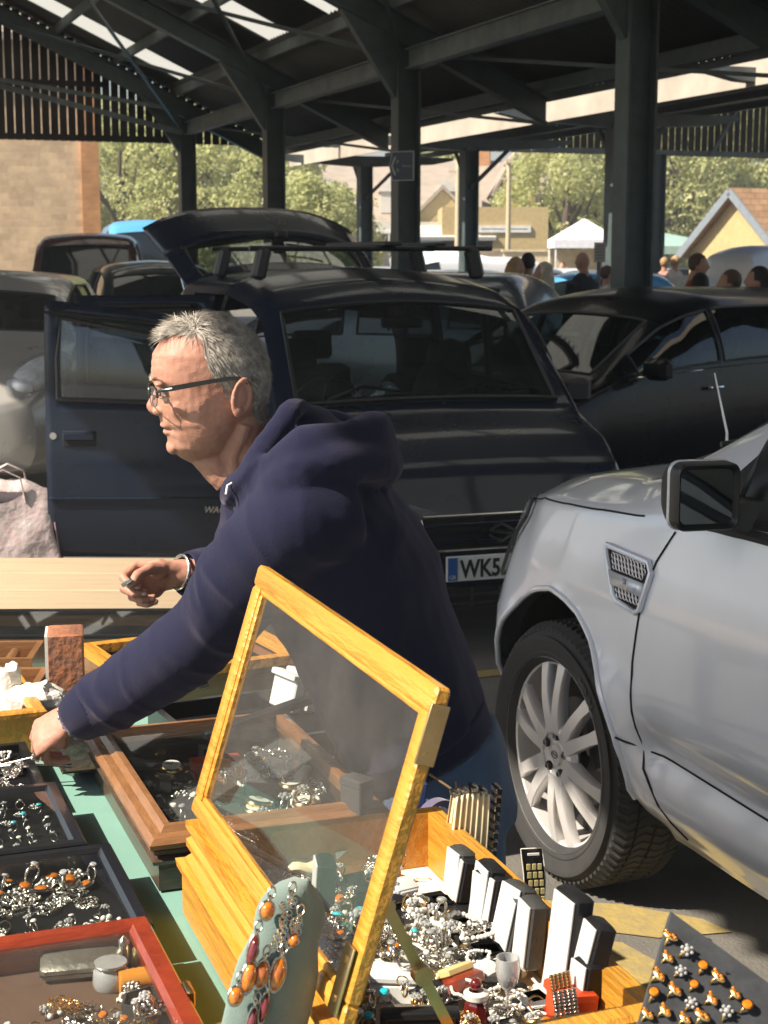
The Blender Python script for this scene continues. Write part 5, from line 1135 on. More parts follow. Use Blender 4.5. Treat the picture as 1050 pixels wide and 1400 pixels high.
# ------------------------------------------------ second case, closed; sleeve shade put into its darkened brown wood
c2 = thing('display_case', 'closed brown wood glazed case, darkened as in shade, between the black trays and the golden case', 'display case', TL(-.343*.94+2.295*.342+.185, .343*.342+2.295*.94+.285), RT20)
case_body(c2, .36, .56, .07, w_dark, .018, .012, None, m_vel); 
mb = MB(); mb.loft([rect(.33, .53, .0705), rect(.39, .59, .0705), rect(.392, .592, .078), rect(.375, .575, .086), rect(.35, .55, .089), rect(.335, .535, .098), rect(.315, .515, .098), rect(.315, .515, .0705), rect(.33, .53, .0705)], caps=False); f = obj('lid_frame', mb, w_mid, c2, angle=25); mb = MB(); mb.box((0, 0, .088), (.317, .517, .003)); obj('pane', mb, m_pane2, f)
# ------------------------------------------------ trays
def tray(name, label, corner, w, l, h, m, lin, fw=.024, gl=True, lidth=.012):
    # corner = right rear corner on the table
    t = thing(name, label, 'tray', corner-XA*(w/2)-TA*(l/2), RT20); case_body(t, w, l, h, m, .014, .024, [(0, 0), (0, h)], lin)
    if gl: pane_lid(t, w+.004, l+.004, h+.0005, m, fw, lidth)
    return t
tr1 = tray('jewellery_tray', 'black jewellery tray with loose silver under his reaching hand', TL(.36, 2.97), .30, .29, .045, w_black, m_vel, gl=False)
tr2 = tray('jewellery_tray', 'black glazed tray of silver rings, middle one of three', TL(.372, 2.665), .30, .305, .05, w_black, m_vel)
tr3 = tray('jewellery_tray', 'black glazed tray of chains and brooches, next to the red case', TL(.405, 2.345), .34, .315, .05, w_black, m_vel)
rc = thing('display_case', 'closed red mahogany display case with glass top at the bottom left', 'display case', TL(.4-.165-.01, 2.015-.20), RT20); case_body(rc, .33, .40, .06, w_red, .016, .026, None, mat('brown_felt', (.10, .055, .035), .9)); pane_lid(rc, .345, .415, .0605, w_red, .030, .016, m_pane)
mb = MB(); mb.box((.176, -.02, .066), (.010, .035, .022), bv=.003); obj('catch', mb, m_brass, rc)
sm_ = thing('small_case', 'corner of a small brown wooden glazed box at the bottom edge', 'box', TL(.425, 1.53), rad(38)); case_body(sm_, .16, .20, .10, w_mid, .016, .01, None, m_vel); pane_lid(sm_, .165, .205, .1005, w_mid, .028, .010)
silver_tray_p = PZ(125, 1040, .81)
st = thing('silver_dish', 'small silver rimmed rectangular dish on the green cloth by his hand', 'dish', silver_tray_p, RT20)
mb = MB(); mb.loft([rect(.10, .16, .0), rect(.13, .20, .012), rect(.14, .21, .014), rect(.135, .205, .017), rect(.12, .19, .013), rect(.095, .155, .004)], caps=True); obj('dish', mb, m_silver, st)
# ------------------------------------------------ prototypes of small jewellery
protos = {}
def proto(key, name, cat, parts, label, group):
    t = thing(name, label, cat, (0, 0, -5), 0, group)
    for nm, mb, m in parts: obj(nm, mb, m, t, angle=50)
    protos[key] = t; return t
def gem(r, h, n=10):
    mb = MB(); mb.lathe([(0, -h*.6), (r, 0), (r*.72, h*.35), (0, h*.38)], n); return mb
def ring_parts(R=.0095, m=m_silver, stone=m_cgl, sr=.005, cluster=0, thick=.0016):
    b = MB(); b.torus((0, 0, R), R, thick, 22, 8, rr=(rad(90), 0, 0)); s_ = MB()
    if cluster:
        for k in range(cluster): a = 2*math.pi*k/cluster; s_.ell((sr*1.4*math.cos(a), sr*1.4*math.sin(a), 2*R+.001), (sr*.55,)*3, 8, 5)
        s_.ell((0, 0, 2*R+.002), (sr*.9,)*3, 8, 6)
    else: s_.merge(gem(sr, sr*1.2), TR((0, 0, 2*R+.0015), s=(1, 1, 1)))
    b.lathe([(sr*.4, -.003), (sr*1.05, 0), (sr*1.1, .0012), (sr*.9, .0012)], 12, TR((0, 0, 2*R+.001)))
    return [('band', b, m), ('stone', s_, stone)]
proto('ring1', 'ring', 'ring', ring_parts(), 'silver ring set with a clear stone', 'r'); proto('ring2', 'ring', 'ring', ring_parts(m=m_gold, stone=m_amber, sr=.006), 'gold ring with amber stone', 'r')
proto('ring3', 'ring', 'ring', ring_parts(cluster=7, sr=.004), 'silver cluster ring', 'r'); proto('ring4', 'ring', 'ring', ring_parts(m=m_gold, stone=m_cgl, cluster=6, sr=.004), 'gold cluster ring', 'r'); proto('ring5', 'ring', 'ring', ring_parts(stone=m_turq, sr=.007), 'silver ring with turquoise stone', 'r'); proto('ring6', 'ring', 'ring', ring_parts(stone=m_pearl, sr=.006), 'silver ring with pearl', 'r')
mb = MB()
for k in range(9): a = 2*math.pi*k/9; mb.ell((.012*math.cos(a), .010*math.sin(a), .003), (.0055, .003, .0025), 8, 5, rot=(0, 0, a))
mb.ell((0, 0, .004), (.006, .005, .004), 10, 6); mb.lathe([(.0, 0), (.013, 0), (.013, .0015), (0, .0015)], 14); s_ = MB()
for k in range(6): a = 2*math.pi*(k+.5)/6; s_.ell((.0075*math.cos(a), .0065*math.sin(a), .006), (.0022,)*3, 8, 5)
proto('brooch', 'brooch', 'brooch', [('mount', mb, m_silver), ('stones', s_, m_pearl)], 'silver flower brooch', 'b')
mb = MB(); mb.lathe([(0, .001), (.011, .001), (.013, .003), (.011, .005), (0, .0055)], 20, TR(s=(1, 1.3, 1))); mb.torus((0, .021, .003), .0035, .0009, 12, 6); s_ = MB(); s_.ell((0, 0, .0045), (.008, .0105, .004), 14, 8); proto('pendant', 'pendant', 'pendant', [('mount', mb, m_silver), ('stone', s_, m_amber)], 'oval pendant', 'p')
def chain_mesh(L, seed, r=.0012, wob=.02):
    rd = random.Random(seed); mb = MB(); pts = []; x = y = 0; a = rd.uniform(0, 6.28)
    for k in range(int(L/.004)):
        r_ = math.hypot(x, y); ta = math.atan2(-y, -x); da = (ta-a+math.pi) % (2*math.pi)-math.pi; a += rd.uniform(-.4, .4)+(.35*da if r_ > wob*.8 else .1); x += .004*math.cos(a); y += .004*math.sin(a); pts.append(Vector((x, y, .002+.0015*math.sin(k*.7))))
    for k in range(len(pts)-1):
        d = pts[k+1]-pts[k]; T = Matrix.Translation((pts[k]+pts[k+1])/2) @ Vector((1, 0, 0)).rotation_difference(d).to_matrix().to_4x4() @ Matrix.Rotation(rad(90*(k % 2)), 4, 'X'); mb.torus((0, 0, 0), .0021, r*.55, 7, 4, M=T, sx=1.35)
    return mb
for i in range(4): proto('chain%d' % i, 'chain', 'chain', [('links', chain_mesh(.34+.1*i, i, wob=.02+.008*i), m_silver if i % 2 == 0 else m_gold)], 'fine chain', 'c')
mb = MB()
for k in range(3):
    for j in range(16): a = 2*math.pi*j/16; mb.box(((.026)*math.cos(a), -.008+.008*k, .026*math.sin(a)+.027), (.0095, .007, .003), (0, -a+math.pi/2, 0), bv=.001)
proto('bracelet', 'bracelet', 'bracelet', [('links', mb, m_silver)], 'linked metal bracelet', 'b')
mb = MB(); mb.lathe([(0, 0), (.015, 0), (.017, .003), (.016, .006), (.013, .008)], 26); s_ = MB(); s_.lathe([(0, .0085), (.013, .0082)], 26); h_ = MB(); h_.box((0, .004, .0092), (.001, .009, .0006)); h_.box((.003, 0, .0092), (.007, .001, .0006)); st_ = MB()
for s2 in (-1, 1):
    st_.loft([[(-.008, s2*(.014+.012*k), .003-.0008*k*k*.6+.0015), (.008, s2*(.014+.012*k), .003-.0008*k*k*.6+.0015), (.008, s2*(.014+.012*k), .003-.0008*k*k*.6-.0015+.0015), (-.008, s2*(.014+.012*k), .003-.0008*k*k*.6)] for k in range(6)])
proto('watch', 'wristwatch', 'watch', [('watch_case', mb, m_gold), ('dial', s_, m_lin), ('hands', h_, m_bxk), ('strap', st_, m_bxk)], 'wristwatch', 'w')
mb = MB(); mb.torus((0, 0, .010), .010, .0012, 18, 6, rr=(rad(90), 0, 0), a0=.6, a1=6.0); mb.ell((0, 0, .0), (.003,)*3, 8, 6); s_ = MB(); s_.ell((0, 0, -.006+.004), (.0048,)*3, 10, 7); proto('earring', 'earring', 'earring', [('hoop', mb, m_gold), ('bead', s_, m_pearl)], 'gold hoop earring', 'e')
mb = MB(); [mb.ell((.018*math.cos(2*math.pi*k/26)*(1+.2*math.sin(k)), .014*math.sin(2*math.pi*k/26), .0028), (.0026,)*3, 8, 6) for k in range(26)]; proto('pearls', 'bead_string', 'beads', [('beads', mb, m_pearl)], 'string of pearls', 's')
mb = MB(); mb.ell((0, .0, .003), (.010, .016, .003), 16, 6); mb.tube([(0, -.014, .003), (.001, -.05, .004), (0, -.075, .005)], [.0028, .0018, .0035], 8); proto('spoon', 'teaspoon', 'spoon', [('spoon', mb, m_silver)], 'silver teaspoon', 's')
mb = MB(); mb.torus((0, 0, .0095), .0095, .0015, 22, 8, rr=(rad(90), 0, 0)); mb.ell((0, 0, .0198), (.0052, .0095, .0030), 14, 8); s_ = MB()
for k in range(5): s_.ell((.0012*math.sin(k*2.), -.0062+.0031*k, .0222), (.0021,)*3, 8, 5)
proto('ring7', 'ring', 'ring', [('band', mb, m_gold), ('stones', s_, m_amber)], 'long faced gold ring', 'r')
kids_index()
counts = {}
def put(key, loc, rz=None, label=None, group=None, rot=None, sc=None):
    rz = RD.uniform(0, 6.28) if rz is None else rz
    r = rot if rot is not None else (RD.uniform(-.25, .25), RD.uniform(-.25, .25), rz)
    counts[key] = counts.get(key, 0)+1
    return dup(protos[key], loc, None, label, group, r, sc or RD.uniform(.85, 1.2))
NAME = dict(ring7='long faced gold ring', ring1='silver ring with clear stone', ring2='gold ring with amber stone', ring3='silver cluster ring', ring4='gold cluster ring', ring5='silver ring with turquoise stone', ring6='silver ring with pearl', brooch='silver flower brooch', pendant='oval amber pendant', chain0='tangled silver chain', chain1='tangled gold chain', chain2='long silver chain', chain3='long gold chain', bracelet='linked silver bracelet', watch='wristwatch with black strap', earring='gold hoop earring', pearls='string of pearl beads', spoon='silver teaspoon')
def scatter(n, fn, keys, where, grp, sc=1.):
    for k in range(n):
        key = keys[k % len(keys)]; p = fn(k); put(key, p, label=NAME[key]+' '+where, group=NAME[key]+' '+where, sc=sc*RD.uniform(.9, 1.25))
# trays: rows of rings in slots
def T_in(t, a, b, z): return WM[t.name] @ Vector((a, b, z))
for r in range(8):
    for c in range(9):
        if RD.random() < .15: continue
        key = ['ring1', 'ring3', 'ring6', 'ring1', 'ring5', 'brooch'][(r*7+c*5) % 6]
        put(key, T_in(tr2, -.112+.028*c+RD.uniform(-.005, .005), -.122+.034*r+RD.uniform(-.004, .004), .032), label=NAME[key]+' standing in rows in the middle black tray', group='rings in rows in the middle black tray', sc=.75, rot=(RD.uniform(-.3, .1), RD.uniform(-.2, .2), RD.uniform(0, 3.1)))
scatter(44, lambda k: T_in(tr3, -.14+.0064*k, RD.uniform(-.135, -.05), .032), ['brooch', 'ring3', 'ring6', 'brooch', 'earring', 'pearls', 'pendant', 'ring1'], 'in the near row of the chains tray', '', .72)
for k in range(13): put('chain%d' % [0, 2][k % 2], T_in(tr3, -.13+.020*k, .01+.02*(k % 3), .030), label='fine chain laid across the black chains tray', group='chains in the black tray', sc=.95)
scatter(26, lambda k: T_in(tr3, -.14+.0108*k, .07+.022*(k % 3), .032), ['pendant', 'ring1', 'pendant', 'brooch'], 'in the back row of the chains tray', '', 1.1)
put('brooch', T_in(tr3, .125, -.10, .034), label='large white flower brooch at the corner of the chains tray', sc=2.0)
scatter(48, lambda k: T_in(tr1, RD.uniform(-.12, .12), RD.uniform(-.12, .10), .032), ['chain0', 'chain2', 'ring3', 'brooch', 'earring', 'spoon', 'pearls'], 'loose in the far black tray', '', .9)
for k in range(3): put('spoon', T_in(tr1, .02+.05*k, .03, .034), rz=1.4+.2*k, label='silver teaspoon under his hand in the far black tray', group='teaspoons in the far black tray', sc=1.3)
# second case contents
scatter(34, lambda k: T_in(c2, RD.uniform(-.15, .0), RD.uniform(-.24, .24), .022), ['ring1', 'chain0', 'brooch', 'watch', 'ring6', 'earring'], 'under the glass of the shade-darkened brown case', '', 1.1)
# red case contents
rcI = lambda a, b, z: T_in(rc, a, b, z)
g = thing('cigarette_case', 'flat oblong pewter box in the red mahogany case', 'metal box', PZ(112, 1330, .832), RT20+rad(-8)); mb = MB(); mb.box((0, 0, .012), (.105, .055, .022), bv=.009); obj('lid', mb, mat('pewter', (.33, .32, .28), .45, metal=.8, bump=.3, bs=60), g); mb = MB(); mb.box((0, 0, .0118), (.1065, .0565, .001)); obj('seam', mb, m_dark, g)
g = thing('pill_box', 'orange ribbed purse in the red case', 'purse', PZ(197, 1352, .832), RT20+rad(0)); mb = MB()
mb.loft([[(-.032+.064*k/16, .017*math.cos(a)*(1+.06*(k % 2)), .014+.014*math.sin(a)*(1+.06*(k % 2))) for a in [2*math.pi*j/14 for j in range(14)]] for k in range(17)]); obj('ribbed_body', mb, mat('orange_leather', (.60, .24, .03), .5), g)
g = thing('glass_jar', 'small round glass jar in the red case', 'jar', PZ(152, 1348, .832), 0); mb = MB(); mb.lathe([(.0, 0), (.022, 0), (.024, .006), (.022, .022), (.018, .026), (.021, .030), (.021, .033), (0, .034)], 24); obj('jar', mb, m_cgl, g); mb = MB(); mb.torus((0, 0, .031), .0205, .002, 24, 6); obj('rim', mb, m_silver, g)
for k, (a, b) in enumerate(((170, 1318), (190, 1322))): g = thing('scent_bottle', ['taller', 'shorter'][k]+' slim silver topped bottle at the back of the red case', 'bottle', PZ(a, b, .832), 0); mb = MB(); mb.lathe([(0, 0), (.009, 0), (.010, .005), (.008, .032-.006*k), (.005, .036-.006*k), (0, .040-.006*k)], 16); obj('bottle', mb, m_silver if k == 0 else m_brass, g)
g = thing('ring_box', 'open grey hexagonal box full of jewellery at the front of the red case', 'box', PZ(203, 1394, .832), RT20+.3); mb = MB(); hx = [(.035*math.cos(a), .028*math.sin(a)) for a in [math.pi/3*k for k in range(6)]]; mb.loft([[(x, y, 0) for x, y in hx], [(x*1.05, y*1.05, .03) for x, y in hx], [(x*.95, y*.95, .03) for x, y in hx], [(x*.9, y*.9, .006) for x, y in hx]]); obj('box_body', mb, m_bxg, g)
for k in range(5): put(['ring3', 'brooch', 'ring1'][k % 3], PZ(203+RD.uniform(-20, 20), 1388+RD.uniform(-10, 10), .862), label='silver trinket heaped in the grey hexagonal box', group='trinkets in the hexagonal box', sc=1.)
scatter(80, lambda k: rcI(RD.uniform(-.13, .13), RD.uniform(-.17, .06), .018+RD.uniform(0, .030)), ['chain0', 'ring6', 'earring', 'brooch', 'chain1', 'ring3', 'pearls', 'earring', 'chain2', 'ring2'], 'heaped at the front of the red case', '', .85)
# ------------------------------------------------ main case contents
def ringbox(p, w, d, h, rz, body, lin, label, tilt=8, group=None, base=True, gold=False):
    # small hinged box standing open: base with cushion, lid upright with lining towards -x
    t = thing('ring_box', label, 'box', p, rz, group)
    if base:
        mb = MB(); mb.box((-d*.5, 0, .012), (d, w, .024), bv=.003); obj('box_base', mb, body, t); mb = MB(); mb.box((-d*.5, 0, .0255), (d*.86, w*.86, .004), bv=.001); obj('cushion', mb, m_vel if lin is m_whl and w < .05 else lin, t)
    T = TR((.002, 0, .024 if base else .0), (0, rad(tilt), 0)); mb = MB(); mb.box((.013, 0, h/2), (.026, w, h), M=T, bv=.004); l_ = obj('box_lid', mb, body, t)
    mb = MB(); mb.box((-.0012, 0, h/2), (.0025, w*.9, h*.92), M=T, bv=.0008); obj('lid_lining', mb, lin, l_)
    if gold: mb = MB(); mb.box((.0265, 0, h/2), (.001, w*.8, h*.8), M=T); obj('gilt_line', mb, m_gold, l_)
    return t
def boxpos(px, h):
    p = PZ(px[0], px[1], .832+h+.02); q = MM.inverted() @ p; return MM @ Vector((min(q.x, .135), min(max(q.y, -.31), .31), .032))
specs = [((650, 1160), .050, .05, .066, m_bxg, 'small grey ring box, rearmost of the row standing open on the right'), ((684, 1180), .058, .055, .078, m_bxk, 'black ring box second from the back of the right hand row'), ((718, 1190), .055, .05, .070, m_bxk, 'black box third in the right hand row'),
         ((735, 1206), .055, .04, .080, m_bxg, 'grey curved watch box fourth in the right hand row'), ((757, 1228), .050, .05, .082, m_bxg, 'narrow grey box in front of the curved watch box'), ((778, 1222), .066, .05, .128, m_bxk, 'tallest open box of the right hand row'),
         ((804, 1258), .050, .05, .112, m_bxk, 'tall leaning black box just behind the red one'), ((826, 1312), .042, .04, .068, m_bxk, 'black box wedged beside the red box')]
specs = [(p_, w*.86, d*.8, h*.95, b, l_) for p_, w, d, h, b, l_ in specs]+[((666, 1168), .036, .03, .058, m_bxk, 'slim black box between the two rearmost boxes of the row'), ((700, 1190), .036, .03, .064, m_bxk, 'slim black box between the second and third of the row'), ((746, 1222), .034, .03, .064, m_bxg, 'slim grey box behind the narrow grey one'), ((790, 1262), .034, .03, .082, m_bxk, 'slim black box behind the tallest one'), ((815, 1292), .034, .03, .075, m_bxk, 'slim black box in front of the leaning one')]
RB_ = [4, -2, 6, 10, -3, 2, -4, 5, -6, 8, -8, 6, -3]; TB_ = [6, 8, 10, 14, 6, 7, 14, 8, 10, 5, 12, 9, 16]
for i, (px, w, d, h, b, lb) in enumerate(specs): h = h*1.12; ringbox(boxpos(px, h), w, d, h, RMC+rad(RB_[i]), b, m_whl, lb, tilt=TB_[i])
g = thing('red_box', 'bright red card box at the front right corner of the golden case', 'box', boxpos((862, 1330), .05), RMC); mb = MB(); mb.box((0, 0, .032), (.045, .05, .062), (0, rad(6), 0), bv=.002); obj('box_body', mb, m_bxr, g); mb = MB(); mb.box((-.001, 0, .060), (.047, .052, .012), (0, rad(6), 0), bv=.002); obj('box_lid', mb, m_bxr, g)
ringbox(inC(-.065, .17), .05, .05, .075, RMC-rad(12), m_bxk, m_whl, 'black open box with white lining in the middle of the case behind the glass', 4)
g = thing('gift_box', 'tall grey box standing near the back rail of the golden case', 'box', PZ(488, 1128, .86), RMC+rad(28)); mb = MB(); mb.box((0, 0, .03), (.032, .045, .076), bv=.002); obj('box_body', mb, m_bxg, g); mb = MB(); mb.box((0, 0, .0725), (.034, .047, .014), bv=.002); obj('box_lid', mb, m_bxg, g)
ringbox(PZ(552, 1112, .86), .045, .03, .06, RMC-rad(5), m_bxb, m_whl, 'navy blue box leaning on the back rail', 8, base=False)
g = thing('leather_box', 'upright black presentation box with gold outline at the front of the golden case', 'box', MM @ Vector((.010-.085, -.275, .036)), RMC-rad(16)); mb = MB(); mb.box((0, 0, .045), (.088, .022, .088), (rad(-6), 0, 0), bv=.002); bx_ = obj('box_body', mb, m_bxk, g); mb = MB()
for x0, x1, z0, z1 in ((-.038, .038, .083, .084), (-.038, .038, .006, .007), (-.038, -.037, .006, .084), (.037, .038, .006, .084)): mb.box(((x0+x1)/2, -.0125, (z0+z1)/2), (x1-x0, .0015, z1-z0), (0, 0, 0), M=TR((0, 0, 0), (0, 0, 0)))
mb.v = [(x, y+(z-.045)*.105, z) for x, y, z in mb.v]; obj('gilt_outline', mb, m_gold, bx_)
g = thing('glasses_case', 'flat black stitched leather case lying along the front rail', 'case', MM @ Vector((.045, -.292, .050)), RMC-rad(8)); mb = MB(); mb.box((0, 0, .012), (.11, .03, .034), (rad(-20), 0, 0), bv=.012); obj('case_shell', mb, m_bxk, g); mb = MB()
for k in range(22): mb.box((-.048+.0046*k, -.0165, .024), (.0026, .001, .001))
obj('stitching', mb, m_lin, g)
g = thing('trinket_box', 'engraved silver box behind the black presentation box', 'box', MM @ Vector((-.055, -.185, .036)), RMC-rad(20)); mb = MB(); mb.box((0, 0, .018), (.075, .055, .034), bv=.004); obj('box_body', mb, mat('engraved_silver', (.50, .45, .38), .4, metal=.8, bump=1., bs=55), g); mb = MB(); mb.box((0, 0, .0365), (.077, .057, .005), bv=.002); obj('box_lid', mb, mat('engraved_silver_lid', (.55, .50, .43), .35, metal=.8, bump=1., bs=70), g)
g = thing('white_box', 'white plastic ring box in the middle of the golden case', 'box', MM @ Vector((-.030, -.065, .036)), RMC-rad(24)); mb = MB(); mb.box((0, 0, .014), (.062, .042, .026), bv=.003); obj('box_body', mb, mat('white_plastic', (.78, .77, .74), .4), g); mb = MB(); mb.box((0, 0, .033), (.064, .044, .010), bv=.004); obj('box_lid', mb, bpy.data.materials['white_plastic'], g)
put('ring5', MM @ Vector((-.02, -.07, .076)), label='turquoise ring lying on the white plastic box', sc=1.2)
g = thing('leather_ring_case', 'open brown leather ring case with gold satin lining', 'case', MM @ Vector((.045, -.105, .048)), RMC+rad(12)); mb = MB(); mb.box((0, 0, .014), (.055, .038, .024), (rad(-28), 0, rad(8)), bv=.008); obj('case_lid', mb, w_red, g); mb = MB(); mb.box((-.004, .010, .028), (.045, .026, .012), (rad(-28), 0, rad(8)), bv=.005); obj('satin_lining', mb, mat('gold_satin', (.72, .52, .22), .5), g)
g = thing('scent_bottle', 'dark red cut glass scent bottle in front of the leather ring case', 'bottle', MM @ Vector((.030, -.185, .036)), 0); mb = MB(); mb.lathe([(0, 0), (.019, 0), (.021, .006), (.013, .040), (.010, .044), (0, .045)], 8); obj('bottle', mb, m_garnet, g, angle=20); mb = MB(); mb.lathe([(.010, .043), (.015, .047), (.015, .053), (.009, .056)], 20); obj('collar', mb, m_pearl, g); mb = MB(); mb.ell((0, 0, .062), (.008, .008, .009), 8, 6); obj('stopper', mb, m_garnet, g)
g = thing('silver_goblet', 'tiny crystal stemmed goblet among the jewellery', 'goblet', MM @ Vector((.075, -.175, .036)), 0); mb = MB(); mb.lathe([(0, 0), (.013, 0), (.012, .002), (.002, .004), (.0018, .040), (.004, .044), (.012, .054), (.015, .070), (.014, .086), (.013, .086), (.012, .056), (0, .048)], 18); obj('glass', mb, m_cgl, g)
for k, (a, b, lb) in enumerate(((.105, -.255, 'mesh metal watch bracelet hanging at the front right of the case'), (.118, -.215, 'second mesh metal watch bracelet beside the first'))):
    g = thing('watch_bracelet', lb, 'bracelet', MM @ Vector((a, b, .04)), RMC+rad(10*k)); mb = MB()
    for r in range(15):
        f = r/14; z = .075-.075*f+.01*math.sin(f*3); yy = -.012-.02*f if k == 0 else -.01-.016*f
        for c in range(5): mb.box((-.012+.006*c, yy, z), (.0052, .0035, .0045), (rad(20), 0, 0), bv=.001)
    obj('mesh_links', mb, m_silver if k == 0 else m_brass, g)
# pleated satin purse standing at the back right
g = thing('satin_purse', 'cream pleated satin evening bag with jewelled frame standing at the back right of the case', 'purse', PZ(632, 1172, .87), RMC+rad(-6)); mb = MB()
def pur(a, b, s): # a across, b up
    wd = lerp(.030, .026, b); x = lerp(-wd, wd, a); return (x+.012*b, s*(.010+.004*math.sin(a*40)+.004*math.sin(b*3)), -.03+.128*b+.004*math.sin(a*math.pi))
mb.grid(lambda a, b: pur(a, b, -1), 40, 12); mb.grid(lambda a, b: pur(a, b, 1), 40, 12); obj('pleated_body', mb, mat('cream_satin', (.80, .68, .42), .45, sheen=.3), g, angle=180, solid=.001); mb = MB()
for k in range(9): mb.box((.043+.001*k, -.004, -.005+.0135*k), (.010, .028, .0115), (0, rad(3), 0), bv=.002)
fr_ = obj('jewelled_frame', mb, m_silver, g); mb = MB()
for k in range(4): mb.box((-.012+.014*k, 0, .100+.003*((k*7) % 3)), (.012, .024, .010), bv=.002)
obj('clasp', mb, m_silver, g); mb = MB()
for k in range(9): mb.box((.043+.001*k, -.0185, -.005+.0135*k), (.007, .002, .008))
obj('mirror_stones', mb, m_bxk, fr_)
g = thing('price_card', 'black card with a grid of gold rings standing behind the row of boxes', 'card', PZ(728, 1212, .90), rad(8)); mb = MB(); mb.grid(lambda a, b: (-.015+.030*a+.003*math.sin(b*4), .002*math.sin(a*3), -.03+.085*b), 6, 8); obj('card', mb, m_bxk, g, solid=.001, angle=180); mb = MB()
for r in range(5):
    for c in range(3): mb.box((-.0045+.0078*c+.003*math.sin(((r*.013+.002)/.085+.35)*4), -.0025, -.018+.0118*r), (.0055, .002, .0088), bv=.001)
obj('gold_samples', mb, mat('pale_gold', (.62, .52, .25), .4, metal=.4), g); mb = MB()
for sx in (-1, 1): mb.tube([(sx*.015+.003*math.sin(b*4), -.0008, -.03+.085*b) for b in np.linspace(0, 1, 8)], .0008, 4)
mb.tube([(-.015+.003*math.sin(4), -.0008, .055), (.015+.003*math.sin(4), -.0008, .055)], .0008, 4); mb.box((.0, -.002, .047), (.016, .002, .003)); obj('white_border', mb, m_lin, g)
# purple fan box, glass dish, stacks at the back
g = thing('fan_box', 'dark purple velvet fan shaped box at the back of the case', 'box', PZ(598, 1128, .87), RMC+rad(20)); mb = MB(); fan = [(0, 0)]+[(.05*math.cos(a), .062*math.sin(a)) for a in np.linspace(.35, 2.2, 12)]; mb.prism(fan, .018, TR((0, .009, -.02), (rad(90), 0, 0))); obj('box_body', mb, m_purp, g); mb = MB(); mb.prism([(x*.9-.012, y*.8) for x, y in fan], .002, TR((0, -.0095, -.015), (rad(90), 0, 0))); obj('lining', mb, m_whl, g)
def loose_box(p, w, d, h, rz, m, label, rx=0, ry=0, nm='box', lin=None):
    t = thing(nm, label, 'box', p, rz); mb = MB(); mb.box((0, 0, h/2), (w, d, h), (rx, ry, 0), bv=.003); obj('box_body', mb, m, t); mb = MB(); mb.box((0, 0, h*.98), (w*1.02, d*1.02, h*.18), (rx, ry, 0), bv=.002); obj('box_lid', mb, lin or m, t); return t
loose_box(PZ(455, 1152, .855), .055, .045, .022, RMC+.5, m_bxk, 'flat black box with trinkets on it behind the glass'); loose_box(PZ(500, 1215, .840), .07, .06, .014, RMC+.2, m_bxk, 'flat black tray under the middle box'); loose_box(PZ(640, 1255, .84), .075, .055, .014, RMC-.25, m_bxk, 'flat black ring pad right of the white box')
loose_box(PZ(655, 1225, .845), .06, .045, .016, RMC-.25, m_bxk, 'black ring pad with a silver ring further back'); loose_box(PZ(512, 1165, .85), .06, .045, .014, RMC+.6, m_lin, 'cream padded box lid tilted behind the glass', rx=.4)
loose_box(PZ(690, 1335, .84), .05, .038, .012, RMC+.5, m_pearl, 'mother of pearl compact at the front of the case', rx=.3, lin=m_lin); loose_box(PZ(655, 1345, .84), .045, .03, .010, RMC-.6, m_pearl, 'smaller pearl compact beside it', rx=.2, lin=m_lin)
loose_box(PZ(695, 1290, .84), .04, .03, .030, RMC+.9, m_bxg, 'grey ring box on its side by the scent bottle', rx=1.0); loose_box(PZ(715, 1312, .838), .10, .045, .010, RMC+.1, m_bxk, 'long flat black tray near the front of the case')
g = thing('glass_dish', 'clear square glass dish of trinkets behind the raised glass', 'dish', PZ(470, 1175, .85), RMC+.2); mb = MB(); mb.loft([rect(.05, .05, 0), rect(.065, .065, .028), rect(.060, .060, .028), rect(.045, .045, .003)]); obj('dish', mb, m_cgl, g)
g = thing('silver_bag', 'yellow satin purse lying open left of the middle box', 'purse', PZ(420, 1190, .85), RMC+.3); mb = MB(); mb.ell((0, 0, .012), (.045, .03, .014), 28, 10); mb.v = [(x, y, z+.004*math.sin(x*150)) for x, y, z in mb.v]; obj('purse_body', mb, bpy.data.materials['cream_satin'], g); mb = MB(); mb.torus((0, .01, .018), .035, .0025, 24, 6, sy=.5); obj('clasp', mb, m_silver, g)
for k, (px, py) in enumerate(((460, 1255), (497, 1248), (430, 1280))): g = thing('pill_pot', ['left', 'right', 'nearest'][k]+' round black ring pot by the velvet stand', 'pot', PZ(px, py, .836), 0); mb = MB(); mb.lathe([(0, 0), (.019, 0), (.020, .004), (.019, .016), (.017, .018), (.014, .014), (0, .014)], 24); obj('pot', mb, m_bxk, g)
# the loose heap
allk = ['ring1', 'brooch', 'chain0', 'ring3', 'pearls', 'ring4', 'chain2', 'earring', 'ring6', 'chain1', 'pendant', 'brooch', 'ring3', 'watch', 'chain0', 'ring5', 'earring']
def heap(k):
    a = RD.uniform(-.155, .11); b = RD.uniform(-.31, .31); return inC(a, b, .838+RD.uniform(0, .022)+.012*math.exp(-((a)**2/.01)))
scatter(230, heap, allk, 'loose in the open golden case', '', .82)
scatter(16, lambda k: inC(RD.uniform(-.03, .12), RD.uniform(-.02, .08), .86+RD.uniform(0, .01)), ['ring1', 'ring3', 'brooch', 'pearls'], 'on the ring pads of the golden case', '', 1.2)
for k in range(5): put('ring5', inC(-.12+.03*k, .05+.012*k, .868), label='turquoise ring in the middle of the golden case', group='turquoise rings', sc=1.2)
m_kraft = mat('kraft_card', (.50, .36, .20), .8); m_foilw = mat('cream_card', (.76, .70, .58), .6)
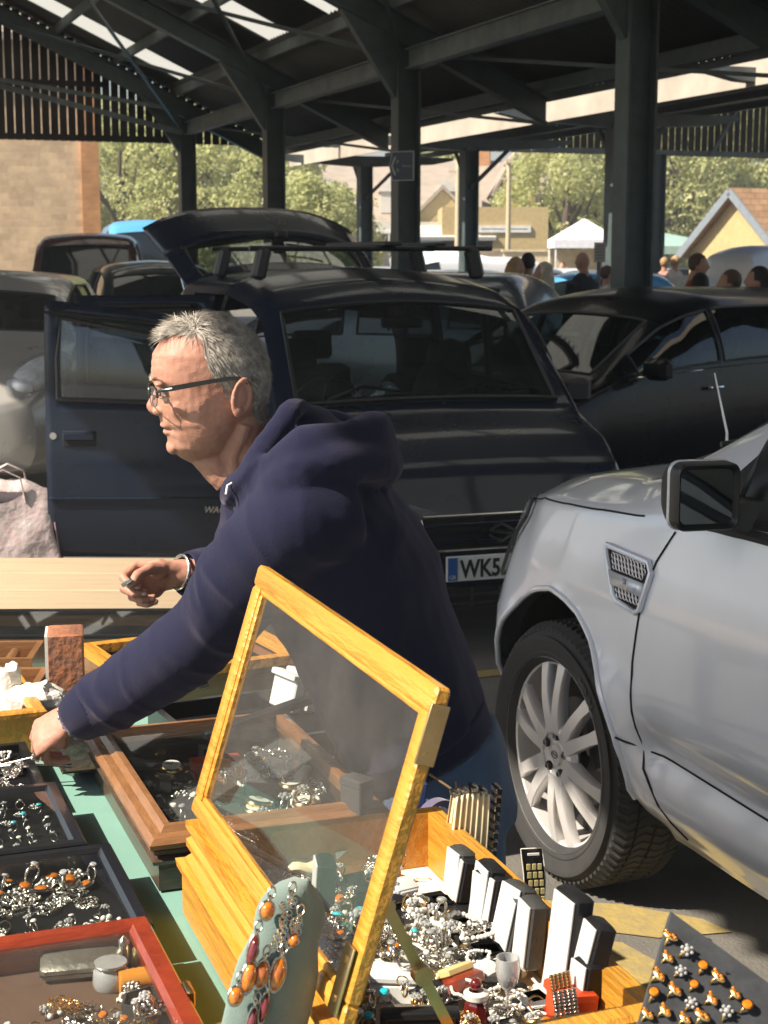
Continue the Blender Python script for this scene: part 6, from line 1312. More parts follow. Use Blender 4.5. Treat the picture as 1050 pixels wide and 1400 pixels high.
def inbox(k, lb, a, b, w, d, h, m, rz, rx=0., lin=None, z=.842): loose_box(inC(a, b, z), w, d, h, RMC+rz, m, lb, rx=rx, lin=lin)
extra = [('small cream box behind the black presentation box', -.10, -.20, .03, .028, .02, m_foilw, .4, .2), ('little black cube box beside the engraved silver box', -.11, -.12, .026, .026, .024, m_bxk, .9, 0), ('yellow satin lined open box by the ring pots', -.07, -.02, .05, .035, .014, m_foilw, .3, .3), ('blue velvet box under the lid glass', -.10, .06, .04, .035, .018, m_bxb, 1.0, .1),
 ('brown card box under the raised lid', -.12, .12, .05, .03, .016, m_kraft, .2, 0), ('cream card of earrings in the middle', .02, .03, .05, .04, .004, m_foilw, .7, .35), ('second cream card of earrings lying crooked', .05, -.02, .045, .035, .004, m_foilw, -.4, -.3), ('small grey box near the back rail on the left', -.02, .26, .035, .03, .022, m_bxg, .5, 0),
 ('black box behind the glass dish', .03, .20, .04, .03, .026, m_bxk, -.3, 0), ('white box near the satin bag', .08, .20, .034, .03, .026, m_whl, .2, .2), ('red leather box half buried on the left', -.13, .02, .034, .026, .018, m_bxr, .8, .3), ('dark green box beside the turquoise rings', -.03, .08, .045, .03, .014, mat('green_card', (.03, .12, .10), .6), -.5, .2),
 ('cream padded card at the near left corner', -.13, -.28, .05, .04, .006, m_foilw, .3, .2), ('kraft tag box close to the stay', -.03, -.24, .03, .02, .012, m_kraft, 1.2, .3), ('black ring pad left of the leather ring case', .0, -.13, .05, .03, .012, m_bxk, .2, 0), ('pale box by the tall open box', .09, -.08, .03, .03, .014, m_whl, .5, .1)]
for i, (lb, a, b, w, d, h, m, rz, rx) in enumerate(extra): inbox(i, lb, a, b, w, d, h, m, rz, rx, None, .840+.004*(i % 4))
# ------------------------------------------------ amber pendants on the sage velvet bust
bs_ = thing('pendant_stand', 'sage green velvet bust shaped stand hung with amber pendants', 'display stand', PZ(375, 1395, .80)+Vector((-.01, -.03, 0)), 0)
b0 = PZ(312, 1610, .80); ttop = PY(410, 1200, 1.64)
ax = (ttop-b0); Lb = ax.length; uu = ax.normalized(); side = Vector((.80, .45, -.05)); side = (side-uu*side.dot(uu)).normalized(); nn = side.cross(uu); 
if nn.y > 0: nn = -nn
def bust(a, b):  # outline half width along height
    return interp([0, .25, .45, .62, .70, .76, .80, .84, .89, .94, .98, 1.0], [.046, .048, .050, .051, .049, .043, .040, .042, .042, .034, .020, .006], b)
mb = MB(); rings = []
for i in range(41):
    b = i/40; hw = bust(0, b); c = b0+ax*b; ring_ = []
    for k in range(28):
        t = 2*math.pi*k/28; q = abs(math.cos(t))**.8*math.copysign(1, math.cos(t)); ring_.append(c+side*(hw*q)+nn*(.010*math.sin(t)+.010*(1-q*q)))
    rings.append(ring_)
mb.loft(rings); obj('velvet_bust', mb, m_gvel, bs_, world=True, angle=80)
mb = MB(); mb.bar(b0+ax*.6-nn*.012, Vector((b0.x+.05, b0.y+.20, ZT)), .05, .006); obj('easel_back', mb, m_bxk, bs_, world=True)
pend = [(365, 1245, 'o'), (388, 1262, 'l'), (403, 1275, 't'), (345, 1300, 's'), (340, 1336, 'a'), (357, 1332, 'r'), (379, 1332, 'R'), (322, 1362, 'o'), (360, 1378, 'n'), (343, 1398, 'n')]
hp = dict(o='round amber pendant', l='long filigree silver pendant', t='silver pendant ending in a small amber drop', s='narrow silver framed dark pendant', a='rectangular honey amber pendant', r='oval red amber pendant', R='larger oval dark amber pendant', n='slim brown bar pendant')
used_ = {}
for x, b, kd in pend:
    dd_ = ray(x, b); o_ = Vector((0, 0, CH)); pp_ = b0+nn*.0205; c = o_+dd_*((pp_-o_).dot(nn)/dd_.dot(nn)); R3 = Matrix((side, uu, nn)).transposed().to_4x4(); M0 = Matrix.Translation(c) @ R3
    used_[kd] = used_.get(kd, 0)+1; t = thing('pendant', hp[kd]+(' on the sage velvet stand' if used_[kd] == 1 else ', lower one on the velvet stand'), 'pendant', c)
    w_, h_ = [q_*.84 for q_ in dict(o=(.010, .012), l=(.009, .034), t=(.007, .018), s=(.007, .020), a=(.010, .020), r=(.010, .018), R=(.011, .022), n=(.006, .020))[kd]]
    mb = MB(); mb.torus((0, h_+.009, .001), .0042, .0010, 14, 6, M=M0, sy=1.4); mb.ell((0, h_+.003, 0), (.0025, .004, .002), 8, 6, M=M0)
    if kd == 'l' or kd == 't':
        for q in range(26): mb.torus((RD.uniform(-w_, w_)*.8, -h_+2*h_*q/26, 0), .0034, .0009, 10, 5, M=M0)
    else: mb.torus((0, 0, 0), 1, .16, 26, 6, M=M0 @ Matrix.Diagonal((w_, h_, .010, 1)))
    obj('silver_mount', mb, m_silver, t, world=True)
    if kd not in 'l':
        s_ = MB(); s_.ell((0, -h_*.5 if kd == 't' else 0, .001), (w_*.93, h_*(.5 if kd == 't' else .93), .0065), 16, 8, M=M0); obj('stone', s_, {'s': m_garnet, 'n': m_garnet, 'r': mat('red_amber', (.30, .06, .015), .1, col2=(.55, .16, .02), vs=90, coat=1.)}.get(kd, m_amber), t, world=True)
# ------------------------------------------------ charcoal ring wedge, bottom right, on its own box
rb = thing('wooden_box', 'wooden box at the near right corner of the table carrying the ring wedge', 'box', (.36, 1.36, ZT), RT20); case_body(rb, .24, .22, .13, w_dark, .02, .02); mb = MB(); mb.box((0, 0, .138), (.25, .23, .014), bv=.003); obj('box_lid', mb, w_dark, rb)
wedge = [PY(917, 1244, 1.47), PY(868, 1415, 1.36), None, PY(1062, 1350, 1.40)]
_n = (wedge[1]-wedge[0]).cross(wedge[3]-wedge[0]).normalized(); _o = Vector((0, 0, CH)); _d = ray(1075, 1450); wedge[2] = _o+_d*((wedge[0]-_o).dot(_n)/_d.dot(_n))
wt_ = thing('ring_display', 'charcoal velvet wedge set with rows of gold rings at the bottom right', 'display stand', (wedge[1]+wedge[2])/2-Vector((0, 0, .12)), 0)
nw = (wedge[1]-wedge[0]).cross(wedge[3]-wedge[0]).normalized()
if nw.y > 0: nw = -nw
th_ = -nw*.018+Vector((.0, .006, 0)); mb = MB(); mb.loft([[tuple(p+th_) for p in wedge], [tuple(p+nw*-.002) for p in wedge], [tuple(p) for p in [wedge[0].lerp(sum(wedge, Vector())/4, .03), wedge[1].lerp(sum(wedge, Vector())/4, .03), wedge[2].lerp(sum(wedge, Vector())/4, .03), wedge[3].lerp(sum(wedge, Vector())/4, .03)]]])
bmx = obj('velvet_wedge', mb, m_cvel, wt_, world=True, angle=30); mb = MB(); mb.bar((wedge[0]+wedge[3])/2+th_, (wedge[1]+wedge[2])/2+Vector((0, .10, -.03)), .08, .006); obj('easel_back', mb, m_bxk, wt_, world=True)
dU = (wedge[1]-wedge[0]).normalized(); dV = (wedge[3]-wedge[0]); dV = (dV-dU*dV.dot(dU)).normalized()
ringpx = [(915, 1285), (938, 1305), (960, 1325), (980, 1340), (1004, 1362), (912, 1312), (930, 1332), (948, 1350), (972, 1370), (899, 1338), (921, 1358), (944, 1376), (893, 1362), (908, 1386), (884, 1390), (935, 1396), (992, 1388), (1020, 1380), (958, 1394)]
for i, (px, py) in enumerate(ringpx):
    d = ray(px, py); o = Vector((0, 0, CH)); s = (wedge[0]-o).dot(nw)/d.dot(nw); p = o+d*s
    key = ['ring7', 'ring2', 'ring7', 'ring4', 'ring7'][(i*3) % 5]; zx = nw; q = zx.to_track_quat('Z', 'Y').to_euler(); M3 = (zx.to_track_quat('Z', 'Y').to_matrix() @ Matrix.Rotation(RD.uniform(.3, 1.0), 3, 'Z')).to_euler()
    put(key, p-nw*.010, rot=M3, label=('gold ring with amber stone' if key == 'ring2' else 'gold cluster ring' if key == 'ring4' else 'long faced gold ring')+' pushed into the charcoal ring wedge', group='rings in the charcoal wedge', sc=RD.uniform(.75, .9))
# ------------------------------------------------ far part of the table
def oblong(name, label, cat, px, py, z0, w, d, h, rz, m, lidm=None, pn='box_body', lift=.0):
    t = thing(name, label, cat, PZ(px, py, z0), rz); mb = MB(); mb.box((0, 0, h/2), (w, d, h), bv=.003); obj(pn, mb, m, t)
    if lidm: mb = MB(); mb.box((-w/2-.001, 0, h/2), (.006, d*.98, h*.97)); obj('pale_side', mb, lidm, t)
    return t
oblong('stone_block', 'mottled red stone block with a cream side standing behind the black trays', 'stone block', 92, 955, .82, .075, .10, .15, RT20+rad(-10), m_gran, m_lin)
for k, (y_, lb) in enumerate(((3.46, 'rear low wooden crate box at the far left of the stall'), (3.22, 'front low wooden crate box at the far left of the stall'))):
    t = thing('wooden_crate', lb, 'crate', (-.98+.06*k, y_, ZT), rad(3)); case_body(t, .42, .17, .085, w_mid, .014, .01, [(0, 0), (0, .085)], m_vel)
    for q in range(4): mb = MB(); mb.box((-.15+.1*q, 0, .05), (.02, .12, .05), bv=.004); obj('divider', mb, [w_dark, m_lin, m_silver, w_mid][q], t)
yf = thing('display_case', 'yellow framed case with orange lining at the left edge', 'display case', (-.83, 3.09, ZT), RT20+rad(2)); case_body(yf, .26, .30, .07, w_yel, .016, .02, [(0, 0), (0, .07)], mat('orange_felt', (.55, .14, .04), .85)); pane_lid(yf, .262, .302, .0705, w_yel, .030, .012)
scatter(8, lambda k: T_in(yf, RD.uniform(-.09, .09), RD.uniform(-.11, .11), .03), ['brooch', 'pendant', 'pearls'], 'in the yellow framed case at the left edge', '', 1.3)
gt = thing('glass_tray', 'long dark glass topped tray in front of the plank table', 'tray', (-.82, 3.86, ZT), rad(1)); case_body(gt, .80, .30, .05, w_dark, .015, .01, [(0, 0), (0, .05)], m_vel); pane_lid(gt, .80, .30, .0505, w_black, .018, .008)
f2 = thing('display_case', 'yellow framed open case of rings behind his sleeve', 'display case', (-.43, 3.50, ZT), RT20+rad(8)); case_body(f2, .42, .32, .06, w_mid, .016, .02, [(0, 0), (0, .06)], m_vel); 
mb = MB(); mb.loft([rect(.36, .26, .0605), rect(.43, .33, .0605), rect(.425, .325, .08), rect(.365, .265, .08), rect(.36, .26, .0605)], caps=False); obj('lid_frame', mb, w_yel, f2, angle=25)
scatter(9, lambda k: T_in(f2, RD.uniform(-.16, .16), RD.uniform(-.1, .1), .03), ['ring1', 'brooch', 'watch'], 'in the yellow framed case behind his sleeve', '', 1.3)
g = thing('paper_bag', 'crumpled white tissue and foil beside the stone block', 'tissue', PZ(45, 960, .86), 0); mb = MB(); mb.ell((0, 0, .0), (.07, .05, .04), 26, 16); mb.ell((-.06, .03, .02), (.03, .03, .06), 20, 12, rot=(.2, .3, 0)); mb.v = [tuple(Vector(p)*(1+.3*noise.noise(Vector(p)*45))) for p in mb.v]; obj('crumpled_paper', mb, m_paper2, g, angle=15)
g = thing('shell_dish', 'silver scalloped dish by his wristwatch', 'dish', PZ(85, 985, .84), .4); mb = MB(); mb.lathe([(0, 0), (.03, .002), (.062, .016), (.066, .020), (.060, .018), (.028, .006), (0, .004)], 30, TR(s=(1.2, .8, 1))); obj('dish', mb, m_silver, g)
# striped white boxes and black lid seen through the raised glass
for k in range(5): loose_box(Vector((-.20+.030*k, 3.22+.01*k, ZT+.02)), .024, .09, .075, RT20+.25, m_whl if k != 3 else m_bxr, ['leftmost white upright box', 'second white upright box', 'third white upright box', 'red upright box', 'rightmost white upright box'][k]+' in the row beyond the raised lid', nm='upright_box', ry=.25)
t = thing('black_tray', 'black felt tray with its lid ajar behind his forearm', 'tray', (-.20, 3.10, ZT), RT20+rad(6)); case_body(t, .46, .34, .05, w_black, .015, .01, [(0, 0), (0, .05)], m_vel); mb = MB(); mb.box((0, -.16, .12), (.46, .02, .018), (0, rad(-12), 0), bv=.003); obj('lid_rail', mb, w_black, t)
# third case right behind the golden case (seen through the glass)
c3 = c2
for i, (a, b, w, d, h, m, lb) in enumerate(((.02, .16, .09, .04, .03, m_bxr, 'red leather box lying in the case behind'), (.09, .10, .08, .035, .03, m_whl, 'cream oblong box in the case behind'), (.14, .02, .07, .02, .035, m_lin, 'narrow cream box in the case behind'), (.05, -.04, .05, .05, .04, m_bxk, 'black cube box in the case behind'), (0, -.1, .09, .06, .02, m_bxg, 'flat grey box in the case behind'))): loose_box(T_in(c3, a, b, .022), w, d, h, RT20+.5*i, m, lb)
scatter(44, lambda k: T_in(c3, RD.uniform(.0, .15), RD.uniform(-.18, .18), .03+RD.uniform(0, .02)), ['brooch', 'chain0', 'ring3', 'pearls', 'watch', 'ring4'], 'in the glazed case behind the golden one', '', 1.3)
for k in list(protos.values()):
    for ch in KIDS.get(k.name, []): bpy.data.objects.remove(ch)
    bpy.data.objects.remove(k)
# carrier bag on the ground by the open door
m_bag = mat('plastic_bag_print', (.55, .50, .47), .5, col2=(.50, .36, .36), vs=16, bump=.35, bs=14); m_flo = mat('floral_side', (.35, .22, .30), .5, col2=(.62, .40, .45), vs=9)
bgp = PY(12, 770, 7.7); bag = thing('shopping_bag', 'crumpled white floral shopping bag standing by the open car door', 'bag', (bgp.x, bgp.y, 0), rad(8)); mb = MB()
def bagp(a, b):
    t = 2*math.pi*a; x = .26*max(-1, min(1, 1.4*math.cos(t))); y = .13*max(-1, min(1, 1.4*math.sin(t))); s = 1-.12*b*b+.03*math.sin(b*9+t*3); q = .022*noise.noise(Vector((x*5, y*5, b*3))); return (x*s+q, y*s+q, .62*b+.035*math.sin(t*5)*b+q)
mb.grid(bagp, 60, 24); obj('bag_body', mb, m_bag, bag, angle=180); mb = MB(); mb.grid(lambda a, b: (.262+.02*b*0-.03*b*b, -.12+.24*a, .05+.45*b+.02*math.sin(a*9)), 8, 8); obj('floral_panel', mb, m_flo, bag, solid=.004)
mb = MB(); mb.ell((0, 0, .60), (.2, .1, .08), 26, 14); mb.v = [tuple(Vector(p)+Vector((0, 0, .03*noise.noise(Vector(p)*11)))) for p in mb.v]; obj('stuffed_paper', mb, m_bag, bag, angle=20)
for s in (-1, 1): mb = MB(); mb.tube([(-.1, s*.11, .58), (-.08, s*.12, .70), (.0, s*.12, .74), (.08, s*.12, .70), (.1, s*.11, .58)], .012, 8, sq=.3); obj('handle', mb, m_bag, bag)
# ================================================================ people
m_skin = mat('skin', (.39, .175, .12), .5, col2=(.50, .26, .185), vs=34, sub=.10, bump=.5, bs=420, spec=.35)
m_skin2 = mat('skin_distant', (.45, .24, .16), .6); m_hair = mat('grey_hair', (.13, .112, .095), .5, col2=(.60, .545, .47), vs=75, spec=.5); m_scalp = mat('cropped_hair', (.16, .13, .11), .8, col2=(.26, .22, .19), vs=300, bump=.6, bs=900)
m_hood = mat('navy_fleece', (.010, .012, .032), .95, col2=(.017, .018, .042), vs=6, spec=.08, sheen=.22, bump=.8, bs=420); m_hood.node_tree.nodes['Principled BSDF'].inputs['Sheen Tint'].default_value = (.75, .65, .80, 1); m_hood.node_tree.nodes['Principled BSDF'].inputs['Sheen Roughness'].default_value = .45
m_jean = mat('blue_denim', (.025, .055, .11), .85, col2=(.05, .10, .18), vs=9, bump=.5, bs=600, sheen=.2)
def join_meshes(name, meshes, m):
    mb = MB()
    for me in meshes:
        mb.add([tuple(v.co) for v in me.vertices], [tuple(p.vertices) for p in me.polygons])
    me = mesh_of(name, mb, m, True, 180); return me
def hand_mb(W, d, n, left, curls, thumb=(35, 25, 20), sc=1., spread=4, tilt=0.):
    # W wrist, d towards the knuckles, n out of the back of the hand
    d = Vector(d).normalized(); n = Vector(n); n = (n-d*n.dot(d)).normalized(); t = d.cross(n) if left else n.cross(d)
    mb = MB(); P = lambda a, b, c: Vector(W)+(d*a+t*b+n*c)*sc
    def ovl(a, w, h, off=0., c0=0.): return [P(a, off+w*math.cos(k*math.pi/8), c0+h*math.sin(k*math.pi/8)) for k in range(16)]
    mb.loft([ovl(-.045, .027, .021), ovl(-.01, .027, .019), ovl(.015, .031, .018, .001), ovl(.045, .039, .0165, .001), ovl(.075, .042, .0145, 0), ovl(.092, .040, .011, -.001, -.002)])
    mb.ell(P(.035, .024, -.010), (.020*sc,)*3, 14, 10)      # ball of the thumb
    mb.ell(P(.05, -.026, -.008), (.015*sc,)*3, 12, 8)
    tips = []
    for i, (b, L, r) in enumerate(((.031, .92, .0098), (.0105, 1.0, .0100), (-.011, .94, .0094), (-.031, .76, .0083))):
        p = P(.086-.006*abs(i-1), b, 0); sp_ = rad(spread*(1.5-i)); dd = (d*math.cos(sp_)+t*math.sin(sp_)).normalized(); nn_ = n.copy(); pts = [P(.06, b*.9, -.001), p]; rr = [r*1.05, r*1.10]
        for sgm, (ln, cu) in enumerate(zip((.044*L, .027*L, .021*L), curls[i])):
            ax_ = dd.cross(nn_).normalized(); R3 = Matrix.Rotation(-rad(cu), 3, ax_); dd = R3 @ dd; nn_ = R3 @ nn_
            q = p+dd*ln*sc; pts += [p.lerp(q, .5), q]; rr += [r*(.94-.07*sgm), r*(1.0-.10*sgm)]; p = q
        rr[-1] *= .72; mb.tube(pts, [x*sc for x in rr], 10); mb.ell(p, (r*.66*sc,)*3, 10, 8); tips.append((p, dd.copy(), nn_.copy(), r*sc))
    p = P(.022, .024, -.008); dd = (d*.62+t*.72-n*.30).normalized(); pts = [P(.0, .012, -.006), p]; rr = [.014, .0145]; nn_ = (t*.5+n*.6).normalized(); ax_ = (d*.2+n*1.0-t*.1).normalized()
    axc = dd.cross(-n+d*.4-t*.9).normalized()
    for sgm, (ln, cu) in enumerate(zip((.040, .031, .026), thumb)):
        dd = Matrix.Rotation(rad(cu), 3, axc) @ dd; q = p+dd*ln*sc; pts += [p.lerp(q, .5), q]; rr += [(.0125, .0105, .0098)[sgm], (.0118, .0108, .0075)[sgm]]; p = q
    mb.tube(pts, [x*sc for x in rr], 12); mb.ell(p, (.0072*sc,)*3, 10, 8); tips.append((p, dd.copy(), n, .0105*sc)); return mb, tips
# ---------------------------------------------------------------- the trader
J = dict(pel=PY(590, 1046, 2.76), mid=PY(548, 925, 2.73), chest=PY(500, 800, 2.69), up=PY(440, 705, 2.65), neck=PY(392, 628, 2.60))
man = thing('person', 'grey haired man in glasses and navy hoodie leaning over the jewellery stall', 'person', (J['pel'].x+.02, J['pel'].y, 0))
Hd = PY(328, 543, 2.52); YAW = rad(14); hf = Vector((-math.cos(YAW), -math.sin(YAW), 0)); hl = Vector((hf.y*-1, hf.x, 0)); hl = Vector((0, 0, 1)).cross(hf)
MH = Matrix.Translation(Hd+hl*-.078) @ Matrix((hf, hl, Vector((0, 0, 1)))).transposed().to_4x4()
zs_ = [-.112, -.104, -.0963, -.085, -.070, -.062, -.055, -.046, -.034, -.015, .0147, .023, .039, .065, .093, .112, .124, .130]
fr_ = [.070, .085, .0945, .1045, .1070, .1095, .1100, .1165, .1185, .1215, .1245, .1300, .1300, .1275, .111, .090, .064, .040]
bk_ = [.030, .018, .010, -.002, -.010, -.014, -.018, -.026, -.040, -.054, -.0585, -.059, -.0585, -.053, -.036, -.012, .006, .018]
wd_ = [.014, .026, .036, .048, .058, .0625, .0655, .068, .0705, .0735, .0745, .0755, .0765, .0755, .064, .047, .029, .012]
hb = MB(); rings = []
for z in np.linspace(-.112, .130, 56):
    f, b, w_ = interp(zs_, fr_, z), interp(zs_, bk_, z), interp(zs_, wd_, z); cx = lerp(b, f, .46); r_ = []
    for k in range(48):
        t = 2*math.pi*k/48; c, s = math.cos(t), math.sin(t); ef = lerp(2.05, 2.35, smooths(-.08, .03, z)) if c > 0 else 2.05; q = (abs(c)**ef+abs(s)**ef)**(-1/ef); x = cx+(f-cx if c > 0 else cx-b)*c*q; y = w_*s*q
        if c > 0: y *= 1-.10*smooths(.3, 1, c)*smooths(.02, -.06, z)
        r_.append((x, y, z))
    rings.append(r_)
hb.loft(rings)
nose = MB(); nr = []
for z, x, w_ in ((.020, .120, .006), (.012, .1245, .007), (.002, .1300, .0085), (-.008, .1355, .0105), (-.015, .1392, .0125), (-.020, .1398, .0135), (-.026, .1370, .0145), (-.031, .1310, .0125), (-.034, .122, .010)):
    nr.append([(.102, w_*1.35, z), (lerp(.102, x, .55), w_*1.05, z), (x-.004, w_*.62, z), (x, 0, z), (x-.004, -w_*.62, z), (lerp(.102, x, .55), -w_*1.05, z), (.102, -w_*1.35, z)])
nose.loft(nr); hb.merge(nose)
for s in (-1, 1):
    hb.ell((.1215, s*.0135, -.0265), (.0105, .0062, .0072), 12, 8); hb.ell((.1205, s*.030, .0215), (.010, .022, .0055), 14, 8, rot=(s*rad(-8), 0, s*rad(-14)))
    hb.ell((.080, s*.043, -.018), (.026, .019, .024), 14, 8)       # cheek
    hb.ell((.1085, s*.031, .004), (.011, .0135, .0115), 14, 10)    # closed-over eye volume
    # ear
    T = TR((-.002, s*.0735, .0), (0, rad(-10), 0)) @ TR((0, 0, 0), (0, 0, s*rad(20)))
    hb.torus((0, 0, .004), .0165, .0040, 26, 8, M=T @ TR((0, s*.008, 0), (rad(90), 0, 0)), sx=.92, sy=1.58); hb.ell((0, s*.001, .002), (.0145, .006, .026), 14, 8, M=T); hb.ell((.003, s*.006, -.024), (.0085, .0048, .0095), 12, 8, M=T); hb.torus((0, 0, .010), .0095, .0028, 18, 6, M=T @ TR((-.001, s*.007, 0), (rad(90), 0, 0)), sy=1.3)
    hb.ell((.0145, s*.004, -.004), (.0035, .0045, .006), 10, 6, M=T)
hb.ell((.1080, 0, -.0495), (.0105, .0235, .0050), 18, 8); hb.ell((.1040, 0, -.0600), (.0105, .0215, .0060), 18, 8); hb.ell((.0985, 0, -.085), (.0105, .021, .013), 16, 8)
NB = MH.inverted() @ J['neck']
hb.tube([(-.002, 0, -.005), (-.006, 0, -.05), (-.020, .0, -.095), NB*.75+Vector((-.0, 0, -.02)), NB+Vector((-.02, 0, -.02))], [.050, .055, .057, .060, .060], 28, sq=1.0)
hb.tube([(.056, .004, -.098), (.034, .006, -.112), (.008, .008, -.132)], [.020, .028, .034], 14); hb.tube([(-.012, .052, -.045), (.004, .040, -.10), (-.004, .030, -.15)], [.013, .014, .014], 10)
def head_def(co, no):
    for i in range(len(co)):
        x, y, z = co[i]
        if x > .06:
            for s in (-1, 1):
                g = math.exp(-(((y-s*.031)/.014)**2+((z-.0145)/.0050)**2)); x -= .0035*g
                g = math.exp(-(((y-s*.031)/.013)**2+((z+.0085)/.0040)**2)); x -= .0025*g
                # fold from nose to mouth corner, mouth corner, jowl
                yy = s*(.019+(-.028-z)*.42); g = math.exp(-((y-yy)/.0030)**2)*smooths(-.062, -.052, z)*smooths(-.022, -.03, z); x -= .0017*g
                g = math.exp(-(((y-s*.0245)/.004)**2+((z+.055)/.004)**2)); x -= .0030*g
                g = math.exp(-(((y-s*.018)/.010)**2+((z+.0005)/.011)**2)); x -= .0035*g
            g = math.exp(-((z+.0548)/.0012)**2)*smooths(.026, .020, abs(y)); x -= .0032*g
            for zz in (.046, .058, .070): x -= .0006*math.exp(-((z-zz-.002*math.sin(y*60))/.0016)**2)*smooths(.05, .03, abs(y))
        if z < -.9:
            q = math.sin((x*1.0+z*.6)*330); y -= math.copysign(.0006*q*smooths(-.055, -.09, z)*smooths(.09, .06, x), y)
        q = .0010*noise.noise(Vector((x, y, z))*45)+.0006*noise.noise(Vector((x, y, z))*110); co[i] = (x+no[i, 0]*q, y+no[i, 1]*q, z+no[i, 2]*q)
    return co
head = remesh(hb, .0021, 3, .5, head_def)
head_co = np.array([tuple(v.co) for v in head.vertices]); head_no = np.array([tuple(v.normal) for v in head.vertices])
head.transform(MH)
# near (left) arm and hand, far (right) arm and hand
SHn = PY(412, 712, 2.47); ELn = PY(280, 862, 2.58); WRn = PY(112, 978, 2.73); SHf = PY(370, 700, 2.84); ELf = PY(345, 800, 3.02); WRf = PY(252, 783, 2.93)
hn, tipn = hand_mb(WRn+Vector((-.012, .004, .0)), (-.80, .12, -.52), (-.42, -.55, .70), True, [(38, 50, 30), (48, 55, 35), (58, 55, 35), (62, 55, 35)], (30, 22, 15), 1.0)
hn.tube([ELn, WRn, WRn+Vector((-.02, .005, -.01))], [.045, .027, .027], 14)
hf_, tipf = hand_mb(WRf+Vector((-.008, 0, -.002)), (-.97, -.05, -.12), (.05, .86, .42), False, [(58, 62, 40), (66, 72, 45), (72, 75, 45), (75, 75, 45)], (22, 18, 30), .98)
hf_.tube([ELf, WRf, WRf+Vector((-.02, 0, -.004))], [.045, .027, .027], 14)
def hdef(co, no):
    for i in range(len(co)):
        q = .0008*noise.noise(Vector(co[i])*90)+.0009*noise.noise(Vector(co[i])*38); co[i] += no[i]*q
    return co
handn = remesh(hn, .0026, 3, .5, hdef); handf = remesh(hf_, .0026, 3, .5, hdef)
tb_ = MB(); tb_.tube([J['pel'], J['mid'], J['chest'], J['up'], J['neck']], [.12, .11, .115, .10, .06], 18); tb_.tube([J['up'], SHn, ELn], [.07, .05, .042], 12); tb_.tube([J['up'], SHf, ELf], [.07, .05, .042], 12)
LEGS = []
for dy, dx in ((-.10, .035), (.10, .0)):
    hp = Vector((J['pel'].x+.02, J['pel'].y+dy, J['pel'].z-.02)); kn = Vector((hp.x+.015+dx, hp.y, .48)); an = Vector((hp.x+.045+dx, hp.y, .09)); LEGS.append((hp, kn, an)); tb_.tube([hp, kn, an], [.075, .05, .035], 12)
body_me = join_meshes('body', [head, handn, handf, remesh(tb_, .02, 2)], m_skin)
I_ = WM[man.name].inverted(); body_me.transform(I_); obj('body', body_me, None, man)
def wobj(name, me, m, parent=man): me.transform(WM[parent.name].inverted()); me.materials.clear(); me.materials.append(m); o = bpy.data.objects.new(name, me); COL.objects.link(o); o.parent = parent; WM[o.name] = WM[parent.name]; return o
# finger nails
m_nail = mat('nail', (.62, .40, .33), .3)
for (p, dd, nn_, r) in tipf+tipn:
    mb = MB(); x = dd.cross(nn_).normalized(); T = Matrix((dd, x, nn_)).transposed().to_4x4(); mb.ell((0, 0, 0), (.0055, .0042, .0012), 10, 6, M=Matrix.Translation(p-dd*.003+nn_*r*.62) @ T); obj('fingernail', mb, m_nail, man, world=True)
# hair
poly = [(.14, .18), (.128, .088), (.095, .096), (.0555, .099), (.0572, .068), (.045, .039), (.030, .028), (.026, .004), (.017, .006), (.013, .030), (-.006, .034), (-.022, .014), (-.024, -.035), (-.05, -.048), (-.10, -.045), (-.12, .18)]
def inpoly(x, z):
    c = False; n = len(poly)
    for i in range(n):
        (x1, z1), (x2, z2) = poly[i], poly[i-1]
        if (z1 > z) != (z2 > z) and x < (x2-x1)*(z-z1)/(z2-z1)+x1: c = not c
    return c
sel = [i for i in range(len(head_co)) if head_co[i][2] > -.06 and inpoly(head_co[i][0], head_co[i][2]) and abs(head_co[i][1]) < .080]
cap = MB(); idx = {i: k for k, i in enumerate(sel)}; cap.v = [tuple(MH @ Vector(head_co[i]+head_no[i]*(.0008))) for i in sel]
for p in head.polygons:
    if all(v in idx for v in p.vertices): cap.f.append(tuple(idx[v] for v in p.vertices)); cap.m.append(0)
obj('hair_base', cap, m_scalp, man, world=True, angle=180)
rd = random.Random(4); hs_ = MB(); V = []; Fc = []
for k in range(11500):
    i = sel[rd.randrange(len(sel))]; p = Vector(head_co[i]); nrm = Vector(head_no[i]); x, y, z = p
    if nrm.length < .5 or (z < .02 and x > .0 and rd.random() < .4): continue
    front = smooths(.045, .085, x)*smooths(.07, .09, z); top = smooths(.07, .11, z); side_ = 1-top
    dr = Vector((lerp(-.55, .75, front), .25*math.copysign(1, y)*(1-front)*.3, lerp(-.75, .35, max(front, top*.55)))) + Vector((rd.gauss(0, .22), rd.gauss(0, .22), rd.gauss(0, .16)))
    dr = dr-nrm*dr.dot(nrm); dr = (dr.normalized()+nrm*lerp(.38, .90, front)*rd.uniform(.6, 1.3)).normalized()
    L = lerp(.019, .033, top)*rd.uniform(.7, 1.15)+.010*front*rd.random()
    if z < .0: L *= .55
    w = .00062*rd.uniform(.7, 1.3); sd = dr.cross(nrm).normalized(); q0 = p-nrm*.001; grav = Vector((-.25, 0, -.5))*(1-front*.8)
    pts = [q0+dr*L*t+(grav-nrm*.45)*L*.5*t*t for t in (0, .35, .7, 1)]
    o = len(V)
    for t, q in enumerate(pts[:3]): V += [MH @ (q-sd*w*(1-.22*t)), MH @ (q+sd*w*(1-.22*t))]
    V.append(MH @ pts[3]); Fc += [(o, o+1, o+3, o+2), (o+2, o+3, o+5, o+4), (o+4, o+5, o+6)]
hs_.add(V, Fc); obj('hair', hs_, m_hair, man, world=True, angle=180)
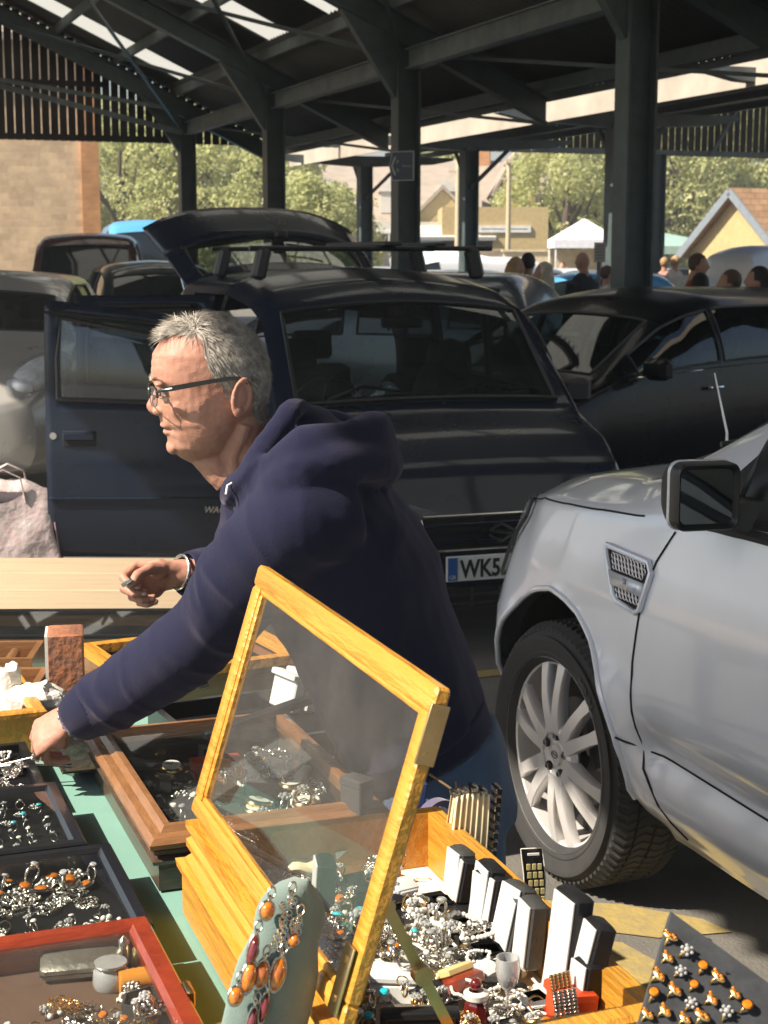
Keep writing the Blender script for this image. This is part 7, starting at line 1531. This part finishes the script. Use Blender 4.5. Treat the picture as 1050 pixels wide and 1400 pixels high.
mb = MB(); V = []; Fc = []   # eyebrows
for s in (-1, 1):
    for k in range(150):
        a = rd.random(); p = Vector((.1315-.011*a*a-.002, s*(.014+.032*a), .0235+.004*math.sin(a*2.6)+rd.gauss(0, .0014))); d = Vector((-.1+rd.gauss(0, .2)+.25, s*.8, .25+rd.gauss(0, .25))).normalized()*.008; o = len(V); V += [MH @ (p+Vector((0, 0, .0004))), MH @ (p-Vector((0, 0, .0004))), MH @ (p+d)]; Fc.append((o, o+1, o+2))
mb.add(V, Fc); obj('eyebrows', mb, m_hair, man, world=True, angle=180)
for s in (-1, 1):
    mb = MB(); mb.ell((.1085, s*.031, .0035), (.0122, .0122, .0122), 20, 14, M=MH); eo = obj('eye', mb, mat('eye_white', (.62, .56, .52), .2), man, world=True)
    mb = MB(); mb.lathe([(0, .0006), (.0055, 0), (.0058, -.001)], 16, MH @ TR((.1203, s*.0305, .0025), (0, rad(90), 0))); obj('iris', mb, mat('iris_grey', (.06, .07, .08), .1), eo, world=True)
    mb = MB()
    for zc, zz, a0 in ((.0035, .0, 20), ): mb.torus((.1085, s*.031, .0035), .0127, .0022, 20, 6, M=MH, a0=-1.2, a1=1.2, rr=(rad(0), rad(-22), 0)); mb.torus((.1085, s*.031, .0035), .0127, .0020, 20, 6, M=MH, a0=-1.2, a1=1.2, rr=(0, rad(26), 0)); mb.torus((.1085, s*.031, .0035), .0122, .0024, 20, 6, M=MH, a0=-1.25, a1=1.25, rr=(0, rad(-38), 0))
    obj('eyelids', mb, m_skin, man, world=True)
# glasses
m_gf = mat('dark_spectacle_frame', (.012, .014, .014), .3, coat=.5); gl = bpy.data.objects.new('glasses', None); COL.objects.link(gl); gl.parent = man; WM[gl.name] = WM[man.name]
mb = MB(); LX = .1345
for s in (-1, 1):
    def lp(t, o=0.): c, s2 = math.cos(t), math.sin(t); e = 3.2; q = (abs(c)**e+abs(s2)**e)**(-1/e); return Vector((LX-.010*abs(c*q*.0255+.031)/.05*.6, s*(.0325+(.0245+o)*c*q), -.0005+(.0148+o)*s2*q))
    pts = [MH @ lp(2*math.pi*k/40) for k in range(41)]
    mb.tube(pts[0:21], .0019, 8); mb.tube(pts[20:41], .0007, 6)
    a = lp(0); mb.tube([MH @ (a+Vector((.001, 0, .009))), MH @ Vector((.122, s*.068, .0125)), MH @ Vector((.105, s*.0755, .0150))], [.0022, .0032, .0034], 8)
mb.tube([MH @ Vector((LX-.001, -.0085, .004)), MH @ Vector((LX+.001, 0, .0065)), MH @ Vector((LX-.001, .0085, .004))], .0015, 8); obj('frame_front', mb, m_gf, gl, world=True)
for s in (-1, 1):
    mb = MB(); mb.loft([[MH @ Vector((x, s*(y+dy), z+dz)) for dy, dz in ((-.0015, -h_), (.0015, -h_), (.0015, h_), (-.0015, h_))] for x, y, z, h_ in ((.120, .0700, .0135, .0034), (.105, .0765, .0160, .0042), (.06, .0790, .0235, .0036), (.018, .0800, .0300, .0030), (.000, .0795, .0300, .0028), (-.012, .078, .022, .0028))]); obj('temple_arm', mb, m_gf, gl, world=True)
    mb = MB(); pts = []
    for k in range(28): t = 2*math.pi*k/28; c, s2 = math.cos(t), math.sin(t); e = 3.2; q = (abs(c)**e+abs(s2)**e)**(-1/e); pts.append(MH @ Vector((LX-.010*abs(c*q*.0255+.031)/.05*.6, s*(.0325+.0238*c*q), -.0005+.0142*s2*q)))
    mb.add(pts, [tuple(range(28))]); obj('lens', mb, glass('lens_glass_%d' % (s+1), (.96, .97, .95), .02, .03, (.6, .55, .45), 1.9), gl, world=True)
# hoodie
hd = MB(); dn = lambda p, q, t: p.lerp(q, t)
def ering(c, a, b, ra, rb, n=28, e=2.2): # ring around centre c with half axes along vectors a, b
    out = []
    for k in range(n): t = 2*math.pi*k/n; cc, ss_ = math.cos(t), math.sin(t); q = (abs(cc)**e+abs(ss_)**e)**(-1/e); out.append(c+a*(ra*cc*q)+b*(rb*ss_*q))
    return out
tax = (J['neck']-J['pel']).normalized(); LAT = Vector((.05, -1, .0)).normalized(); FRT = LAT.cross(tax).normalized()
if FRT.x > 0: FRT = -FRT
seq = [(J['pel'].lerp(J['mid'], .42), .140, .180), (J['mid'].lerp(J['pel'], .22), .145, .188), (J['mid'], .147, .192), (J['mid'].lerp(J['chest'], .5), .150, .198), (J['chest'], .160, .215), (J['chest'].lerp(J['up'], .6), .158, .225), (J['up'], .145, .215), (J['up'].lerp(J['neck'], .45), .115, .160), (J['neck'], .085, .090)]
hd.loft([ering(c+FRT*.016, FRT, LAT, ra-.006, rb) for c, ra, rb in seq])
hd.ell(SHn+Vector((.012, .02, .0)), (.082, .075, .084), 20, 14); hd.ell(SHf, (.09, .085, .09), 20, 14)
arm = spl([SHn+Vector((.03, .03, .01)), SHn, SHn.lerp(ELn, .5)+Vector((0, -.01, .01)), ELn, ELn.lerp(WRn, .5)+Vector((.0, -.0, -.006)), WRn.lerp(ELn, .06)], 6)
rr_a = [interp([0, .2, .4, .6, .8, .93, 1.0], [.094, .086, .076, .067, .061, .055, .048], i/(len(arm)-1)) for i in range(len(arm))]; hd.tube(arm, rr_a, 24)
armf = spl([SHf+Vector((.03, -.03, 0)), SHf, SHf.lerp(ELf, .6), ELf, ELf.lerp(WRf, .55), WRf.lerp(ELf, .10)], 6); rr_f = [interp([0, .3, .6, .9, 1.0], [.095, .085, .072, .052, .044], i/(len(armf)-1)) for i in range(len(armf))]; hd.tube(armf, rr_f, 20)
NK = J['neck']
hd.ell(PY(462, 628, 2.60), (.080, .120, .058), 24, 14, rot=(0, rad(28), 0)); hd.ell(PY(497, 616, 2.58), (.052, .105, .050), 22, 12, rot=(0, rad(32), 0)); hd.ell(PY(424, 592, 2.62), (.052, .080, .044), 20, 12, rot=(0, rad(10), 0))
roll = spl([PY(326, 676, 2.60), PY(334, 668, 2.50), PY(385, 628, 2.455), PY(440, 600, 2.455), PY(492, 585, 2.50), PY(512, 590, 2.60), PY(485, 580, 2.72), PY(430, 590, 2.76), PY(370, 630, 2.72), PY(326, 676, 2.64)], 6); hd.tube(roll, [.022+.008*math.sin(i*.5) for i in range(len(roll))], 12)
roll2 = spl([PY(352, 690, 2.52), PY(395, 655, 2.435), PY(455, 632, 2.44), PY(510, 635, 2.50), PY(528, 640, 2.60)], 6); hd.tube(roll2, [.030]*len(roll2), 12)
col_ = spl([PY(332, 664, 2.50), PY(346, 640, 2.49), PY(372, 600, 2.50), PY(397, 562, 2.52), PY(410, 556, 2.60), PY(395, 566, 2.68), PY(365, 610, 2.68)], 6); hd.tube(col_, [.016]*len(col_), 10)
armS = [(Vector(a), r) for a, r in zip(arm, rr_a)]
def hoodfold(co, no):
    A = np.array([tuple(p) for p in arm]); aN = (WRn-SHn).normalized()
    for i in range(len(co)):
        p = Vector(co[i]); da = np.linalg.norm(A-co[i], axis=1); k = int(da.argmin()); f = k/(len(A)-1); q = 0.
        w1 = noise.noise(p*5.5+Vector((3, 1, 7))); q += .0075*w1
        if da[k] < rr_a[k]*1.25:   # crescent folds along the sleeve, strongest at elbow and cuff
            s = (p-SHn).dot(aN); ang = p.z*9+p.y*4; b = math.exp(-((f-.50)/.16)**2)+.9*math.exp(-((f-.90)/.10)**2)+.7*math.exp(-((f-.12)/.12)**2)
            r_ = math.sin(s*44+ang*1.6+5.0*noise.noise(p*6)); rg = 1-abs(noise.noise(Vector((s*16, ang*.5, p.x*3))))*2.4; q += .0050*max(0, rg)**3*(b+.25); q += .0026*b*smooths(.75, 0., abs(r_))*smooths(-.25, .35, noise.noise(p*6+Vector((9, 2, 4))))*1.3; q += .004*noise.noise(p*11)*b
        else:
            u = (p-J['pel']).dot(tax); r_ = math.sin(u*34+p.y*9+4.5*noise.noise(p*3.2)); rg = 1-abs(noise.noise(p*4.2+Vector((2, 8, 1))))*2.2; q += .0075*max(0, rg)**3*(smooths(.30, .05, u)+.55); rg = 1-abs(noise.noise(Vector((p.x*7+p.z*4, p.y*3, p.z*7-p.x*4))))*2.6; q += .0045*max(0, rg)**2
        q += .0028*noise.noise(p*16); co[i] = co[i]+no[i]*q
    return co
hood_me = remesh(hd, .0085, 5, .5, hoodfold)
hood_o = wobj('hoodie', hood_me, m_hood)
sb = hood_o.modifiers.new('s', 'SUBSURF'); sb.levels = 1; sb.render_levels = 1
def cuff(a, b, r0, r1, nm='cuff'):
    mb = MB(); rs = []; x, y, z = frame(a, b)
    for i in range(9):
        t = i/8; c = a.lerp(b, t); rb = lerp(r0, r1, t)+.003*math.sin(t*math.pi); rs.append([c+(x*math.cos(q)+y*math.sin(q))*(rb+.0009*(k % 2)) for k, q in enumerate([2*math.pi*k/72 for k in range(72)])])
    mb.loft(rs, caps=False); obj(nm, mb, m_hood, man, world=True, solid=.004, angle=180)
cuff(WRn.lerp(ELn, .20), WRn.lerp(ELn, -.03), .049, .041); cuff(WRf.lerp(ELf, .22), WRf.lerp(ELf, .0), .045, .037)
a = J['pel'].lerp(J['mid'], .50)+FRT*.016; mb = MB(); rs = []
for i in range(7):
    c = a-tax*(.055*i/6); rs.append(ering(c, FRT, LAT, .141-.006*i/6, .182-.008*i/6, 120)); rs[-1] = [p+(p-c).normalized()*(.0012*(k % 2)) for k, p in enumerate(rs[-1])]
mb.loft(rs, caps=False); obj('waistband', mb, m_hood, man, world=True, solid=.005, angle=180)
# seams: shoulder seam round the sleeve head and along the hood edge
mb = MB(); hv = hood_me; KD = __import__('mathutils').kdtree.KDTree(len(hv.vertices)); [KD.insert(v.co, v.index) for v in hv.vertices]; KD.balance()
def onhood(pts, r, nm):
    out = []
    for p in pts: co_, ix, d_ = KD.find(I_ @ p); out.append(co_+hv.vertices[ix].normal*.0012)
    for _ in range(2): out = [out[0]]+[(out[k-1]+out[k]*2+out[k+1])/4 for k in range(1, len(out)-1)]+[out[-1]]
    mb = MB(); mb.tube(out, r, 6); obj(nm, mb, m_hood, man)
0 and onhood(spl([PY(352, 690, 2.3), PY(395, 665, 2.3), PY(440, 690, 2.3), PY(462, 750, 2.3), PY(455, 820, 2.35), PY(430, 880, 2.4)], 8), .0016, 'shoulder_seam')
# drawstring tips
for p, q in ((PY(309, 676, 2.47), PY(311, 664, 2.475)),): mb = MB(); mb.tube([p, q, PY(318, 660, 2.48)], .002, 8); obj('drawstring', mb, m_lin, man, world=True)
# jeans
jb = MB(); jb.loft([ering(J['pel'].lerp(J['mid'], .22), FRT, LAT, .138, .172), ering(J['pel'], FRT, LAT, .142, .178), ering(J['pel']+Vector((.02, 0, -.08)), Vector((-1, 0, 0)), LAT, .135, .180)])
for hp, kn, an in LEGS: jb.tube(spl([hp, hp.lerp(kn, .5), kn, kn.lerp(an, .5), an+Vector((0, 0, -.02))], 4), [interp([0, .5, 1], [.100, .072, .058], i/16) for i in range(17)], 20)
def jf(co, no):
    for i in range(len(co)):
        p = Vector(co[i]); co[i] = co[i]+no[i]*(.005*noise.noise(p*9)+.004*(1-abs(math.sin(p.z*40+p.x*20+4*noise.noise(p*5))))*(math.exp(-((p.z-.48)/.09)**2)+.4*math.exp(-((p.z-.15)/.08)**2)+.5*math.exp(-((p.z-.80)/.06)**2)))
    return co
jo = wobj('jeans', remesh(jb, .011, 4, .5, jf), m_jean)
mb = MB(); pk = spl([J['pel']+Vector((-.01, -.185, .045)), J['pel']+Vector((.04, -.192, .01)), J['pel']+Vector((.085, -.175, -.055))], 5); mb.tube(pk, .0022, 6); mb.tube([J['pel']+Vector((.035, -.180, .03)), J['pel']+Vector((.05, -.19, -.12)), LEGS[0][1]+Vector((.01, -.068, 0))], .0018, 6); obj('seam', mb, mat('denim_stitch', (.25, .16, .07), .8), jo, world=True)
for hp, kn, an in LEGS:
    mb = MB(); mb.loft([[(an.x+dx*s_, an.y+dy*s_, z) for dx, dy in [( .05*math.cos(t)-(.10 if math.cos(t) < 0 else 0)*abs(math.cos(t))**1.0-.03, .045*math.sin(t)) for t in [2*math.pi*k/24 for k in range(24)]]] for z, s_ in ((.0, 1.0), (.022, 1.03), (.045, .97), (.07, .85))]); obj('shoe', mb, m_bxk, man, world=True)
# watch and ring on the near hand
xw, yw, zw = frame(WRn, WRn+Vector((-.80, .12, -.52))); mb = MB(); c = WRn.lerp(ELn, -.01)+Vector((-.012, .002, -.006))
for k in range(22):
    t = 2*math.pi*k/22
    for r_ in range(3):
        p = c+(xw*math.cos(t)+yw*math.sin(t))*.0310+zw*(.0065*(r_-1)+(.003 if k % 2 else 0)); mb.ell(p, (.0042, .0042, .0042), 8, 5)
wb_ = obj('watch_bracelet', mb, m_silver, man, world=True, label='chunky silver link bracelet on the near wrist')
p, dd, nn_, r_ = tipn[1]
bn = hn; kp = Vector(WRn)+Vector((-.80, .12, -.52)).normalized()*.105+Vector((-.02, -.03, -.01))
p2 = tipn[2][0].lerp(kp, .5); mb = MB(); T = Matrix.Translation(p2+Vector((-.010, -.020, .006))) @ rotm(rad(50), rad(20), rad(15)); mb.box((0, 0, 0), (.015, .017, .004), M=T, bv=.0015); mb.box((0, 0, .0025), (.011, .013, .001), M=T); obj('signet_ring', mb, m_silver, man, world=True)
xw, yw, zw = frame(ELf, WRf); mb = MB(); mb.torus((0, 0, 0), .0315, .0035, 30, 8, M=Matrix.Translation(WRf.lerp(ELf, -.06)) @ Matrix((xw, yw, zw)).transposed().to_4x4()); obj('bangle', mb, m_silver, man, world=True)
mb = MB(); c = tipf[4][0]+Vector((-.006, -.006, .008)); mb.box(c, (.022, .006, .008), (0, rad(-35), 0), bv=.001); obj('small_charm', mb, m_silver, label='tiny silver piece pinched in his raised far hand', cat='jewellery')
# ---------------------------------------------------------------- people in the background
def bgperson(label, px, Y, h, face, top_m, leg_m, hair_m, hair='short', bow=0., arms=0, skin=None, sc_w=1., scarf=None):
    x0 = gx(px, Y); t = thing('person', label, 'person', (x0, Y, 0), face); s = h/1.75
    b = MB(); P = lambda x, y, z: Vector((x+max(0, z-1.0)*math.sin(bow)*1.0, y, z*(1 if z < 1 else 1)-max(0, z-1.0)*(1-math.cos(bow))))*s
    # local: faces +x
    b.ell(P(.012, 0, 1.635), (.090*s, .072*s, .112*s), 16, 12); b.ell(P(.045, 0, 1.585), (.052*s, .050*s, .062*s), 12, 10); b.tube([P(.095, 0, 1.655), P(.118, 0, 1.615), P(.100, 0, 1.605)], [.010*s, .015*s, .010*s], 8)
    for q in (-1, 1): b.ell(P(0, q*.074, 1.62), (.016*s, .010*s, .030*s), 8, 6)
    b.tube([P(-.01, 0, 1.58), P(-.02, 0, 1.44)], [.052*s, .062*s], 12)
    b.loft([[P(.0, 0, z)+Vector((a*math.cos(k*math.pi/8), w_*math.sin(k*math.pi/8), 0))*s for k in range(16)] for z, a, w_ in ((.86, .10, .15*sc_w), (1.0, .11, .145*sc_w), (1.2, .12, .165*sc_w), (1.36, .11, .19*sc_w), (1.44, .07, .13*sc_w), (1.48, .05, .06))])
    A = []
    for q in (-1, 1):
        sh = P(0, q*.19*sc_w, 1.39); el = P(.05 if arms else -.01, q*.24, 1.10); wr = P(.25 if arms else .05, q*(.16 if arms else .23), 1.05 if arms else .86); A.append((sh, el, wr)); b.tube([sh, sh.lerp(el, .5), el, el.lerp(wr, .5), wr], [.058*s, .050*s, .042*s, .038*s, .026*s], 10)
        d = (wr-el).normalized(); b.ell(wr+d*.05*s, (.035*s, .022*s, .045*s), 10, 8)
        for f in range(4): o = Vector((0, (f-1.5)*.016, 0))*s; b.tube([wr+d*.07*s+o, wr+d*.12*s+o, wr+d*(.15-.008*abs(f-1.5))*s+o+Vector((.0, 0, -.012*s))], [.010*s, .009*s, .007*s], 6)
        b.tube([wr+d*.03*s, wr+d*.07*s+Vector((.025, -q*.015, 0))*s], [.012*s, .009*s], 6)
        hp = P(0, q*.085, .88); b.tube([hp, P(.015, q*.09, .48), P(-.01, q*.095, .08)], [.085*s, .058*s, .040*s], 12); b.ell(P(.06, q*.095, .04), (.13*s, .045*s, .04*s), 12, 8)
    me = remesh(b, .014, 2, .5); obj('body', me, skin or m_skin2, t)
    c = MB(); c.loft([[P(.0, 0, z)+Vector((a*math.cos(k*math.pi/8), w_*math.sin(k*math.pi/8), 0))*s for k in range(16)] for z, a, w_ in ((.84, .125, .175*sc_w), (1.0, .13, .165*sc_w), (1.2, .14, .18*sc_w), (1.36, .125, .205*sc_w), (1.45, .08, .14*sc_w), (1.50, .062, .07))])
    for sh, el, wr in A: c.tube([sh, sh.lerp(el, .5), el] + ([] if arms == 2 else [el.lerp(wr, .6)]), [.072*s, .064*s, .055*s] + ([] if arms == 2 else [.044*s]), 10)
    obj('top', remesh(c, .016, 2, .5), top_m, t); c = MB()
    for q in (-1, 1): hp = P(0, q*.085, .92); c.tube([hp, P(.015, q*.09, .48), P(-.01, q*.095, .10)], [.105*s, .074*s, .055*s], 12)
    obj('trousers', remesh(c, .018, 2, .5), leg_m, t); c = MB()
    for q in (-1, 1): c.loft([[P(.05, q*.095, z)+Vector((a*math.cos(k*math.pi/8), .05*math.sin(k*math.pi/8), 0))*s for k in range(16)] for z, a in ((.0, .14), (.03, .14), (.07, .11), (.09, .06))])
    obj('shoes', c, m_bxk, t); c = MB()
    if hair != 'none':
        c.ell(P(-.012, 0, 1.662), (.096*s, .083*s, .102*s), 18, 12); c.v = [v if not (v[0] > P(.045, 0, 1.6).x and v[2] < P(0, 0, 1.69).z) else (P(.04, 0, 1.6).x, v[1]*.8, v[2]+.02) for v in c.v]
        if hair == 'long': c.tube([P(-.045, 0, 1.70), P(-.07, 0, 1.58), P(-.075, 0, 1.42), P(-.07, 0, 1.30)], [.07*s, .085*s, .08*s, .04*s], 14, sq=1.)
        if hair == 'bob': c.tube([P(-.03, 0, 1.68), P(-.05, 0, 1.58), P(-.05, 0, 1.50)], [.085*s, .092*s, .07*s], 14)
        if hair == 'scarf': c.tube([P(-.02, 0, 1.66), P(-.035, 0, 1.56), P(-.02, 0, 1.46), P(.0, 0, 1.36)], [.088*s, .092*s, .105*s, .12*s], 16); c.torus(P(.035, 0, 1.635), .068*s, .018*s, 20, 8, rr=(0, rad(90), 0), sx=1.35)
        if hair == 'bun': c.ell(P(-.06, 0, 1.78), (.04*s,)*3, 12, 8)
        nv = {}
        c.v = [tuple(Vector(v)+Vector((noise.noise(Vector(v)*30), noise.noise(Vector(v)*30+Vector((5, 0, 0))), 0))*.006) for v in c.v]
        obj('hair' if hair != 'scarf' else 'head_scarf', c, hair_m, t, angle=180)
    return t
cm = lambda n, c: mat('cloth_'+n, c, .9, var=.25, vs=12, bump=.4, bs=60)
c_black = cm('black', (.012, .012, .014)); c_red = cm('rust', (.32, .06, .03)); c_grey = cm('grey', (.20, .20, .20)); c_cream = cm('cream', (.55, .48, .38)); c_olive = cm('olive', (.12, .13, .09)); c_navy = cm('navy', (.02, .03, .06)); c_pink = cm('pink', (.45, .25, .22)); c_lb = cm('light_blue', (.25, .38, .5)); h_dark = mat('dark_hair', (.015, .011, .009), .6, bump=.6, bs=120); h_blond = mat('blond_hair', (.42, .26, .13), .6, bump=.6, bs=120); h_brown = mat('brown_hair', (.09, .05, .03), .6, bump=.6, bs=120); c_whs = cm('white_scarf', (.55, .48, .38))
W_ = math.pi
bgperson('stout bald man in black shirt beside the canopy column', 797, 20.0, 1.80, W_*.78, c_black, c_black, h_dark, 'none', arms=2, sc_w=1.25)
bgperson('woman in cream headscarf and dark coat walking behind the grey car', 743, 17.2, 1.68, W_*1.08, c_black, c_black, c_whs, 'scarf', arms=1)
bgperson('dark haired person seen from behind left of the headscarf', 722, 18.8, 1.78, W_*.4, c_black, c_navy, h_dark, 'short')
bgperson('woman with curly strawberry blonde hair behind the grey car', 696, 18.6, 1.74, W_*.15, c_olive, c_navy, h_blond, 'bob', bow=.15)
bgperson('child in a pale hooded top by the canopy column', 830, 21.0, 1.62, W_*.1, c_cream, c_navy, h_brown, 'short')
bgperson('man in rust and blue top bending his head, right of the big column', 938, 16.5, 1.78, -.3, c_red, c_navy, h_brown, 'short', bow=.18, arms=1)
bgperson('person with long black hair seen from behind below the rust topped man', 957, 14.0, 1.60, W_*.5, c_black, c_black, h_dark, 'long')
bgperson('woman with fair hair tied back and black top facing left', 998, 13.6, 1.63, W_*.98, c_black, c_black, h_brown, 'short')
bgperson('woman with long dark hair in black at the right edge', 1036, 13.2, 1.66, W_*.95, c_black, c_black, h_dark, 'long')
for px, Y, h, m1, hm, lb in ((868, 34, 1.6, c_grey, h_dark, 'distant person in grey by the green gazebo'), (879, 33, 1.7, c_cream, h_blond, 'distant person in a cream top by the green gazebo'), (893, 35, 1.72, c_lb, h_brown, 'distant person in light blue beyond the big column'), (908, 31, 1.72, c_pink, h_blond, 'distant person in a pink top near the white van'), (922, 30, 1.75, c_cream, h_blond, 'distant fair haired person in cream near the white van'), (768, 36, 1.62, c_pink, h_brown, 'distant head above the blue car'), (655, 34, 1.6, c_grey, h_dark, 'distant person behind the post in the centre')):
    bgperson(lb, px, Y, h, W_*RD.uniform(.2, 1.8), m1, c_navy, hm, 'short')
# ================================================================ hazy air
m_hz = bpy.data.materials.new('pale_haze'); m_hz.use_nodes = True; nt = m_hz.node_tree; nt.nodes.clear(); out = nt.nodes.new('ShaderNodeOutputMaterial'); pv = nt.nodes.new('ShaderNodeVolumePrincipled')
pv.inputs['Color'].default_value = (.90, .92, .95, 1); pv.inputs['Density'].default_value = .0032; pv.inputs['Anisotropy'].default_value = .2; nt.links.new(pv.outputs[0], out.inputs['Volume'])
mb = MB(); mb.box((0, 420, 7.0), (1500, 1000, 16.0)); obj('haze', mb, m_hz, smooth=False, kind='stuff')
